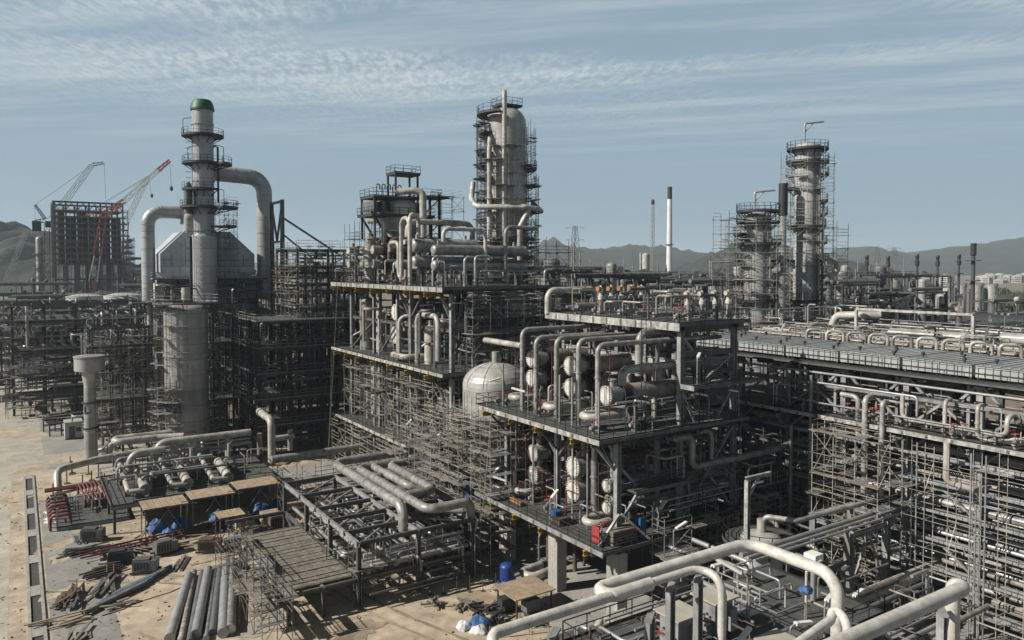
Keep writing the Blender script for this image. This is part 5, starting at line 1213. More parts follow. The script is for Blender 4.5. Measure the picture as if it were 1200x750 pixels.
pipe('second cream pipe bending over the left pump', [(pA[0]-3.4, yH-2.6, 4.2), (pA[0]-3.4, yH-2.6, zH-.4), (pA[0]+.6, yH-2.4, zH-.3)], .42, 'pipe_cream', 1.2, 'pipe_loop')
pipe('flat cream hairpin pipe behind the pump header', [(pA[0]+3.5, yH+1.5, zH+.2), (pA[0]+.4, yH+2.6, zH+.2), (pA[0]-4.4, yH+2.6, zH+.2), (pA[0]-4.4, yH+4.6, zH+.2), (pA[0]+2.5, yH+4.6, zH+.2)], .45, 'pipe_cream', 1.0, 'pipe_loop')
pipe('tall cream pipe bending down at the right end of the pump platform', [(28.2, 107.5, 9.6), (28.2, 104.5, 9.4), (28.2, 101.6, 9.4), (28.2, 101.6, 3.6)], .5, 'pipe_cream', 1.2, 'riser_pipe', flanges=((0, .3),))
pipe('thick pale pipe running right from the pump platform into the dark frame', [(27.8, 100.4, 4.3), (42, 100.8, 4.3)], .5, 'pipe_grey', 1, 'header_pipe')
pipe('short cream pipe stub at the right of the header', [(29, 104.2, 6.2), (32, 104.2, 6.2)], .4, 'pipe_cream')
clutter('among the pumps on the lower left platform', 44, 9.5, 27, 96, 107, (3.5, 7.2), 21, 'drain_pipe', 'vvlx', .05, .2)
for k, (x, y, w_, l_, z, lab) in enumerate(((13.2, 90.8, 4.6, 3.6, 3.6, 'left'), (18.2, 91.2, 4.8, 3.6, 3.8, 'middle'), (23.4, 91.6, 5.0, 3.6, 4.0, 'right'), (19.2, 86.0, 2.8, 2.6, 2.6, 'low front'))):
    t = thing('plank_shelter', f'open shelter with a pale boarded roof below the pump platform, {lab} one', 'shelter', (x, y, 0))
    b = MB()
    for q in range(7): b.box((x-w_/2+q*w_/7+.02, y-l_/2, z+.012*(q % 2)), (x-w_/2+(q+1)*w_/7-.02, y+l_/2, z+.08+.012*(q % 2)))
    build(b, 'roof', 'plywood', t)
    for (i, j) in ((-1, -1), (1, -1), (1, 1), (-1, 1)): build(MB().tube([(x+i*w_*.45, y+j*l_*.45, 0), (x+i*w_*.45, y+j*l_*.45, z)], .06, 6), 'post', 'scaf', t)
    b = MB()
    for j in (-1, 1): b.tube([(x-w_*.7, y+j*l_*.45, z-.1), (x+w_*.7, y+j*l_*.45, z-.1)], .05, 5)
    b.tube([(x-w_*.45, y-l_*.45, .2), (x+w_*.1, y-l_*.45, z)], .05, 5); b.tube([(x+w_*.45, y-l_*.45, .2), (x, y-l_*.45, z)], .05, 5); build(b, 'cross_tubes', 'scaf', t)
def lump(b, c, r, rd, sz=.8):
    n = 22; prof = []; k1, k2_, k3 = rd.uniform(0, 6), rd.uniform(0, 6), rd.uniform(.7, 1.25)
    for i in range(11):
        ph = -pi/2*.1+pi/2*1.1*i/10
        ring = []
        for k in range(n):
            a = 2*pi*k/n; fo = .16*sin(3*a+k1+i*.25)+.10*sin(7*a+k2_-i*.4)+rd.uniform(-.05, .05); q = r*cos(ph)*(1+fo)*(k3 if k % 2 else k3*.95); ring.append(len(b.v)); b.v.append((c[0]+q*cos(a), c[1]+q*sin(a), c[2]+max(0, sin(ph))*r*sz*.8*(1+.12*sin(2*a+k2_)+rd.uniform(-.05, .05))))
        prof.append(ring)
    for i in range(10):
        for k in range(n): k2 = (k+1) % n; b.face([prof[i][k], prof[i][k2], prof[i+1][k2], prof[i+1][k]], True)
for k, (x, y, r) in enumerate(((12.6, 92.6, 1.2), (15.0, 91.6, 1.2), (13.6, 90.4, .7), (19.4, 92.2, 1.2), (24.4, 92.8, 1.1), (25.6, 81.8, .7))):
    b = MB(); lump(b, (x, y, 0), r, random.Random(k+3), 1.3); o = build(b, 'tarp_bundle', 'tarp_blue', None, None, 'tarp'); pend(o, 'bunched bright blue tarp over equipment near the boarded shelters', (x, y, 0), 'blue tarps by the shelters')
for k, (x, y, h, m) in enumerate(((27, 89, 1.8, 'plywood'), (29.3, 94.5, 1.6, 'box_beige'), (31.5, 96, 1.2, 'plywood'), (24, 87.5, 1.6, 'plywood'), (21.2, 88.2, 1.1, 'box_beige'))):
    b = MB(); b.box((x-1, y-.7, .12), (x+1, y+.7, h))
    for q in range(4): b.box((x-1.03, y-.73, .2+q*h*.23), (x+1.03, y+.73, .28+q*h*.23))
    for q in (-.7, .7): b.box((x+q-.1, y-.7, 0), (x+q+.1, y+.7, .119))
    o = build(b, 'wooden_crate', m, None, None, 'crate'); pend(o, 'square wooden crate on the ground right of the boarded shelters', (x, y, 0), 'wooden crates')

# ------------------------------------------------------------------ red pipe manifolds
t = thing('valve_skid', 'grey steel skid carrying red fire water pipes at lower left', 'skid', (7, 104, 0))
build(MB().box((3.2, 98.4, .35), (10.6, 110.6, .5)), 'deck', 'grating', t)
for y in (98.4, 102.4, 106.4, 110.4): build(MB().box((3.2, y, .02), (10.6, y+.2, .349)), 'skid_beam', 'steel_light', t)
for x in (3.3, 10.4):
    for y in (98.6, 104.5, 110.4): build(MB().bar((x, y, .5), (x, y, 2.6), .16, .16), 'post', 'steel_light', t)
for k in range(6): pipe('red pipe of the sloping bank on the skid at lower left', [(6.0+k*.42, 109.8, .9), (6.0+k*.42, 109.8, 2.4), (6.4+k*.42, 103.4, 2.0), (6.4+k*.42, 103.4, .8)], .13, 'red_pipe', .4, 'fire_pipe', pending=True, group='red pipes on the skid')
for k in range(4): pipe('level red pipe along the back of the skid at lower left', [(2.4, 110.6+k*.4, 1.6), (13, 111.0+k*.4, 1.6)], .13, 'red_pipe', name='fire_pipe', pending=True, group='red pipes behind the skid')
for k in range(7):
    y = 98.8+k*1.5; pipe('short red pipe hooked over the left edge of the skid', [(4.6, y, .6), (4.6, y, 1.7), (2.6, y, 1.7), (2.6, y, .1)], .15, 'red_pipe', .35, 'fire_pipe', pending=True, group='red hook pipes')
for k in range(4): pipe('red pipe branch at the right side of the skid', [(9.2, 100+k*2, .7), (9.2, 100+k*2, 1.7), (11.6, 100.2+k*2, 1.7)], .14, 'red_pipe', .35, 'fire_pipe', pending=True, group='red branch pipes')
clutter('on the grey skid at lower left', 20, 3.6, 10.2, 99, 110, (.5, 2.4), 23, 'drain_pipe', 'vvl', .05, .11, ('pipe_grey', 'galv', 'pipe_dark'))
for k in range(3): pipe('long red pipe on low sleepers across the sandy yard', [(4.8, 86.6+k*.9, .5), (27.6, 89.6+k*.9, .5)], .10, 'red_pipe', name='fire_pipe', pending=True, group='long red pipes on the yard')
for k in range(6): o = build(MB().box((6.5+k*4, 86+k*.52, 0), (6.8+k*4, 89.2+k*.52, .35)), 'sleeper', 'plank', None, None, 'sleeper'); pend(o, 'timber sleeper under the long red pipes', (6.5+k*4, 86, 0), 'sleepers')
for k in range(9): pipe('red pipe on the ground beside the loop rack', [(27+k*.55, 86, .5), (33+k*.8, 94, .6)], .15, 'red_pipe', name='fire_pipe', pending=True, group='red pipes beside the loop rack')
# loose material on the sandy yard
rd = random.Random(77)
for k in range(9):
    x = 9.6+k*.62; r = (.42, .3, .3, .42, .24, .3, .45, .45, .3)[k]
    pipe('long steel pipe of the row on the sandy yard', [(x, 63.5+rd.uniform(-1, 1), r), (x+3.6, 76.5+rd.uniform(-1, 1), r+.02)], r, ('galv', 'pipe_grey', 'pipe_dark')[k % 3], name='loose_pipe', pending=True, group='loose pipes on the yard')
for k in range(7):
    x, y = 4.2+k*.5, 73+k*.55; pipe('dull pipe lying crosswise on the yard left of the pipe row', [(x, y, .3), (x+5, y+3.6, .3)], .2, ('steel', 'plank', 'pipe_blue', 'rust')[k % 4], name='loose_pipe', pending=True, group='crosswise loose pipes')
for k in range(16):
    x, y = rd.uniform(3, 24), rd.uniform(64, 92)
    if x > 9 and y < 79: x = rd.uniform(2.5, 8)
    b = MB(); s = rd.uniform(.5, 1.3); m = ('plank', 'rust', 'steel_dark', 'steel', 'plywood')[k % 5]
    for q in range(6):
        a = rd.uniform(-.4, .4)+(k % 2)*1.2; l = rd.uniform(.8, 2.4)*s; cx_, cy_ = x+rd.uniform(-.7, .7), y+rd.uniform(-.7, .7); b.bar((cx_-l*cos(a), cy_-l*sin(a), .06+q*.09), (cx_+l*cos(a), cy_+l*sin(a), .06+q*.09), rd.uniform(.12, .4), .085)
    o = build(b, 'scrap_pile', m, None, None, 'scrap'); pend(o, 'low pile of %s on the sandy yard' % {'plank': 'grey boards', 'rust': 'rusty bars', 'steel_dark': 'dark steel offcuts', 'steel': 'steel bars', 'plywood': 'pale boards'}[m], (x, y, 0), 'piles on the sandy yard')
for k in range(10):
    x, y = rd.uniform(2.3, 3.6), 98-k*.4+rd.uniform(0, 4); b = MB(); lump(b, (x, y+6, 0), rd.uniform(.3, .55), rd, .5); o = build(b, 'sand_bag', 'tarp_white', None, None, 'bag'); pend(o, 'dirty white sack on the paved strip near the trench', (x, y, 0), 'sacks on the paved strip')

# ------------------------------------------------------------------ loop rack in the lower middle
rk = thing('pipe_rack', 'low steel rack carrying thick looping grey pipes at the bottom centre', 'pipe rack', (29, 72, 0))
for z in (2.4, 5.6):
    for x in (24.6, 30.4, 36.2): beam(rk, (x, 61.6, z), (x, 84, z), .25, .42, 'steel' if z < 3 else 'steel_light')
    for y in (61.8, 65, 69, 73, 78, 83.6): beam(rk, (18.2 if z < 3 else 24.4, y, z+.05), (36.4, y, z+.05), .24, .38, 'steel')
for x in (24.6, 30.4, 36.2):
    for y in (61.8, 69, 76, 83.6): column(rk, x, y, 0, 5.4, .38, 'steel')
for x in (18.4, 21.4):
    for y in (61.8, 69, 76): column(rk, x, y, 0, 2.2, .3, 'steel')
for x in (18.4, 21.4): beam(rk, (x, 61.6, 2.4), (x, 77, 2.4), .22, .36, 'steel_light')
for i in range(4):
    y = 61.8+i*5.4; brace(rk, (24.6, y, 5.5), (30.4, y+5.4, 5.5), .1, 'steel_light'); brace(rk, (30.4, y+5.4, 5.5), (36.2, y, 5.5), .1, 'steel_light'); brace(rk, (24.6, y, .3), (24.6, y+5.6, 2.2), .1, 'steel')
build(MB().box((18.3, 62.4, 2.62), (24.2, 77.6, 2.7)), 'board_deck', 'plank', rk)
b = MB()
for k in range(20): b.box((18.2, 62.5+k*.75, 2.705), (24.25, 63.1+k*.75+(k % 3)*.03, 2.75+(k*7 % 5)*.012))
build(b, 'deck_planks', 'plank', rk)
zz = 7.3
LPS = (([(47, 83.4, zz), (30.1, 83.4, zz), (30.1, 64.4, zz), (30.1, 64.4, 5)], .48, 'outermost', 1.8), ([(35.8, 79.5, zz), (31.6, 79.5, zz), (31.6, 62.2, zz), (36.2, 62.2, zz), (36.2, 62.2, 5.8)], .44, 'second', 1.0),
       ([(40, 78.6, zz+.1), (35.0, 78.6, zz+.1), (35.0, 67.4, zz), (32.0, 67.4, zz)], .44, 'third', 1.0), ([(33.8, 76.0, zz-.2), (31.2, 76.0, zz-.2)], .36, 'short', .6), ([(33.4, 79.2, zz), (33.4, 70.5, zz), (35.6, 69.5, 6.2)], .4, 'inner', .8), ([(32.2, 66, 6.2), (36.0, 63.2, 6.2)], .34, 'lowest slanting', .8))
for pts, r, lab, bd in LPS: pipe(f'thick grey pipe looping over the low rack, {lab} loop', pts, r, 'pipe_grey', bd, 'pipe_loop', group='looping pipes on the low rack')
for k in range(7): pipe('level pipe on the lower tier of the loop rack', [(25.4+k*1.5, 62.2, 2.95), (25.4+k*1.5, 83, 2.95)], .2+.05*(k % 3), ('pipe_grey', 'galv', 'pipe_cream')[k % 3], pending=True, group='lower tier pipes of the loop rack')
for k in range(4): pipe('pale level pipe across the near end of the loop rack', [(24.8+k*.4, 62.2+k*.7, 3.1+k*.1), (35.8, 62.2+k*.7, 3.1+k*.1)], .2+.06*(k % 2), ('pipe_grey', 'pipe_cream')[k % 2], pending=True, group='near end pipes of the loop rack')
clutter('hanging in the low loop rack', 60, 25, 36, 60.5, 83, (.2, 2.3, 5.4), 24, kinds='vxyl', rmin=.06, rmax=.2)
for k, (x0, x1, nx, y0, y1, ny) in enumerate(((15.6, 18.0, 3, 59.5, 76, 8), (24.8, 36, 6, 85, 87, 2), (36.8, 38.2, 2, 66, 76, 4))):
    P_, L_ = grid_poles(x0, x1, nx, y0, y1, ny); scaffold('low scaffold along the %s side of the loop rack' % ('left', 'far', 'right')[k], P_, L_, 0, (4.4, 6.5, 7)[k], 1.7, random.Random(80+k), .4)
lamp_fitting(36.2, 61.4, 0, 4.6, .9, .35, 1.5, 'white strip lamp on a pole at the near corner of the loop rack')

clutter('crowding the lower tier of the loop rack', 46, 24.8, 36.2, 62.2, 83, (.1, 2.2, 5.3), 141, kinds='vxxyl', rmin=.06, rmax=.18, mats=('pipe_grey', 'galv', 'pipe_dark', 'pipe_cream'))
P_, L_ = grid_poles(24.2, 36.6, 8, 62.0, 63.2, 2); scaffold('low scaffold under the near end of the loop rack', P_, L_, 0, 4.8, 1.6, random.Random(142), .3)
P_, L_ = grid_poles(38.8, 50.2, 7, 122.6, 123.9, 2); scaffold('tall scaffold over the front of the taller open frame', P_, L_, 20, 33.5, 1.9, random.Random(143), .2, r=.026, sm='scaf_lit')
P_, L_ = grid_poles(37.4, 38.9, 2, 124, 137, 7); scaffold('tall scaffold over the left side of the taller open frame', P_, L_, 14, 33.5, 1.9, random.Random(144), .2, r=.026, sm='scaf_lit')
P_, L_ = grid_poles(19.6, 30.2, 6, 136.2, 138.6, 2)
scaffold('scaffold decks between the fat silver column and the furnace', P_, L_, 0, 24, 2.0, random.Random(145), .25, sm='scaf')
clutter('on the pump side of the fat silver column', 26, 15, 26, 110, 118, (.1, 4, 7), 146, kinds='vvxyl', rmin=.06, rmax=.2)
clutter('between the mushroom vent and the heater block', 40, 9, 14, 145, 158, (.2, 5, 10, 15, 19), 147, kinds='vvxyl', rmin=.07, rmax=.22)
P_, L_ = grid_poles(-2.4, -.8, 2, 178, 198, 8); scaffold('tall scaffold on the left side of the far left pipe structure', P_, L_, 0, 22, 2, random.Random(148), .2)

pipe('slim pale pipe dropping below the left flue duct', [(19.2, 143.6, 23.9), (19.2, 143.6, 16), (18, 143.2, 15.6)], .5, 'pipe_cream', .8, 'drop_pipe')
t = thing('duct_platform', 'steel platform carrying the foot of the left flue duct', 'platform', (19, 144, 0))
for x in (16.6, 21.4):
    for y in (142.6, 146.4): column(t, x, y, 0, 23.4, .34)
for z in (12, 18, 23.7): build(MB().box((16.2, 142.2, z-.2), (21.8, 146.8, z)), 'deck', 'grating', t); railing(t, [(21.7, 142.3, z), (16.3, 142.3, z), (16.3, 146.7, z)], 'rail_grey')
open_frame('dense pipe filled frame left of the fat silver column', [9.6, 13.6, 17.6], [133.5, 138, 142.5], [4.5, 9, 13.5, 17.5, 20.5], 'steel', (9, 17.5), 160, .34, bracing=.7)
clutter('in the frame left of the silver column', 90, 9, 18, 133, 143, (.2, 4.5, 9, 13.5, 17.5, 20.5, 23), 161, kinds='vvxyl', rmin=.06, rmax=.22, mats=('pipe_grey', 'galv', 'pipe_dark', 'pipe_cream', 'steel'))
P_, L_ = grid_poles(8.6, 18.4, 6, 131.6, 133.0, 2); scaffold('close scaffold over the frame left of the silver column', P_, L_, 0, 20, 1.9, random.Random(162), .22, r=.026, sm='scaf_lit')
P_, L_ = ring_poles(FC, 3.4, 4.5, 6, 150, 262); scaffold('thin scaffold around the upper left of the fat silver column', P_, L_, 13.6, 25, 1.9, random.Random(163), .08, r=.022, sub=.3, bracep=.12)
# ------------------------------------------------------------------ R: long pipe rack with air coolers
RY = [17.6, 23.6, 29.6, 35.6, 41.6, 47.6, 53.6, 59.6]
rr = thing('pipe_rack', 'long tall steel pipe rack with flat grey air coolers on top, right side', 'pipe rack', (69, 38, 0))
for x in (65.0, 73.6):
    for y in RY:
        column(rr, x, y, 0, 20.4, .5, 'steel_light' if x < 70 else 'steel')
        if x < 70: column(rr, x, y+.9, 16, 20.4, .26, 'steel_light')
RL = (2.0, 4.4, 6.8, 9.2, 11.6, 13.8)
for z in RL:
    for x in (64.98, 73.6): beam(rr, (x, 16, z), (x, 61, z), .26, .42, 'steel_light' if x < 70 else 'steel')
    for y in RY: beam(rr, (65.2, y, z-.03), (73.4, y, z-.03), .24, .38)
deck(rr, 62.8, 66.6, 15, 61, 16.0, edges='L', eh=.3); railing(rr, [(62.85, 15, 16), (62.85, 50.8, 16)])
build(MB().box((66.61, 15, 15.9), (74, 61, 15.96)), 'inner_deck', 'grating', rr)
beam(rr, (64.9, 16, 18.6), (64.9, 61, 18.6), .24, .42, 'steel_light'); beam(rr, (64.6, 15, 20.5), (64.6, 61, 20.5), .4, .35, 'steel_dark')
for i in range(7):
    y = RY[i]
    for (p, q) in (((64.85, y+.2, 16.1), (64.85, y+3.0, 18.4)), ((64.85, y+5.8, 16.1), (64.85, y+3.0, 18.4)), ((64.85, y+.2, 20.3), (64.85, y+1.6, 18.9)), ((64.85, y+5.8, 20.3), (64.85, y+4.4, 18.9))): brace(rr, p, q, .13, 'steel_light')
    brace(rr, (64.9, y+.3, 13.9), (64.9, y+1.9, 15.4), .11, 'steel_light'); brace(rr, (64.9, y+5.7, 13.9), (64.9, y+4.1, 15.4), .11, 'steel_light')
    if i % 2 == 0:
        brace(rr, (64.9, y+.2, 9.4), (64.9, y+2.9, 11.3), .12, 'steel_light'); brace(rr, (64.9, y+5.8, 9.4), (64.9, y+3.1, 11.3), .12, 'steel_light')
        brace(rr, (64.9, y+.2, 4.6), (64.9, y+3, 6.6), .12, 'steel_light'); brace(rr, (64.9, y+5.8, 4.6), (64.9, y+3, 6.6), .12, 'steel_light')
    build(MB().hsec((62.9, y, 15.2), (65, y, 15.2), .3, .4), 'bracket', 'steel_light', rr)
    build(MB().bar((63.0, y, 15.1), (64.9, y, 13.2), .18, .18), 'knee_brace', 'steel_light', rr)
b = MB()
rails(b, [(64.2, 15, 20.75), (64.2, 60, 20.75)], posts=1.6); build(b, 'railing', 'rail_black', rr)
b = MB().box((63.6, 15, 20.55), (66.8, 60, 20.68)); build(b, 'cooler_walkway', 'grating', rr)
b = MB().tube([(63.5, 15, 19.9), (63.5, 60.5, 19.9)], .12); build(b, 'conduit', 'rail_grey', rr)
for i in range(8):
    y0 = 12.3+i*6.0
    t = thing('air_cooler', None, 'air cooler', (69, y0+2.8, 20.7), 'air coolers on the rack')
    build(MB().box((64.9, y0, 21.0), (73.4, y0+5.72, 21.95)), 'plenum', 'cooler_side', t)
    b = MB()
    for k in range(3):
        b.box((64.8, y0+.02+k*1.9, 21.953), (73.5, y0+1.86+k*1.9, 22.0))
    for k in range(8): b.box((64.85, y0+.4+k*.69, 22.001), (73.45, y0+.47+k*.69, 22.05))
    build(b, 'top_panel', 'cooler_top', t)
    b = MB()
    for k in range(9): b.box((64.82, y0+.15+k*.6, 21.05), (64.897, y0+.21+k*.6, 21.9))
    for k in range(6): b.box((66+k*1.3, y0-.05, 21.02), (66.08+k*1.3, y0-.003, 21.9))
    build(b, 'stiffener', 'steel_light', t)
    b = MB()
    for k in range(5):
        x, y = (65.6, 68.4, 70.8, 66.9, 72.6)[k], y0+.9+(k*1.37 % 4.2)
        b.tube([(x, y, 22.0), (x, y, 22.35)], .09, 6); b.box((x-.16, y-.1, 22.22), (x+.16, y+.1, 22.42))
    build(b, 'lifting_lug', 'steel_dark', t)
    for k, (x, y) in enumerate(((67.2, y0+2.6), (71.4, y0+2.6))):
        build(MB().lathe([(2.0, 19.9), (2.0, 20.99)], (x, y, 0), 24), 'fan_ring', 'steel', t)
        b = MB()
        for q in range(4):
            a = pi/4+q*pi/2; b.bar((x, y, 20.3), (x+1.9*cos(a), y+1.9*sin(a), 20.34), .35, .05)
        build(b, 'fan_blades', 'steel_dark', t)
    for (x, y) in ((65, y0+.1), (73.3, y0+.1), (65, y0+5.5), (73.3, y0+5.5)): build(MB().bar((x, y, 20.69), (x, y, 20.995), .2, .2), 'leg', 'steel_dark', t)
    pend(t, 'flat grey box shaped air cooler on the right hand rack', (65, y0, 22), 'air coolers on the rack')
# pipes in the rack, level by level
rd = random.Random(91)
lev = {2.0: 'lowest', 4.4: 'second', 6.8: 'third', 9.2: 'fourth', 11.6: 'fifth', 13.8: 'top'}
for z in RL:
    x = 65.55
    while x < 73.0:
        r = rd.choice((.14, .18, .22, .28, .36)); x += r
        if x+r > 73.2: break
        m = rd.choice(('pipe_cream', 'pipe_grey', 'pipe_cream', 'galv', 'pipe_dark', 'pipe_blue' if z > 9 and z < 13 else 'pipe_cream'))
        pipe('pipe along the right hand rack on its %s tier' % lev[z], [(x, 15+rd.uniform(0, 1), z+.23+r), (x, 60-rd.uniform(0, 6), z+.23+r)], r, m, name='rack_pipe', pending=True, group='pipes on the %s tier of the right rack' % lev[z])
        x += r+rd.uniform(.15, .5)
    t = thing('cable_tray', 'ladder cable tray along the right hand rack front on its %s tier' % lev[z], 'cable tray', (64.3, 38, z), 'cable trays of the right rack')
    b = MB(); b.box((63.95, 15.5, z+.1), (64.0, 50, z+.32)); b.box((64.6, 15.5, z+.1), (64.65, 50, z+.32)); build(b, 'side_rail', 'galv', t)
    b = MB()
    for k in range(114): b.box((64.01, 15.6+k*.3, z+.13), (64.59, 15.66+k*.3, z+.17))
    build(b, 'rungs', 'galv', t)
    build(MB().tube([(64.2, 15.5, z+.2), (64.2, 50, z+.2)], .06, 6).tube([(64.4, 15.5, z+.2), (64.4, 50, z+.2)], .05, 6), 'cables', 'flange_black' if z != 11.6 else 'pipe_blue', t)
    b = MB()
    for k in range(9): b.bar((63.9, 17.6+k*4, z+.05), (64.9, 17.6+k*4, z+.05), .1, .08)
    build(b, 'tray_bracket', 'galv', t)
for (pts, r, lab) in (([(63.2, 36.4, 18.2), (62.5, 36.4, 18.2), (62.5, 36.4, 9.8), (51.8, 37.2, 9.6), (50.6, 39.4, 9.6), (50.6, 39.4, 8.4)], .22, 'long grey pipe dropping from the rack walkway and crossing to the small vessel'),
                      ([(63.6, 38.0, 18.4), (62.5, 38.0, 18.4), (62.5, 38.0, 8.0)], .25, 'grey pipe dropping from the rack walkway, left of the crossing pipe'),
                      ([(63.4, 40.9, 18.2), (63.4, 39.2, 18.2), (63.4, 39.2, 14.6), (62.4, 38.2, 14.6)], .24, 'grey hooked pipe on the rack walkway left of the drops'),
                      ([(63.5, 35.2, 18.9), (63.5, 35.2, 16.9), (63.5, 27.0, 16.9), (63.5, 27.0, 18.4), (64.6, 27.0, 18.4)], .19, 'long cream pipe loop hung along the rack walkway'),
                      ([(64.3, 31.6, 19.0), (63.4, 31.6, 19.0), (63.4, 31.6, 16.95)], .16, 'small cream bend joining the long walkway loop'),
                      ([(64.0, 29.0, 19), (63.2, 29.0, 19), (63.2, 29.0, 16.2), (64.4, 25.5, 16.9)], .16, 'second small cream bend on the walkway near the right edge'),
                      ([(62.4, 30.9, 15.8), (62.4, 30.9, 12.6), (63.4, 29.4, 12.2), (65, 28.8, 12.2)], .25, 'cream pipe curling under the walkway into the rack'),
                      ([(63.3, 44.0, 19.6), (63.3, 44.0, 4)], .16, 'grey riser on the rack front at its shaded end'),
                      ([(63.1, 46.0, 14.5), (63.1, 46.0, 2)], .2, 'second grey riser on the rack front at its shaded end')):
    pipe(lab, pts, r, 'pipe_grey' if 'grey' in lab else 'pipe_cream', .55, 'rack_pipe', flanges=((1, .5),))
for y, n in ((28.2, 4), (22.5, 4), (33.6, 2)):
    for k in range(n): pipe('thin upright pipe on the front of the right hand rack', [(63.0-.12*(k % 2), y+k*.35, .3), (63.0-.12*(k % 2), y+k*.35, 15.2-(k % 3)*2)], .07, 'galv', name='riser_pipe', pending=True, group='thin uprights on the rack front')
clutter('on the walkway of the right hand rack', 40, 63.2, 66, 18, 50, (16.05, 19.6), 26, 'drain_pipe', 'vvvy', .05, .13, ('pipe_cream', 'galv', 'pipe_grey'))
P_, L_ = grid_poles(59.6, 63.2, 3, 35.0, 41.2, 4); scaffold('dense scaffold bay bulging from the right hand rack front, near its middle', P_, L_, 0, 15.2, 1.9, random.Random(90), .35, bracep=.3, sm='scaf_lit')
P_, L_ = grid_poles(61.9, 63.3, 2, 17.5, 34.2, 10); scaffold('long scaffold screen over the sunlit front of the right hand rack', P_, L_, 0, 15, 2.3, random.Random(92), .05, sub=.2, bracep=.06, r=.026, sm='scaf_lit')
P_, L_ = grid_poles(61.5, 63.3, 2, 42, 52, 6); scaffold('shaded scaffold over the far end of the right hand rack front', P_, L_, 0, 14.6, 2.2, random.Random(93), .12, sub=.25, bracep=.1, r=.026)
open_frame('low dark frame in the gap between the central structure and the right rack', [58.6, 62.0], [46.5, 52.5, 58.5], [4.5, 9, 13], 'steel_dark', (9,), 33, .34)
clutter('in the dark gap beside the right rack', 30, 57.5, 63, 42, 60, (.2, 4.5, 9, 13.5), 34, kinds='vvxyl', rmin=.06, rmax=.25)
# behind the coolers: inverted U pipes, beige drum, big silver duct
for k in range(11):
    y = 27.5+k*2.5; pipe('cream inverted U pipe in the row behind the air coolers', [(74.6, y, 20.8), (74.6, y, 22.9), (75.6, y-1.4, 22.9), (75.6, y-1.4, 20.8)], .17, 'pipe_cream', .5, 'pipe_bend', pending=True, group='inverted U pipes behind the coolers')
open_frame('pipe rack behind the air coolers on the right, carrying cream drums', [76.8, 82.5, 88.2], RY[1:], [6, 12, 18, 21.4], 'steel', (21.4,), 35, .4, name='pipe_rack', bracing=.5)
def drum_y(label, x, y0, z, L_, r, m, base):
    t = thing('horizontal_drum', label, 'drum', (x, y0, base)); c = (x, y0, z)
    head = [(r*sin(pi/2*k/6), r*.55*(1-cos(pi/2*k/6))) for k in range(7)]
    b = MB().lathe(head+[(r, L_-r*.55)]+[(r*cos(pi/2*k/6), L_-r*.55+r*.55*sin(pi/2*k/6)) for k in range(1, 7)], c, 26, 'y')
    h = 1
    while h < L_-1: b.lathe([(r, h), (r*1.025, h), (r*1.025, h+.08), (r, h+.08)], c, 26, 'y'); h += 1.5
    build(b, 'shell', m, t)
    for h in (1.4, L_-1.8): build(MB().box((x-r*.8, y0+h, base), (x+r*.8, y0+h+.35, z-r*.5)), 'saddle', 'steel', t)
    build(MB().tube([(x, y0+L_*.5, z+r*.9), (x, y0+L_*.5, z+r+.5)], r*.3), 'nozzle', 'pipe_cream', t)
drum_y('long cream drum lying on the rack behind the air coolers', 79.2, 37.4, 22.8, 8.2, .52, 'pipe_cream', 21.5)
drum_y('long silver drum lying on the rack at the right edge', 79.6, 24.2, 23.0, 10.5, .62, 'clad', 21.5)
pipe('fat cream pipe elbow rising on the rack left of the cream drum', [(78.6, 52.4, 21.6), (78.6, 51.6, 24.4), (78.6, 48.6, 24.6), (80, 47, 24.6)], .42, 'pipe_cream', 1.2, 'pipe_loop')
b = MB(); 
t = thing('goalpost_frame', 'cream goalpost frame around the cream drum behind the air coolers', 'steel frame', (78, 42, 21.5))
for y in (36.2, 48.4): build(MB().bar((77.6, y, 21.5), (77.6, y, 25.2), .28, .28), 'post', 'edge', t)
build(MB().bar((77.6, 36.2, 25.3), (77.6, 48.4, 25.3), .25, .25), 'crossbar', 'edge', t)
o = build(MB().box((79.5, 47.4, 24.0), (80.5, 48.4, 25.2)), 'blue_cover', 'tarp_blue', None, 'small bright blue cover on the rack left of the cream drum', 'cover')
clutter('on the rack behind the air coolers', 90, 76.4, 88, 24, 60, (21.5, 24.0), 36, 'drain_pipe', 'vvyxl', .05, .16, ('pipe_cream', 'galv', 'pipe_grey', 'pipe_dark'))
for k in range(8): pipe('level cream pipe along the rack behind the air coolers', [(76.4+k*.9, 20, 21.9+.25*(k % 2)), (76.4+k*.9, 62, 21.9+.25*(k % 2))], .12+.03*(k % 3), ('pipe_cream', 'pipe_grey', 'galv')[k % 3], pending=True, group='level pipes behind the coolers')

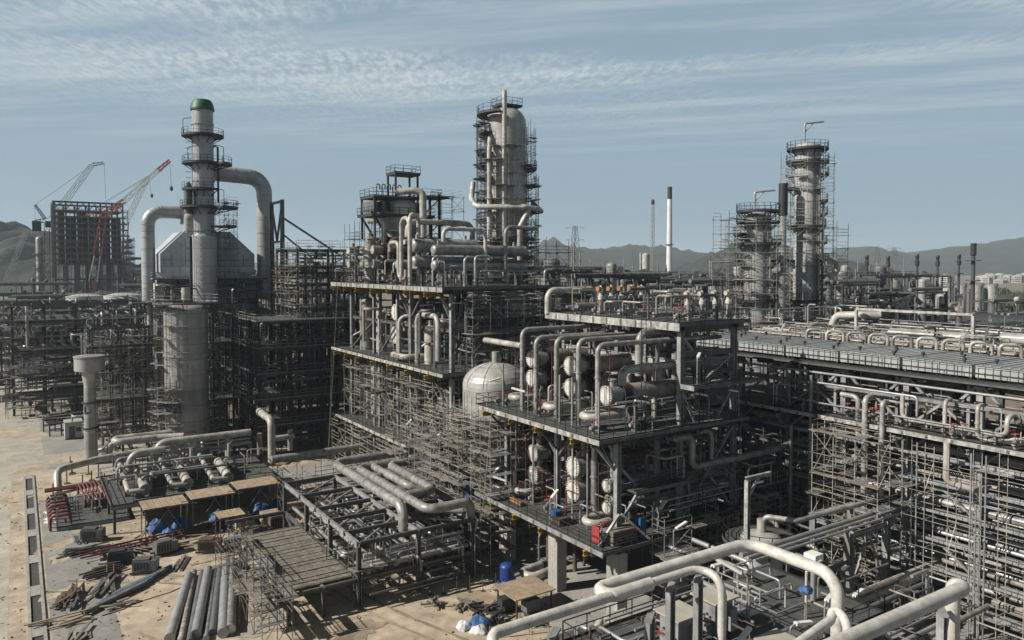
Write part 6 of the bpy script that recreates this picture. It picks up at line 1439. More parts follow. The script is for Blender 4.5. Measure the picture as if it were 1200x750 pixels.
# ------------------------------------------------------------------ twin scaffolded towers at right
def tower(label, c, r, z1, plats, m, seed, sz0, slabel, n=10, ro=2.6, crane_a=0):
    t = thing('process_tower', label, 'tower', (c[0], c[1], 0))
    build(MB().dome((c[0], c[1], 0), r, 0, z1-r*.5, r*.6, 34), 'shell', m, t)
    for z, a0, a1, w_ in plats: ring_platform(t, c, r, z, a0, a1, w_)
    b = MB(); ladder(b, (c[0]-r*.3, c[1]-r-.35, 20), z1)
    build(b, 'ladder', 'steel_dark', t)
    for k in range(2): build(MB().tube([(c[0]+(r+.5)*cos(4.6+k*.6), c[1]+(r+.5)*sin(4.6+k*.6), 18), (c[0]+(r+.5)*cos(4.6+k*.6), c[1]+(r+.5)*sin(4.6+k*.6), z1-4-k*5)], .22), 'downcomer', ('pipe_grey', 'pipe_dark', 'galv')[k], t)
    b = MB(); x, y = c[0]-.8, c[1]; b.tube(fillet([(x, y, z1), (x, y, z1+3.0), (x+RT[0]*3, y+RT[1]*3, z1+3.3)], .3, 3), .16, 6); b.tube([(x, y, z1+1.6), (x+RT[0]*1.4, y+RT[1]*1.4, z1+3.1)], .1, 5); build(b, 'davit', 'galv', t)
    P_, L_ = ring_poles(c, r+.5, r+ro, n+1); scaffold(slabel, P_, L_, sz0, z1-2, 2.0, random.Random(seed), .10, bracep=.25, r=.024, sm='scaf_lit')
tower('taller silver tower of the scaffolded pair at right', (105.3, 74.4), 1.95, 49.6, [(48.6, 0, 360, 1.2), (46.6, 0, 360, 1.3), (44.6, 270, 480, 1.3), (42.4, 100, 180, 1.2), (40.4, 270, 440, 1.2), (38.4, 290, 400, 1.2), (36.4, 0, 360, 1.0), (33.8, 280, 420, 1.2), (31.0, 270, 520, 1.5), (28.6, 280, 400, 1.2), (26.4, 280, 420, 1.2), (24.6, 0, 360, 1.1)], 'stack_skin', 101, 18, 'scaffold around the taller silver tower at right', 9, 2.2)
tower('shorter silver tower of the scaffolded pair at right', (92.2, 73.4), 1.95, 38.0, [(38.2, 0, 360, 1.2), (36.6, 0, 360, 1.2), (34.8, 90, 175, 1.6), (33.4, 0, 360, 1.4), (30.8, 280, 520, 1.3), (27.6, 280, 500, 1.2), (25, 0, 360, 1.1)], 'stack_skin', 102, 18, 'wide scaffold around the shorter silver tower at right', 9, 2.8)
P_, L_ = grid_poles(86.6, 90, 3, 74, 77, 2); scaffold('open outer scaffold left of the shorter silver tower', P_, L_, 18, 37, 2.1, random.Random(103), .25)
P_, L_ = grid_poles(107.5, 110.5, 2, 70.5, 73, 2); scaffold('open outer scaffold right of the taller silver tower', P_, L_, 16, 36, 2.1, random.Random(104), .3)
p = at(918, 215, d=118); t = thing('flare_pipe', 'slim silver pipe with a dark top between the twin towers', 'pipe', (p[0], p[1], 0)); build(MB().tube([(p[0], p[1], 0), (p[0], p[1], p[2]-5)], .55), 'shaft', 'galv', t); build(MB().tube([(p[0], p[1], p[2]-5), (p[0], p[1], p[2])], .7), 'dark_tip', 'flange_black', t)
for px, z0, z1 in ((905, 26, 33), (968, 28, 31.5)):
    p = at(px, 300, d=115); pipe('small cream hook pipe on the twin towers at right', [(p[0], p[1], 30.6), (p[0]+1.2, p[1]-.8, 31.2), (p[0]+1.5, p[1]-1, 29.2), (p[0]+.4, p[1]-.3, 28.4)], .42, 'pipe_cream', .8, 'pipe_bend', pending=True)
for px, z in ((889, 22), (944, 20)):
    pass
open_frame('scaffolded frame at the feet of the twin towers', [86.5, 92.5, 98.5, 104.5], [64, 70], [6, 12, 18, 22], 'steel_dark', (18,), 37, .36, name='steel_structure')
clutter('at the feet of the twin towers', 40, 84, 108, 62, 72, (12, 18, 22, 25), 38, kinds='vvxyl', rmin=.07, rmax=.25)

# ------------------------------------------------------------------ far process units
def far_unit(label, px, d, wd, dp, h, seed, nd=4):
    rd = random.Random(seed); p = at(px, 312, d=d); x0, y0 = p[0]-wd/2, p[1]-dp/2
    t = thing('process_unit', label, 'process unit', (p[0], p[1], 0))
    nx, ny = max(2, int(wd/6)), max(2, int(dp/7))
    b = MB()
    for i in range(nx+1):
        for j in range(ny+1): b.bar((x0+wd*i/nx, y0+dp*j/ny, 0), (x0+wd*i/nx, y0+dp*j/ny, h*rd.choice((1, 1, .8, .6))), .4, .4)
    build(b, 'column_grid', 'bg_steel', t)
    nz = max(3, int(h/4))
    for k in range(1, nz+1):
        z = h*k/nz; b = MB(); cut = rd.choice((1, 1, .7))
        for j in range(ny+1): b.bar((x0, y0+dp*j/ny, z), (x0+wd*cut, y0+dp*j/ny, z), .3, .4)
        for i in range(int(nx*cut)+1): b.bar((x0+wd*i/nx, y0, z-.02), (x0+wd*i/nx, y0+dp, z-.02), .28, .36)
        if rd.random() < .6:
            rails(b, [(x0+wd*cut, y0, z+.2), (x0, y0, z+.2), (x0, y0+dp, z+.2)], r=.05, posts=3)
        build(b, 'floor_frame', 'bg_steel', t)
        for q in range(5):
            yy = y0+rd.uniform(0, dp); r = rd.uniform(.15, .5); build(MB().tube([(x0-rd.uniform(0, 3), yy, z+.3+r), (x0+wd*rd.uniform(.6, 1), yy, z+.3+r)], r, 8), 'pipe', rd.choice(('bg_pipe', 'bg_pipe', 'pipe_grey', 'pipe_dark')), t)
        for q in range(4): xx = x0+rd.uniform(0, wd); yy = y0+rd.uniform(0, dp); build(MB().bar((xx, yy, z), (xx+rd.uniform(1, 3), yy+rd.uniform(1, 3), z+rd.uniform(.5, 2.2)), rd.uniform(.5, 1.5), rd.uniform(.5, 1.4)), 'machine', 'bg_steel', t)
    for k in range(nd):
        r = rd.uniform(.7, 1.6); xx, yy = x0+rd.uniform(2, wd-2), y0+rd.uniform(1, dp-1); hh = h*rd.uniform(.6, 1.12)
        build(MB().dome((xx, yy, 0), r, 0, hh, r*.6, 16), 'drum', rd.choice(('clad', 'pipe_grey', 'bg_pipe', 'pipe_dark')), t)
    for k in range(5): xx, yy = x0+rd.uniform(0, wd), y0+rd.uniform(0, dp); build(MB().tube([(xx, yy, h*.5), (xx, yy, h*rd.uniform(1.0, 1.2))], .12, 5), 'vent_pipe', 'pipe_grey', t)
UN = ((985, 170, 20, 14, 26, 'dark process unit just right of the twin towers'), (1030, 185, 26, 14, 27.5, 'dark process unit under the small vent stacks'), (1072, 180, 18, 12, 24, 'dark process unit left of the silver silos'), (1120, 205, 26, 14, 13, 'process unit in front of the silver silos'),
      (1165, 190, 26, 12, 15, 'low process unit near the right edge'), (1010, 245, 30, 16, 27, 'farther process unit behind the vent stacks'), (1190, 260, 30, 14, 18, 'farther low process unit at the right edge'), (1060, 300, 40, 16, 26, 'far process unit before the town'),
      (655, 135, 14, 12, 29, 'dark process unit right of the tall silver column'), (690, 150, 16, 12, 28, 'process unit before the power pylon'), (735, 165, 20, 12, 27.5, 'process unit left of the white chimney foot'), (790, 175, 22, 12, 26.5, 'process unit below the white chimney'),
      (838, 150, 18, 12, 26.5, 'process unit left of the shorter tower'), (860, 210, 26, 14, 27, 'farther process unit behind the shorter tower'), (765, 260, 34, 14, 27, 'far process unit around the lattice mast foot'), (700, 240, 26, 14, 28, 'far process unit around the pylon foot'), (925, 240, 24, 12, 27, 'far process unit between the twin towers'),
      (600, 150, 16, 12, 26, 'process unit behind the tall silver column'), (540, 165, 20, 12, 26, 'process unit behind the drums of the top deck'), (25, 330, 40, 16, 22, 'far process unit at the left edge below the hill'), (185, 300, 26, 14, 22, 'far process unit behind the left duct leg'), (345, 190, 26, 14, 27, 'process unit behind the slender portal frame'), (400, 175, 18, 12, 28, 'process unit left of the top deck drums'),
      (180, 420, 22, 14, 34, 'far dark unit right of the crane building'), (-5, 240, 30, 14, 12, 'low dark unit at the left edge'))
UN += ((15, 232, 26, 14, 15, 'dark low unit behind the far left pipe structure, leftmost'), (70, 268, 26, 14, 19, 'dark unit around the pale tanks at left'), (150, 205, 16, 12, 17.5, 'dark unit before the left duct leg'), (112, 212, 20, 8, 17, 'dark unit before the two pale tanks'), (40, 300, 30, 14, 16, 'dark unit below the tower crane'), (300, 165, 12, 10, 24, 'dark unit behind the right flue duct'))
for k, (px, d, wd, dp, h, lab) in enumerate(UN): far_unit(lab, px, d, wd, dp, h, 200+k)
p = at(1175, 352, d=240); t = thing('warehouse', 'dark low warehouse below the trees at the right edge', 'warehouse', (p[0]+10, p[1], 0))
build(MB().box((p[0]-10, p[1]-12, 0), (p[0]+60, p[1]+12, 13)), 'wall', 'panel_grey', t); build(MB().box((p[0]-11, p[1]-13, 13.01), (p[0]+61, p[1]+13, 14)), 'roof', 'steel_dark', t)
p = at(1160, 360, d=215); b = MB(); b.lathe([(8, 0), (8, 20)], (p[0], p[1], 6), 28, 'x'); o = build(b, 'vault_shed', 'bg_steel', None, 'barrel roofed grey shed in front of the dark warehouse', 'shed')
for k, (px, py) in enumerate(((1062, 348), (1124, 346))):
    p = at(px, py, d=125); t = thing('valve_tower', ('pale valve assembly with a lever standing behind the cream drum, left', 'pale valve assembly with a lever standing behind the cream drum, right')[k], 'valve', (p[0], p[1], 18))
    build(MB().tube([(p[0], p[1], 0), (p[0], p[1], p[2]-3)], .5, 10), 'support', 'bg_pipe', t)
    build(MB().lathe([(.8, p[2]-3), (.8, p[2]-2), (.4, p[2]-1.7), (.4, p[2]-.8), (.6, p[2]-.8), (.6, p[2])], (p[0], p[1], 0), 16), 'body', 'pipe_cream', t)
    build(MB().tube(fillet([(p[0]-1.3, p[1]+.8, p[2]-4), (p[0]-1.3, p[1]+.8, p[2]-1.5), (p[0], p[1], p[2]-1.2)], .5, 4), .28, 10), 'elbow', 'pipe_cream', t)
    build(MB().bar((p[0]-1.6, p[1]+1, p[2]-.6), (p[0]+1.5, p[1]-1, p[2]+.6), .14, .2), 'lever', 'galv', t)

# ------------------------------------------------------------------ crane building and cranes
bx0, bx1, by0, by1 = 15.6, 45.4, 428.0, 452.0
bt = thing('scaffolded_building', 'tall dark building wrapped in scaffolding at far left', 'building', (30, 440, 0))
for i in range(7):
    for y in (by0, by0+12, by1): build(MB().bar((bx0+(bx1-bx0)*i/6, y, 0), (bx0+(bx1-bx0)*i/6, y, 33 if i else 62), 1.3, 1.3), 'column', 'bg_pipe', bt)
for z in (14, 24, 31.5): build(MB().box((bx0-.5, by0-1, z-.7), (bx1+1.5, by1, z)), 'floor', 'bg_steel', bt)
for z in (61.2,): 
    build(MB().box((bx0-.6, by0-.6, z), (bx1, by0+.5, z+.8)), 'roof_beam', 'steel_dark', bt); build(MB().box((bx0-.6, by1-.5, z), (bx1, by1+.5, z+.8)), 'roof_beam', 'steel_dark', bt)
    build(MB().box((bx0-.6, by0, z-.9), (bx0+.5, by1, z+.79)), 'roof_beam', 'steel_dark', bt); build(MB().box((bx1-1, by0+.6, z-.9), (bx1-.1, by1, z+.79)), 'roof_beam', 'steel_dark', bt)
for i in range(1, 7): build(MB().bar((bx0+(bx1-bx0)*i/6, by0, 33), (bx0+(bx1-bx0)*i/6, by0, 61.2), .7, .7), 'post', 'bg_steel', bt); build(MB().bar((bx0+(bx1-bx0)*i/6, by1, 33), (bx0+(bx1-bx0)*i/6, by1, 61.2), .7, .7), 'post', 'bg_steel', bt)
for i in range(6): build(MB().dome((bx0+2.6+(bx1-bx0)*i/6, by0+6, 31.6), 2.1, 0, 24-(i % 2)*2, 1.4, 18), 'inner_drum', 'bg_steel', bt)
for i in range(6):
    x = bx0+(bx1-bx0)*i/6; build(MB().bar((x, by0-.1, 57.8), (x+2.4, by0-.1, 61), .4, .4), 'brace', 'bg_pipe', bt); build(MB().bar((x+4.9, by0-.1, 57.8), (x+2.5, by0-.1, 61), .4, .4), 'brace', 'bg_pipe', bt)
for z in range(33, 58, 3): build(MB().box((bx0-1.2, by0-2.0, z), (bx1+max(0, (57-z))*.2+.5, by0-.8, z+.7)), 'scaffold_floor', 'steel', bt); build(MB().box((bx0, by0+2, z+.4), (bx1, by1-1, z+.7)), 'floor', 'bg_steel', bt)
P_, L_ = grid_poles(bx0-1, bx1+2, 14, by0-4, by0-2, 2); scaffold('hazy scaffold skin over the far left tall building', P_, L_, 12, 58, 3.0, random.Random(120), 0, r=.08, sub=.7, bracep=.1)
P_, L_ = grid_poles(bx1+1, bx1+5, 3, by0-2, by1-8, 5); scaffold('hazy scaffold on the right side of the far left tall building', P_, L_, 10, 44, 3.0, random.Random(121), .3, r=.09)
P_, L_ = grid_poles(bx0-8, bx0-2, 3, by0-2, by0+4, 2); scaffold('hazy scaffold left of the far left tall building', P_, L_, 0, 38, 3.0, random.Random(122), .3, r=.09)
p = at(46, 280, d=375); t = thing('silver_column', 'slim hazy silver column left of the far scaffolded building', 'column', (p[0], p[1], 0)); build(MB().dome((p[0], p[1], 0), 1.6, 0, p[2], 1.2, 18), 'shell', 'clad', t)
for z in (15, 22, 29, 36): build(MB().lathe([(1.6, z), (3, z), (3, z+.4), (1.6, z+.4)], (p[0], p[1], 0), 16), 'ring_platform', 'bg_steel', t)
def lattice(b, p, q, w, r=.14, n=None, taper=1.0):
    d = norm(vsub(q, p)); l = sqrt(dot(vsub(q, p), vsub(q, p))); n = n or max(3, int(l/(w*1.4)))
    s = norm(cross(d, (0, 0, 1) if abs(d[2]) < .95 else (1, 0, 0))); u = cross(s, d); rows = []
    for k in range(n+1):
        c = vadd(p, vsub(q, p), k/n); e = w/2*(1+(taper-1)*k/n); rows.append([vadd(vadd(c, s, i*e), u, j*e) for i, j in ((-1, -1), (1, -1), (1, 1), (-1, 1))])
    for i in range(4): b.tube([rows[0][i], rows[-1][i]], r, 4)
    for k in range(n):
        for i in range(4): b.tube([rows[k][i], rows[k+1][(i+1) % 4]], r*.6, 4, False)
def crane(name, label, segs, cables, hooks, m, base, d):
    t = thing(name, label, 'crane', base)
    for nm, p, q, w_, mm in segs:
        b = MB(); lattice(b, p, q, w_, .2 if mm == 'crane_red' else .14, taper=.7); build(b, nm, mm, t)
    b = MB()
    for p, q in cables: b.tube([p, q], .08, 4, False)
    build(b, 'cables', 'steel_dark', t)
    for p in hooks:
        build(MB().lathe([(.1, 0), (.7, .5), (.7, 1.8), (.2, 2.3)], p, 10), 'hook_block', 'flange_black', t)
    return t
d = 395; A = lambda x, y: at(x, y, d=d)
g = at(55, 340, d=d); base = (g[0], g[1], 0)
t = crane('tower_crane', 'grey luffing tower crane with a raised boom at far left', [('mast', base, A(55, 262), 3.2, 'crane_red'), ('boom', A(60, 258), A(108, 193), 2.6, 'galv'), ('jib_head', A(108, 193), A(122, 191), 1.4, 'steel_dark'), ('counter_jib', A(55, 258), A(41, 260), 2.2, 'steel_dark'), ('gantry', A(53, 257), A(41, 240), 1.2, 'steel_dark')],
      [(A(41, 240), A(57, 229)), (A(57, 229), A(108, 193)), (A(41, 240), A(41, 260)), (A(122, 191), A(124, 233))], [], 'galv', base, d)
build(MB().box(vadd(A(43, 271), (-2, -2, 0)), vadd(A(43, 259), (2, 2, 0))), 'counterweight', 'steel_dark', t); build(MB().box(vadd(A(57, 262), (-1.5, -1.5, -2)), vadd(A(57, 262), (1.5, 1.5, 1.2))), 'cab', 'steel_dark', t)
d = 340; g = at(108, 346, d=d); base = (g[0], g[1], 0)
mid = A(113.5, 310); 
t = crane('crawler_crane', 'red and white crawler crane with a long jib before the far scaffolded building', [('lower_boom', vadd(base, (0, 0, 3)), A(109, 330), 3.4, 'crane_red'), ('white_boom_section', A(109, 330), A(114, 300), 3.4, 'tank_pale'), ('upper_boom', A(114, 300), A(121, 254), 3.2, 'crane_red'), ('luffing_jib', A(122, 252), A(146, 235), 2.4, 'crane_red'), ('jib_extension', A(146, 235), A(185, 200), 1.9, 'tank_pale'), ('jib_tip', A(185, 200), A(199, 188), 1.4, 'crane_red'), ('jib_strut', A(121, 253), A(101, 251), 1.2, 'crane_red')],
      [(A(101, 251), A(146, 235)), (A(120, 238), A(174, 206)), (A(199, 188), A(201, 222))], [A(201, 224)], 'crane_red', base, d)
build(MB().box((base[0]-4, base[1]-3, 1.2), (base[0]+4, base[1]+3, 4.2)), 'machine_house', 'crane_red', t)
for s in (-3.2, 2.0): build(MB().box((base[0]-5, base[1]+s, 0), (base[0]+5, base[1]+s+1.2, 1.19)), 'crawler_track', 'steel_dark', t)
d = 420; g = at(140, 320, d=d); base = (g[0], g[1], 0)
crane('lattice_crane', 'second red lattice boom rising right of the far scaffolded building', [('boom', base, A(148, 260), 3, 'crane_red'), ('upper_boom', A(148, 260), A(174, 207), 2.4, 'tank_pale')], [(A(174, 207), A(120, 240)), (A(174, 207), A(178, 230))], [A(178, 232)], 'crane_red', base, d)
p = at(0, 318, d=700); crane('lattice_crane', 'faint pale crane boom against the left hill', [('boom', (p[0], p[1], 2), at(30, 272, d=700), 4, 'tank_pale')], [], [], '', (p[0], p[1], 0), 700)

# ------------------------------------------------------------------ F: foreground unit under the big white pipes
ZA = 16.5
pipe('white pipe reaching left from the foreground U bend to the bottom edge', [(14.3, 22.6, 11), (14.3, 22.6, 15.9), (14.3, 23.22, 16.42), (20.4, 23.22, 16.42)], .22, 'pipe_white', .6, 'foreground_pipe')
FA = 23.6
pipe('biggest white pipe in the foreground, looping over the platform and turning down', [(22.4, 23.22, 16.42), (20.1, 23.22, 16.42), (20.1, 24.02, 16.45), (29.8, 24.02, 16.42), (29.75, 19.2, 16.45), (29.75, 19.2, 6)], .285, 'pipe_white', .95, 'foreground_pipe')
pipe('thinner white pipe beside the biggest one, bending down behind the cabinets', [(22.2, 23.22, 16.44), (25.4, 23.22, 16.44), (25.4, 21.9, 16.4), (25.4, 21.9, 11.2)], .185, 'pipe_white', .65, 'foreground_pipe')
pipe('white pipe with a looped end in front of the biggest pipe', [(28.6, 18.0, 10), (28.6, 18.0, 15.2), (29.0, 18.9, 15.4), (28.3, 18.6, 15.1), (20, 17.6, 14.7)], .2, 'pipe_white', .45, 'foreground_pipe')
pipe('large white pipe at lower right ending in a bent down elbow', [(20, 15.7, ZA), (33.0, 15.5, ZA), (33.35, 16.15, ZA-.12), (33.35, 16.15, 4)], .31, 'pipe_white', .62, 'foreground_pipe')
fs = thing('steel_structure', 'foreground steel platform with grey decks, rails and cabinets at bottom right', 'steel structure', (31, 26, 0))
ZF = 11.15
deck(fs, 22.4, 33.4, 22.0, 29.6, ZF, edges='LF', edge='steel_light', eh=.4)
for x in (22.8, 28, 33):
    for y in (22.4, 29.2): column(fs, x, y, 0, ZF-.5, .4, 'steel_light')
    beam(fs, (x, 22.2, ZF-.36), (x, 29.4, ZF-.36), .25, .4)
railing(fs, [(33.3, 29.5, ZF), (22.5, 29.5, ZF), (22.5, 22.1, ZF), (27, 22.1, ZF)])
b = MB(); rails(b, [(27.6, 24.2, ZF+1.4), (27.6, 27.2, ZF+1.4)]); 
ZG = 9.6
deck(fs, 34.2, 42.4, 24.2, 32.6, ZG, edges='LF', edge='steel_light', eh=.35)
railing(fs, [(34.25, 32.5, ZG), (34.25, 24.3, ZG), (42.3, 24.3, ZG), (42.3, 32.5, ZG)], 'rail_black')
for x, y in ((34.8, 24.8), (41.8, 24.8), (34.8, 32), (41.8, 32)): column(fs, x, y, 0, ZG-.4, .4, 'steel')
railing(fs, [(33.7, 26.4, ZF), (33.7, 29.4, ZF)], 'rail_grey'); railing(fs, [(31.4, 29.2, ZF+.0), (33.3, 29.2, ZF)], 'rail_grey')
for (x, y) in ((21.6, 22.4), (24.4, 24.0), (26.2, 24.0), (32.2, 16.0), (17.4, 23.4)):
    o = build(MB().hsec((x, y, 2 if x < 22 else ZF), (x, y, ZA-1.05), .32, .32, up=(1, 0, 0)).bar((x-.4, y-.3, ZA-.98), (x+.4, y+.3, ZA-.98), .3, .12), 'pipe_support', 'steel_light', None, None, 'pipe support'); pend(o, 'grey steel post holding up a white foreground pipe', (x, y, ZA), 'posts under the white pipes')
o = build(MB().bar((31.6, 16.6, 6), (32.4, 15.9, ZA-1.2), .16, .16), 'diagonal_strut', 'galv', None, 'slanting galvanised strut under the large white pipe at lower right', 'strut')
for k, (x, y, w_, lab) in enumerate(((26.6, 25.6, 1.5, 'left'), (29.5, 25.9, 1.5, 'right'), (27.6, 20.6, 1.3, 'near'))):
    z0 = ZF if k < 2 else ZF+.4
    t = thing('junction_cabinet', f'grey control cabinet with a flat beige hood on the foreground platform, {lab} one', 'cabinet', (x, y, z0))
    build(MB().box((x-.65, y-.6, z0+.35), (x+.65, y+.6, z0+1.95)), 'body', 'box_beige' if k == 9 else 'steel_light', t)
    build(MB().box((x-w_/2-.15, y-w_/2-.1, z0+2.0), (x+w_/2+.15, y+w_/2+.1, z0+2.09)), 'hood', 'box_beige', t)
    build(MB().box((x+.1, y-.95, z0+.5), (x+.6, y-.61, z0+1.6)), 'side_box', 'steel_light', t)
    b = MB()
    for q in range(4): b.tube([(x-.66, y-.3+q*.2, z0+1.2+.1*(q % 2)), (x-.72, y-.3+q*.2, z0+1.2+.1*(q % 2))], .06, 8)
    build(b, 'gauges', 'flange_black', t)
    for (i, j) in ((-.55, -.5), (.55, -.5), (.55, .5), (-.55, .5)): build(MB().bar((x+i, y+j, z0), (x+i, y+j, z0+.349), .1, .1), 'leg', 'steel', t)
    for (i, j) in ((-.6, -.55), (.6, .55), (.6, -.55), (-.6, .55)): build(MB().bar((x+i, y+j, z0+1.951), (x+i, y+j, z0+1.999), .06, .06), 'hood_post', 'steel', t)
pipe('red flexible hose hanging on the left foreground cabinet', [(25.0, 25.9, ZF+1.5), (25.7, 25.2, ZF+1.2), (26.3, 24.9, ZF+.8), (26.4, 24.8, ZF+.2)], .06, 'red_paint', .5, 'hose', 'hose')
pipe('orange hose curled between the two foreground cabinets', [(27.6, 26.2, ZF+.9), (28.2, 25.6, ZF+1.2), (28.8, 25.5, ZF+1.0)], .06, 'orange', .4, 'hose', 'hose')
clutter('among the cabinets on the foreground platform', 40, 23, 33, 22.4, 29.2, (ZF+.02, ZF+1.15), 27, 'instrument_pipe', 'vvllx', .03, .09, ('galv', 'pipe_grey', 'pipe_dark', 'rust'))
clutter('on the second foreground deck', 14, 35, 42, 25, 32, (ZG+.02, ZG+1.7), 28, 'instrument_pipe', 'vvl', .04, .1, ('galv', 'pipe_grey', 'pipe_cream'))
clutter('below the foreground platforms', 56, 23, 44, 20, 34, (1, 5, 9.2), 29, kinds='vxyl', rmin=.07, rmax=.3)
clutter('in the pit right of the foreground platforms', 60, 43, 61, 18, 34, (.2, 3, 6.5), 30, kinds='vxxyl', rmin=.06, rmax=.24)
clutter('around the small vessel behind the foreground platforms', 40, 44, 61, 34, 44, (.2, 4, 8), 41, kinds='vvxyl', rmin=.06, rmax=.22)
t = thing('round_vessel', 'round concrete coloured vessel under the second foreground deck', 'vessel', (36.4, 27, 0)); build(MB().lathe([(2.4, 0), (2.4, 8.9), (0, 9.0)], (37.0, 27.2, 0), 36), 'shell', 'concrete', t); build(MB().lathe([(2.42, 6), (2.5, 6), (2.5, 6.3), (2.42, 6.3)], (37, 27.2, 0), 36), 'band', 'concrete', t)
t = thing('small_vessel', 'small pale vessel with a railed platform behind the white foreground loop', 'vessel', (51, 40, 0))
build(MB().dome((50.6, 39.6, 0), 1.7, 0, 7.6, .7, 26), 'shell', 'clad_grey', t); ring_platform(t, (50.6, 39.6), 1.7, 7.7, 0, 360, 1.4, 'grating')
build(MB().tube([(50.6, 39.6, 8.2), (50.6, 39.6, 9.3)], .35), 'nozzle', 'pipe_cream', t)
t = thing('gallows_post', 'pale steel gallows post with a level arm beside the small vessel', 'hoist post', (47.6, 38.6, 0))
build(MB().hsec((47.6, 38.6, 0), (47.6, 38.6, 13.2), .35, .35, up=(1, 0, 0)), 'post', 'edge', t); build(MB().hsec((47.4, 38.6, 13.35), (50.4, 38.6, 13.35), .25, .3), 'arm', 'edge', t); build(MB().bar((47.7, 38.6, 11.9), (48.9, 38.6, 13.15), .16, .16), 'knee_brace', 'edge', t)
build(MB().bar((48.2, 38.5, 12.9), (49.3, 38.5, 12.9), .2, .12), 'lamp_housing', 'lamp_white', t)
t = thing('pipe_portal', 'grey steel portal carrying three level pipes before the right hand rack', 'portal frame', (59, 36.6, 0))
for x in (55.6, 61.0):
    for y in (35.0, 38.2): build(MB().hsec((x, y, 0), (x, y, 8.6 if y < 36 else 9.2), .5, .5, up=(1, 0, 0)), 'column', 'steel_light', t)
    build(MB().hsec((x, 34.4, 8.75), (x, 37.9, 8.75), .3, .3), 'beam', 'steel_light', t)
build(MB().hsec((55.4, 38.2, 9.0), (61.2, 38.2, 9.0), .3, .4), 'beam', 'edge', t); build(MB().hsec((55.4, 35.0, 8.2), (61.2, 35.0, 8.2), .3, .4), 'beam', 'steel_light', t)
for p, q in (((55.8, 35, 3), (58.2, 35, 8)), ((60.8, 35, 3), (58.4, 35, 8))): build(MB().bar(p, q, .18, .18), 'brace', 'steel_light', t)
for k in range(3): pipe('level grey pipe of the trio crossing to the right rack', [(43.5, 34.6+k*.6, 9.05), (63.6, 34.6+k*.6, 9.05)], (.12, .14, .2)[k], 'galv', name='crossing_pipe', pending=True, group='pipe trio on the portal')
pipe('thick tan pipe passing low behind the white foreground pipe into the rack', [(46, 33.2, 4.2), (66, 33.2, 4.2)], .55, 'pipe_cream', 1, 'ground_pipe')
pipe('thin white conduit zigzagging down from the big white pipe', [(31.2, 20, 13.8), (37, 21.4, 11.2), (36.4, 20.0, 11.0), (38.2, 20.4, 10.6)], .06, 'pipe_white', .2, 'conduit', 'conduit')
b = MB(); rails(b, [(35.2, 17.6, 9.4), (37.6, 19.6, 9.4)], posts=2.6, h=1.6, r=.05); o = build(b, 'guard_rail', 'pipe_white', None, 'small white guard rail in front of the large white elbow pipe', 'guard rail')
for (x, y, z, h, a, tl, L_) in ((31.4, 25.4, ZF, 2.8, 2.3, .5, 1.3), (28.6, 24.4, ZF, 2.9, 2.5, .55, 1.2), (27.0, 22.4, ZF, 1.6, .3, .15, 1.2), (30.6, 22.2, ZF, 1.6, -.2, -.1, 1.0), (36.6, 24.4, ZG, 1.9, .3, 0, 1.4), (33.0, 29.4, ZF, 1.4, .1, -.1, 1.0), (45.5, 33.4, 5, 4.2, 2.2, .6, 1.2), (48.5, 30.2, 5.5, 1.2, .2, 0, 1.6), (43.0, 42.0, 7.1, 2, .1, .2, 1.3)):
    lamp_fitting(x, y, z, h, a, tl, L_, 'white strip lamp on a bent pole of the foreground unit', 'strip lamps of the foreground unit')
o = MB(); lump(o, (37.8, 26.4, ZG+1.6), .42, random.Random(4), 1.0); build(o, 'tarp_bundle', 'tarp_blue', None, 'crumpled blue cover on a post of the second foreground deck', 'tarp')
t = thing('instrument_post', 'instrument post standing on the second foreground deck beside the blue cover', 'post', (40.2, 27.6, ZG)); build(MB().tube([(40.2, 27.6, ZG), (40.2, 27.6, ZG+2.6)], .16, 8), 'post', 'galv', t); build(MB().box((39.8, 27.2, ZG+2.5), (40.6, 28, ZG+2.95)), 'head_box', 'lamp_white', t)
pipe('bent white pipe holding the blue cover on the second foreground deck', [(37.8, 26.4, ZG), (37.8, 26.4, ZG+2.9), (39.2, 26.4, ZG+3.1)], .08, 'pipe_white', .3, 'support_post', 'post')
t = thing('metal_stand', 'bright aluminium step stand on the foreground platform right of the cabinets', 'stand', (32.4, 26.4, ZF)); b = MB()
for z in (.5, 1.0, 1.5): b.box((31.8, 25.6, ZF+z), (31.86, 27.6, ZF+z+.08))
for y in (25.6, 26.6, 27.6): b.bar((31.8, y, ZF), (31.8, y, ZF+1.6), .08, .08)
build(b, 'rail_frame', 'galv', t); build(MB().box((31.9, 25.6, ZF+.4), (33, 27.6, ZF+.46)), 'step', 'galv', t)
P_, L_ = grid_poles(22.6, 32.6, 5, 30.6, 31.8, 2); scaffold('scaffold below the left edge of the foreground platform', P_, L_, 0, 9.4, 2, random.Random(130), .25)
P_, L_ = grid_poles(44, 60, 6, 44.0, 45.4, 2); scaffold('shaded scaffold along the right face below the central structure', P_, L_, 0, 9, 2, random.Random(131), .3)
t = thing('white_pier', 'white painted concrete pier standing left of the foreground platform', 'pier', (33, 36, 0)); build(MB().box((31.6, 35.2, 0), (33.0, 36.6, 7.0)), 'shaft', 'tank_pale', t); build(MB().box((31.4, 35.0, 7.001), (33.2, 36.8, 7.4)), 'cap', 'concrete', t)
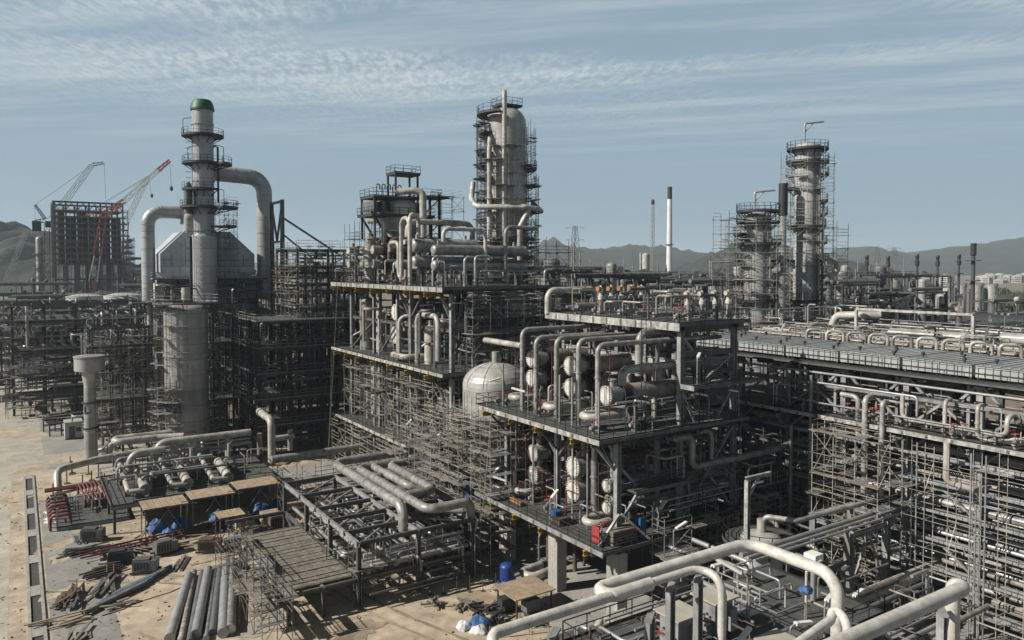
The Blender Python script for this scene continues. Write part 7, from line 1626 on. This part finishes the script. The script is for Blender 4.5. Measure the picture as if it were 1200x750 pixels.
# ground things between the structures
bd = at(598, 690, z=0)
t = thing('blue_drum', 'upright deep blue drum in the shade beside the board roof', 'drum', (37.8, 57.8, 0)); build(MB().dome((37.8, 58.2, 0), .68, .7, 1.9, .42, 22), 'shell', 'blue_paint', t); build(MB().lathe([(.9, .3), (.9, .7)], (37.8, 58.2, 0), 18), 'base_ring', 'blue_paint', t)
for a in (0, 2.1, 4.2): build(MB().box((37.7+cos(a)*.7, 58.1+sin(a)*.7, 0), (37.9+cos(a)*.7, 58.3+sin(a)*.7, .299)), 'leg', 'steel_dark', t)
t = thing('plank_shelter', 'flat brown board roof on posts before the concrete piers', 'shelter', (36.6, 53.6, 0))
build(MB().box((34.4, 51.6, 1.9), (38.6, 55.2, 2.0)), 'roof', 'plywood', t)
for (x, y) in ((34.7, 51.9), (38.3, 51.9), (38.3, 54.9), (34.7, 54.9)): build(MB().bar((x, y, 0), (x, y, 1.9), .12, .12), 'post', 'rust', t)
for k, (x, y) in enumerate(((35.0, 54.0), (36.6, 52.6))):
    t = thing('welding_set', ('dark welding machine under the brown board roof, left', 'dark welding machine under the brown board roof, right')[k], 'welding machine', (x, y, 0))
    build(MB().box((x-.7, y-.45, .3), (x+.7, y+.45, 1.3)), 'body', ('steel_dark', 'pipe_dark')[k], t); build(MB().lathe([(.25, 0), (.25, .1)], (x, y-.5, .25), 12, 'y'), 'wheel', 'flange_black', t); build(MB().box((x-.6, y-.4, .02), (x+.6, y+.4, .29)), 'undercarriage', 'steel_dark', t)
for k in range(7):
    x, y = (32.8, 33.6, 34.4, 31.8, 33.2, 35.8, 30.2)[k], (55.2, 54.6, 54.0, 56.4, 52.8, 50.4, 58.2)[k]; b = MB(); r_ = random.Random(300+k)
    for q in range(9): a = r_.uniform(0, 3); b.bar((x+r_.uniform(-.6, .6)-cos(a)*.6, y+r_.uniform(-.5, .5)-sin(a)*.6, .06+q*.08), (x+r_.uniform(-.6, .6)+cos(a)*.6, y+r_.uniform(-.5, .5)+sin(a)*.6, .1+q*.09), .16, .12)
    o = build(b, 'scrap_pile', ('steel_dark', 'rust', 'steel', 'plank', 'steel_dark', 'steel', 'plank')[k], None, None, 'scrap'); pend(o, 'small heap of offcuts on the ground before the board roof', (x, y, 0), 'heaps before the board roof')
for k, (x, y, r, m) in enumerate(((30.4, 53.4, .75, 'tarp_white'), (31.8, 53.2, .85, 'tarp_blue'), (31.2, 52.2, .6, 'tarp_white'))):
    b = MB(); lump(b, (x, y, 0), r, random.Random(60+k), 1.0); build(b, 'tarp_bundle', m, None, ('dirty white sack heap at the bottom centre beside a blue one', 'blue sack heap at the bottom centre end of the thin white pipe', 'small white sack in front of the blue sack heap')[k], 'tarp')
pipe('cream U pipe lying on the ground left of the concrete pier', [(42, 57.0, 1.0), (39.4, 56.6, 1.0), (39.4, 58.2, 1.0), (42, 58.6, 1.0)], .4, 'pipe_cream', .75, 'pipe_bend')
pipe('cream U pipe lying low before the foreground platform', [(38.6, 45.6, 1.6), (37.2, 44.8, 1.2), (38.4, 43.4, 1.2), (40.0, 44.2, 1.6)], .3, 'pipe_cream', .7, 'pipe_bend')
o = build(MB().box((33.0, 46.8, 0), (38.6, 47.7, .35)), 'steel_channel', 'steel', None, 'long flat steel channel lying on the ground at the bottom centre', 'steel channel')
for k in range(6):
    x, y = 31+k*1.1, 60.6-k*.5; o = build(MB().tube([(x, y, 0), (x, y, 1.6)], .03, 5).box((x-.2, y-.2, 0), (x+.2, y+.2, .06)), 'barrier_post', 'rust', None, None, 'post'); pend(o, 'thin barrier post on the ground at the edge of the shade', (x, y, 0), 'barrier posts')
for k in range(3):
    x, y = 31.2+k*1.6, 50.6-k*.6; b = MB()
    for z in (.5, 1.0): b.tube([(x, y, z), (x+1.5, y-.5, z)], .03, 5)
    for q in (0, 1): b.tube([(x+1.5*q, y-.5*q, 0), (x+1.5*q, y-.5*q, 1.1)], .03, 5)
    o = build(b, 'crowd_barrier', 'galv', None, None, 'barrier'); pend(o, 'low tube barrier on the ground at the bottom centre', (x, y, 0), 'tube barriers')
# ------------------------------------------------------------------ more equipment and litter on the yard
rd = random.Random(412)
def generator(x, y, rz, m, txt, grp):
    t = thing('welding_set', None, 'generator', (x, y, 0)); c, s = cos(rz), sin(rz)
    def P2(a, b_, z): return (x+a*c-b_*s, y+a*s+b_*c, z)
    def bx_(mb, a0, a1, b0, b1, z0, z1):
        o = len(mb.v); mb.v += [P2(a, b_, z) for z in (z0, z1) for (a, b_) in ((a0, b0), (a1, b0), (a1, b1), (a0, b1))]
        for q in ((0,3,2,1),(4,5,6,7),(0,1,5,4),(1,2,6,5),(2,3,7,6),(3,0,4,7)): mb.face([o+i for i in q])
    q = MB(); bx_(q, -1.1, 1.1, -.6, .6, .35, 1.35); bx_(q, -1.0, .4, -.5, .5, 1.351, 1.5); build(q, 'body', m, t)
    q = MB(); bx_(q, -1.3, 1.3, -.65, -.5, .12, .3); bx_(q, -1.3, 1.3, .5, .65, .12, .3); build(q, 'skid', 'steel_dark', t)
    q = MB(); q.tube([P2(.8, 0, 1.3), P2(.8, 0, 2.0)], .07, 8); build(q, 'exhaust', 'rust', t)
    q = MB()
    for k in range(5): bx_(q, -.9+k*.28, -.74+k*.28, -.63, -.604, .5, 1.2)
    build(q, 'grille', 'flange_black', t)
    pend(t, txt, (x, y, 0), grp)
for k, (x, y) in enumerate(((8.2, 84.2), (12.4, 84.6), (16.4, 82.6), (21.4, 83.4), (10.0, 80.4), (26.8, 92.6), (30.6, 91.4), (24.6, 86.0), (6.4, 93.0), (33.8, 90.2))):
    generator(x, y, rd.uniform(-.5, .5), ('steel_dark', 'pipe_dark', 'rust', 'steel', 'pipe_dark')[k % 5], 'boxy generator set on skids on the yard by the shelters', 'generator sets on the yard')
for k in range(26):
    x, y = rd.uniform(4.5, 29), rd.uniform(79, 96)
    if 9 < x < 27 and y > 92: y -= 9
    b = MB(); m = ('steel_dark', 'steel', 'plank', 'rust', 'galv', 'pipe_dark')[k % 6]; a = rd.uniform(0, 3.1); n = rd.randint(4, 9)
    for q in range(n):
        o_ = (q-n/2)*.2; l = rd.uniform(1.0, 2.0); cx_, cy_ = x-sin(a)*o_, y+cos(a)*o_
        if k % 2: b.tube([(cx_-cos(a)*l, cy_-sin(a)*l, .12+.14*(q % 3)), (cx_+cos(a)*l, cy_+sin(a)*l, .12+.14*(q % 3))], .07, 6)
        else: b.bar((cx_-cos(a)*l, cy_-sin(a)*l, .08+.12*(q % 3)), (cx_+cos(a)*l, cy_+sin(a)*l, .08+.12*(q % 3)), .18, .11)
    o = build(b, 'steel_bundle' if k % 6 != 2 else 'timber_stack', m, None, None, 'bundle'); pend(o, 'small bundle of %s lying on the yard below the shelters' % {'steel_dark': 'dark bars', 'steel': 'steel bars', 'plank': 'boards', 'rust': 'rusty bars', 'galv': 'silvery tubes', 'pipe_dark': 'dark tubes'}[m], (x, y, 0), 'bundles on the yard')
b = MB()
for k in range(1500):
    x, y = rd.uniform(-5, 44), rd.uniform(44, 124); s = rd.uniform(.02, .07); a = rd.uniform(0, 3); h = rd.uniform(.02, .07)
    b.bar((x-cos(a)*s*rd.uniform(1, 3), y-sin(a)*s, h), (x+cos(a)*s, y+sin(a)*s, h), s, h*1.6)
build(b, 'rubble', ('soil_dark',), kind='stuff', loc=(0, 0, 0))
b = MB()
for k in range(400):
    x, y = rd.uniform(-5, 44), rd.uniform(44, 124); s = rd.uniform(.04, .12); a = rd.uniform(0, 3)
    b.bar((x-cos(a)*s*2, y-sin(a)*s*2, .04), (x+cos(a)*s*2, y+sin(a)*s*2, .04), s*.7, .05)
build(b, 'rubble', ('plywood',), kind='stuff', loc=(0, 0, 0))
for k in range(9):
    x, y = rd.uniform(5, 30), rd.uniform(66, 94); pts = [(x, y, .05)]; a = rd.uniform(0, 6)
    for q in range(7): a += rd.uniform(-.8, .8); pts.append((pts[-1][0]+cos(a)*1.2, pts[-1][1]+sin(a)*1.2, .05))
    pipe('dark cable snaking over the sandy yard', pts, .035, ('flange_black', 'pipe_blue', 'red_pipe')[k % 3], .5, 'cable', 'cable', pending=True, group='cables on the yard')

# drifts of sand over the paving, stains and wheel tracks on the sand, hanging ropes
def patch(name, x, y, r, z, m, st=1.0):
    b = MB(); n = 40; k = [rd.uniform(0, 6) for _ in range(4)]; a0 = rd.uniform(0, 3); o = 0
    b.v.append((x, y, z))
    for i in range(n):
        a = 2*pi*i/n; q = r*(1+.28*sin(2*a+k[0])+.18*sin(3*a+k[1])+.12*sin(7*a+k[2])+rd.uniform(-.08, .08))
        u, v = q*cos(a)*st, q*sin(a); b.v.append((x+u*cos(a0)-v*sin(a0), y+u*sin(a0)+v*cos(a0), z))
    for i in range(n): b.face([0, 1+i, 1+(i+1) % n])
    return build(b, name, m, kind='structure', loc=(x, y, 0))
for k in range(12): patch('sand_drift', rd.uniform(2.2, 6.6), rd.uniform(62, 112), rd.uniform(.6, 1.7), .0125+k*.0008, 'sand', 1.6)
for k in range(7): patch('sand_drift', rd.uniform(-6, -1), rd.uniform(60, 126), rd.uniform(.7, 2.0), .0125+k*.0008, 'sand', 1.8)
for k in range(22): patch('ground_stain', rd.uniform(8, 38), rd.uniform(48, 92), rd.uniform(.5, 2.4), .023+k*.0008, ('paving', 'sand_dark', 'sand_dark', 'paving_pale')[k % 4], 1.5)
for k in range(8): patch('ground_stain', rd.uniform(-4, 22), rd.uniform(130, 175), rd.uniform(1, 3.5), .013+k*.0008, ('paving', 'sand')[k % 2], 1.6)
for k, (x, y, a) in enumerate(((20, 44, 2.0), (30, 46, 1.75), (-4.6, 52, 1.58), (14, 79, .1), (24, 66, 2.5))):
    for s in (-.85, .85):
        b = MB(); L_ = 0; px0, py0, aa = x-sin(a)*s, y+cos(a)*s, a
        for i in range(34):
            w_ = .16+.05*sin(i*1.3+s); b.v += [(px0-sin(aa)*w_, py0+cos(aa)*w_, .0415+k*.001), (px0+sin(aa)*w_, py0-cos(aa)*w_, .0415+k*.001)]
            px0 += cos(aa)*.8; py0 += sin(aa)*.8; aa += .02*sin(i*.21+k)
            if i: b.face([2*i-2, 2*i-1, 2*i+1, 2*i])
        build(b, 'wheel_track', 'sand_dark', kind='structure', loc=(0, 0, 0))
for k, (p, q) in enumerate((((40.8, 112.8, 17.4), (38.2, 108.0, 0)), ((40.8, 110.2, 27.4), (38.8, 109.6, .2)), ((41, 96.4, 17.3), (40.2, 95.0, 7.2)), ((38.5, 62.0, 16), (37.4, 63.2, 0)), ((40.6, 84.6, 27.4), (40.3, 84.2, 17.5)))):
    pts = [tuple(p[i]+(q[i]-p[i])*t-(.6*sin(pi*t) if i == 2 else 0) for i in range(3)) for t in [j/9 for j in range(10)]]
    o = build(MB().tube(pts, .03, 4), 'rope', 'scaf_lit', None, None, 'rope'); pend(o, 'thin pale rope hanging from a deck edge', p, 'hanging ropes')
flush()
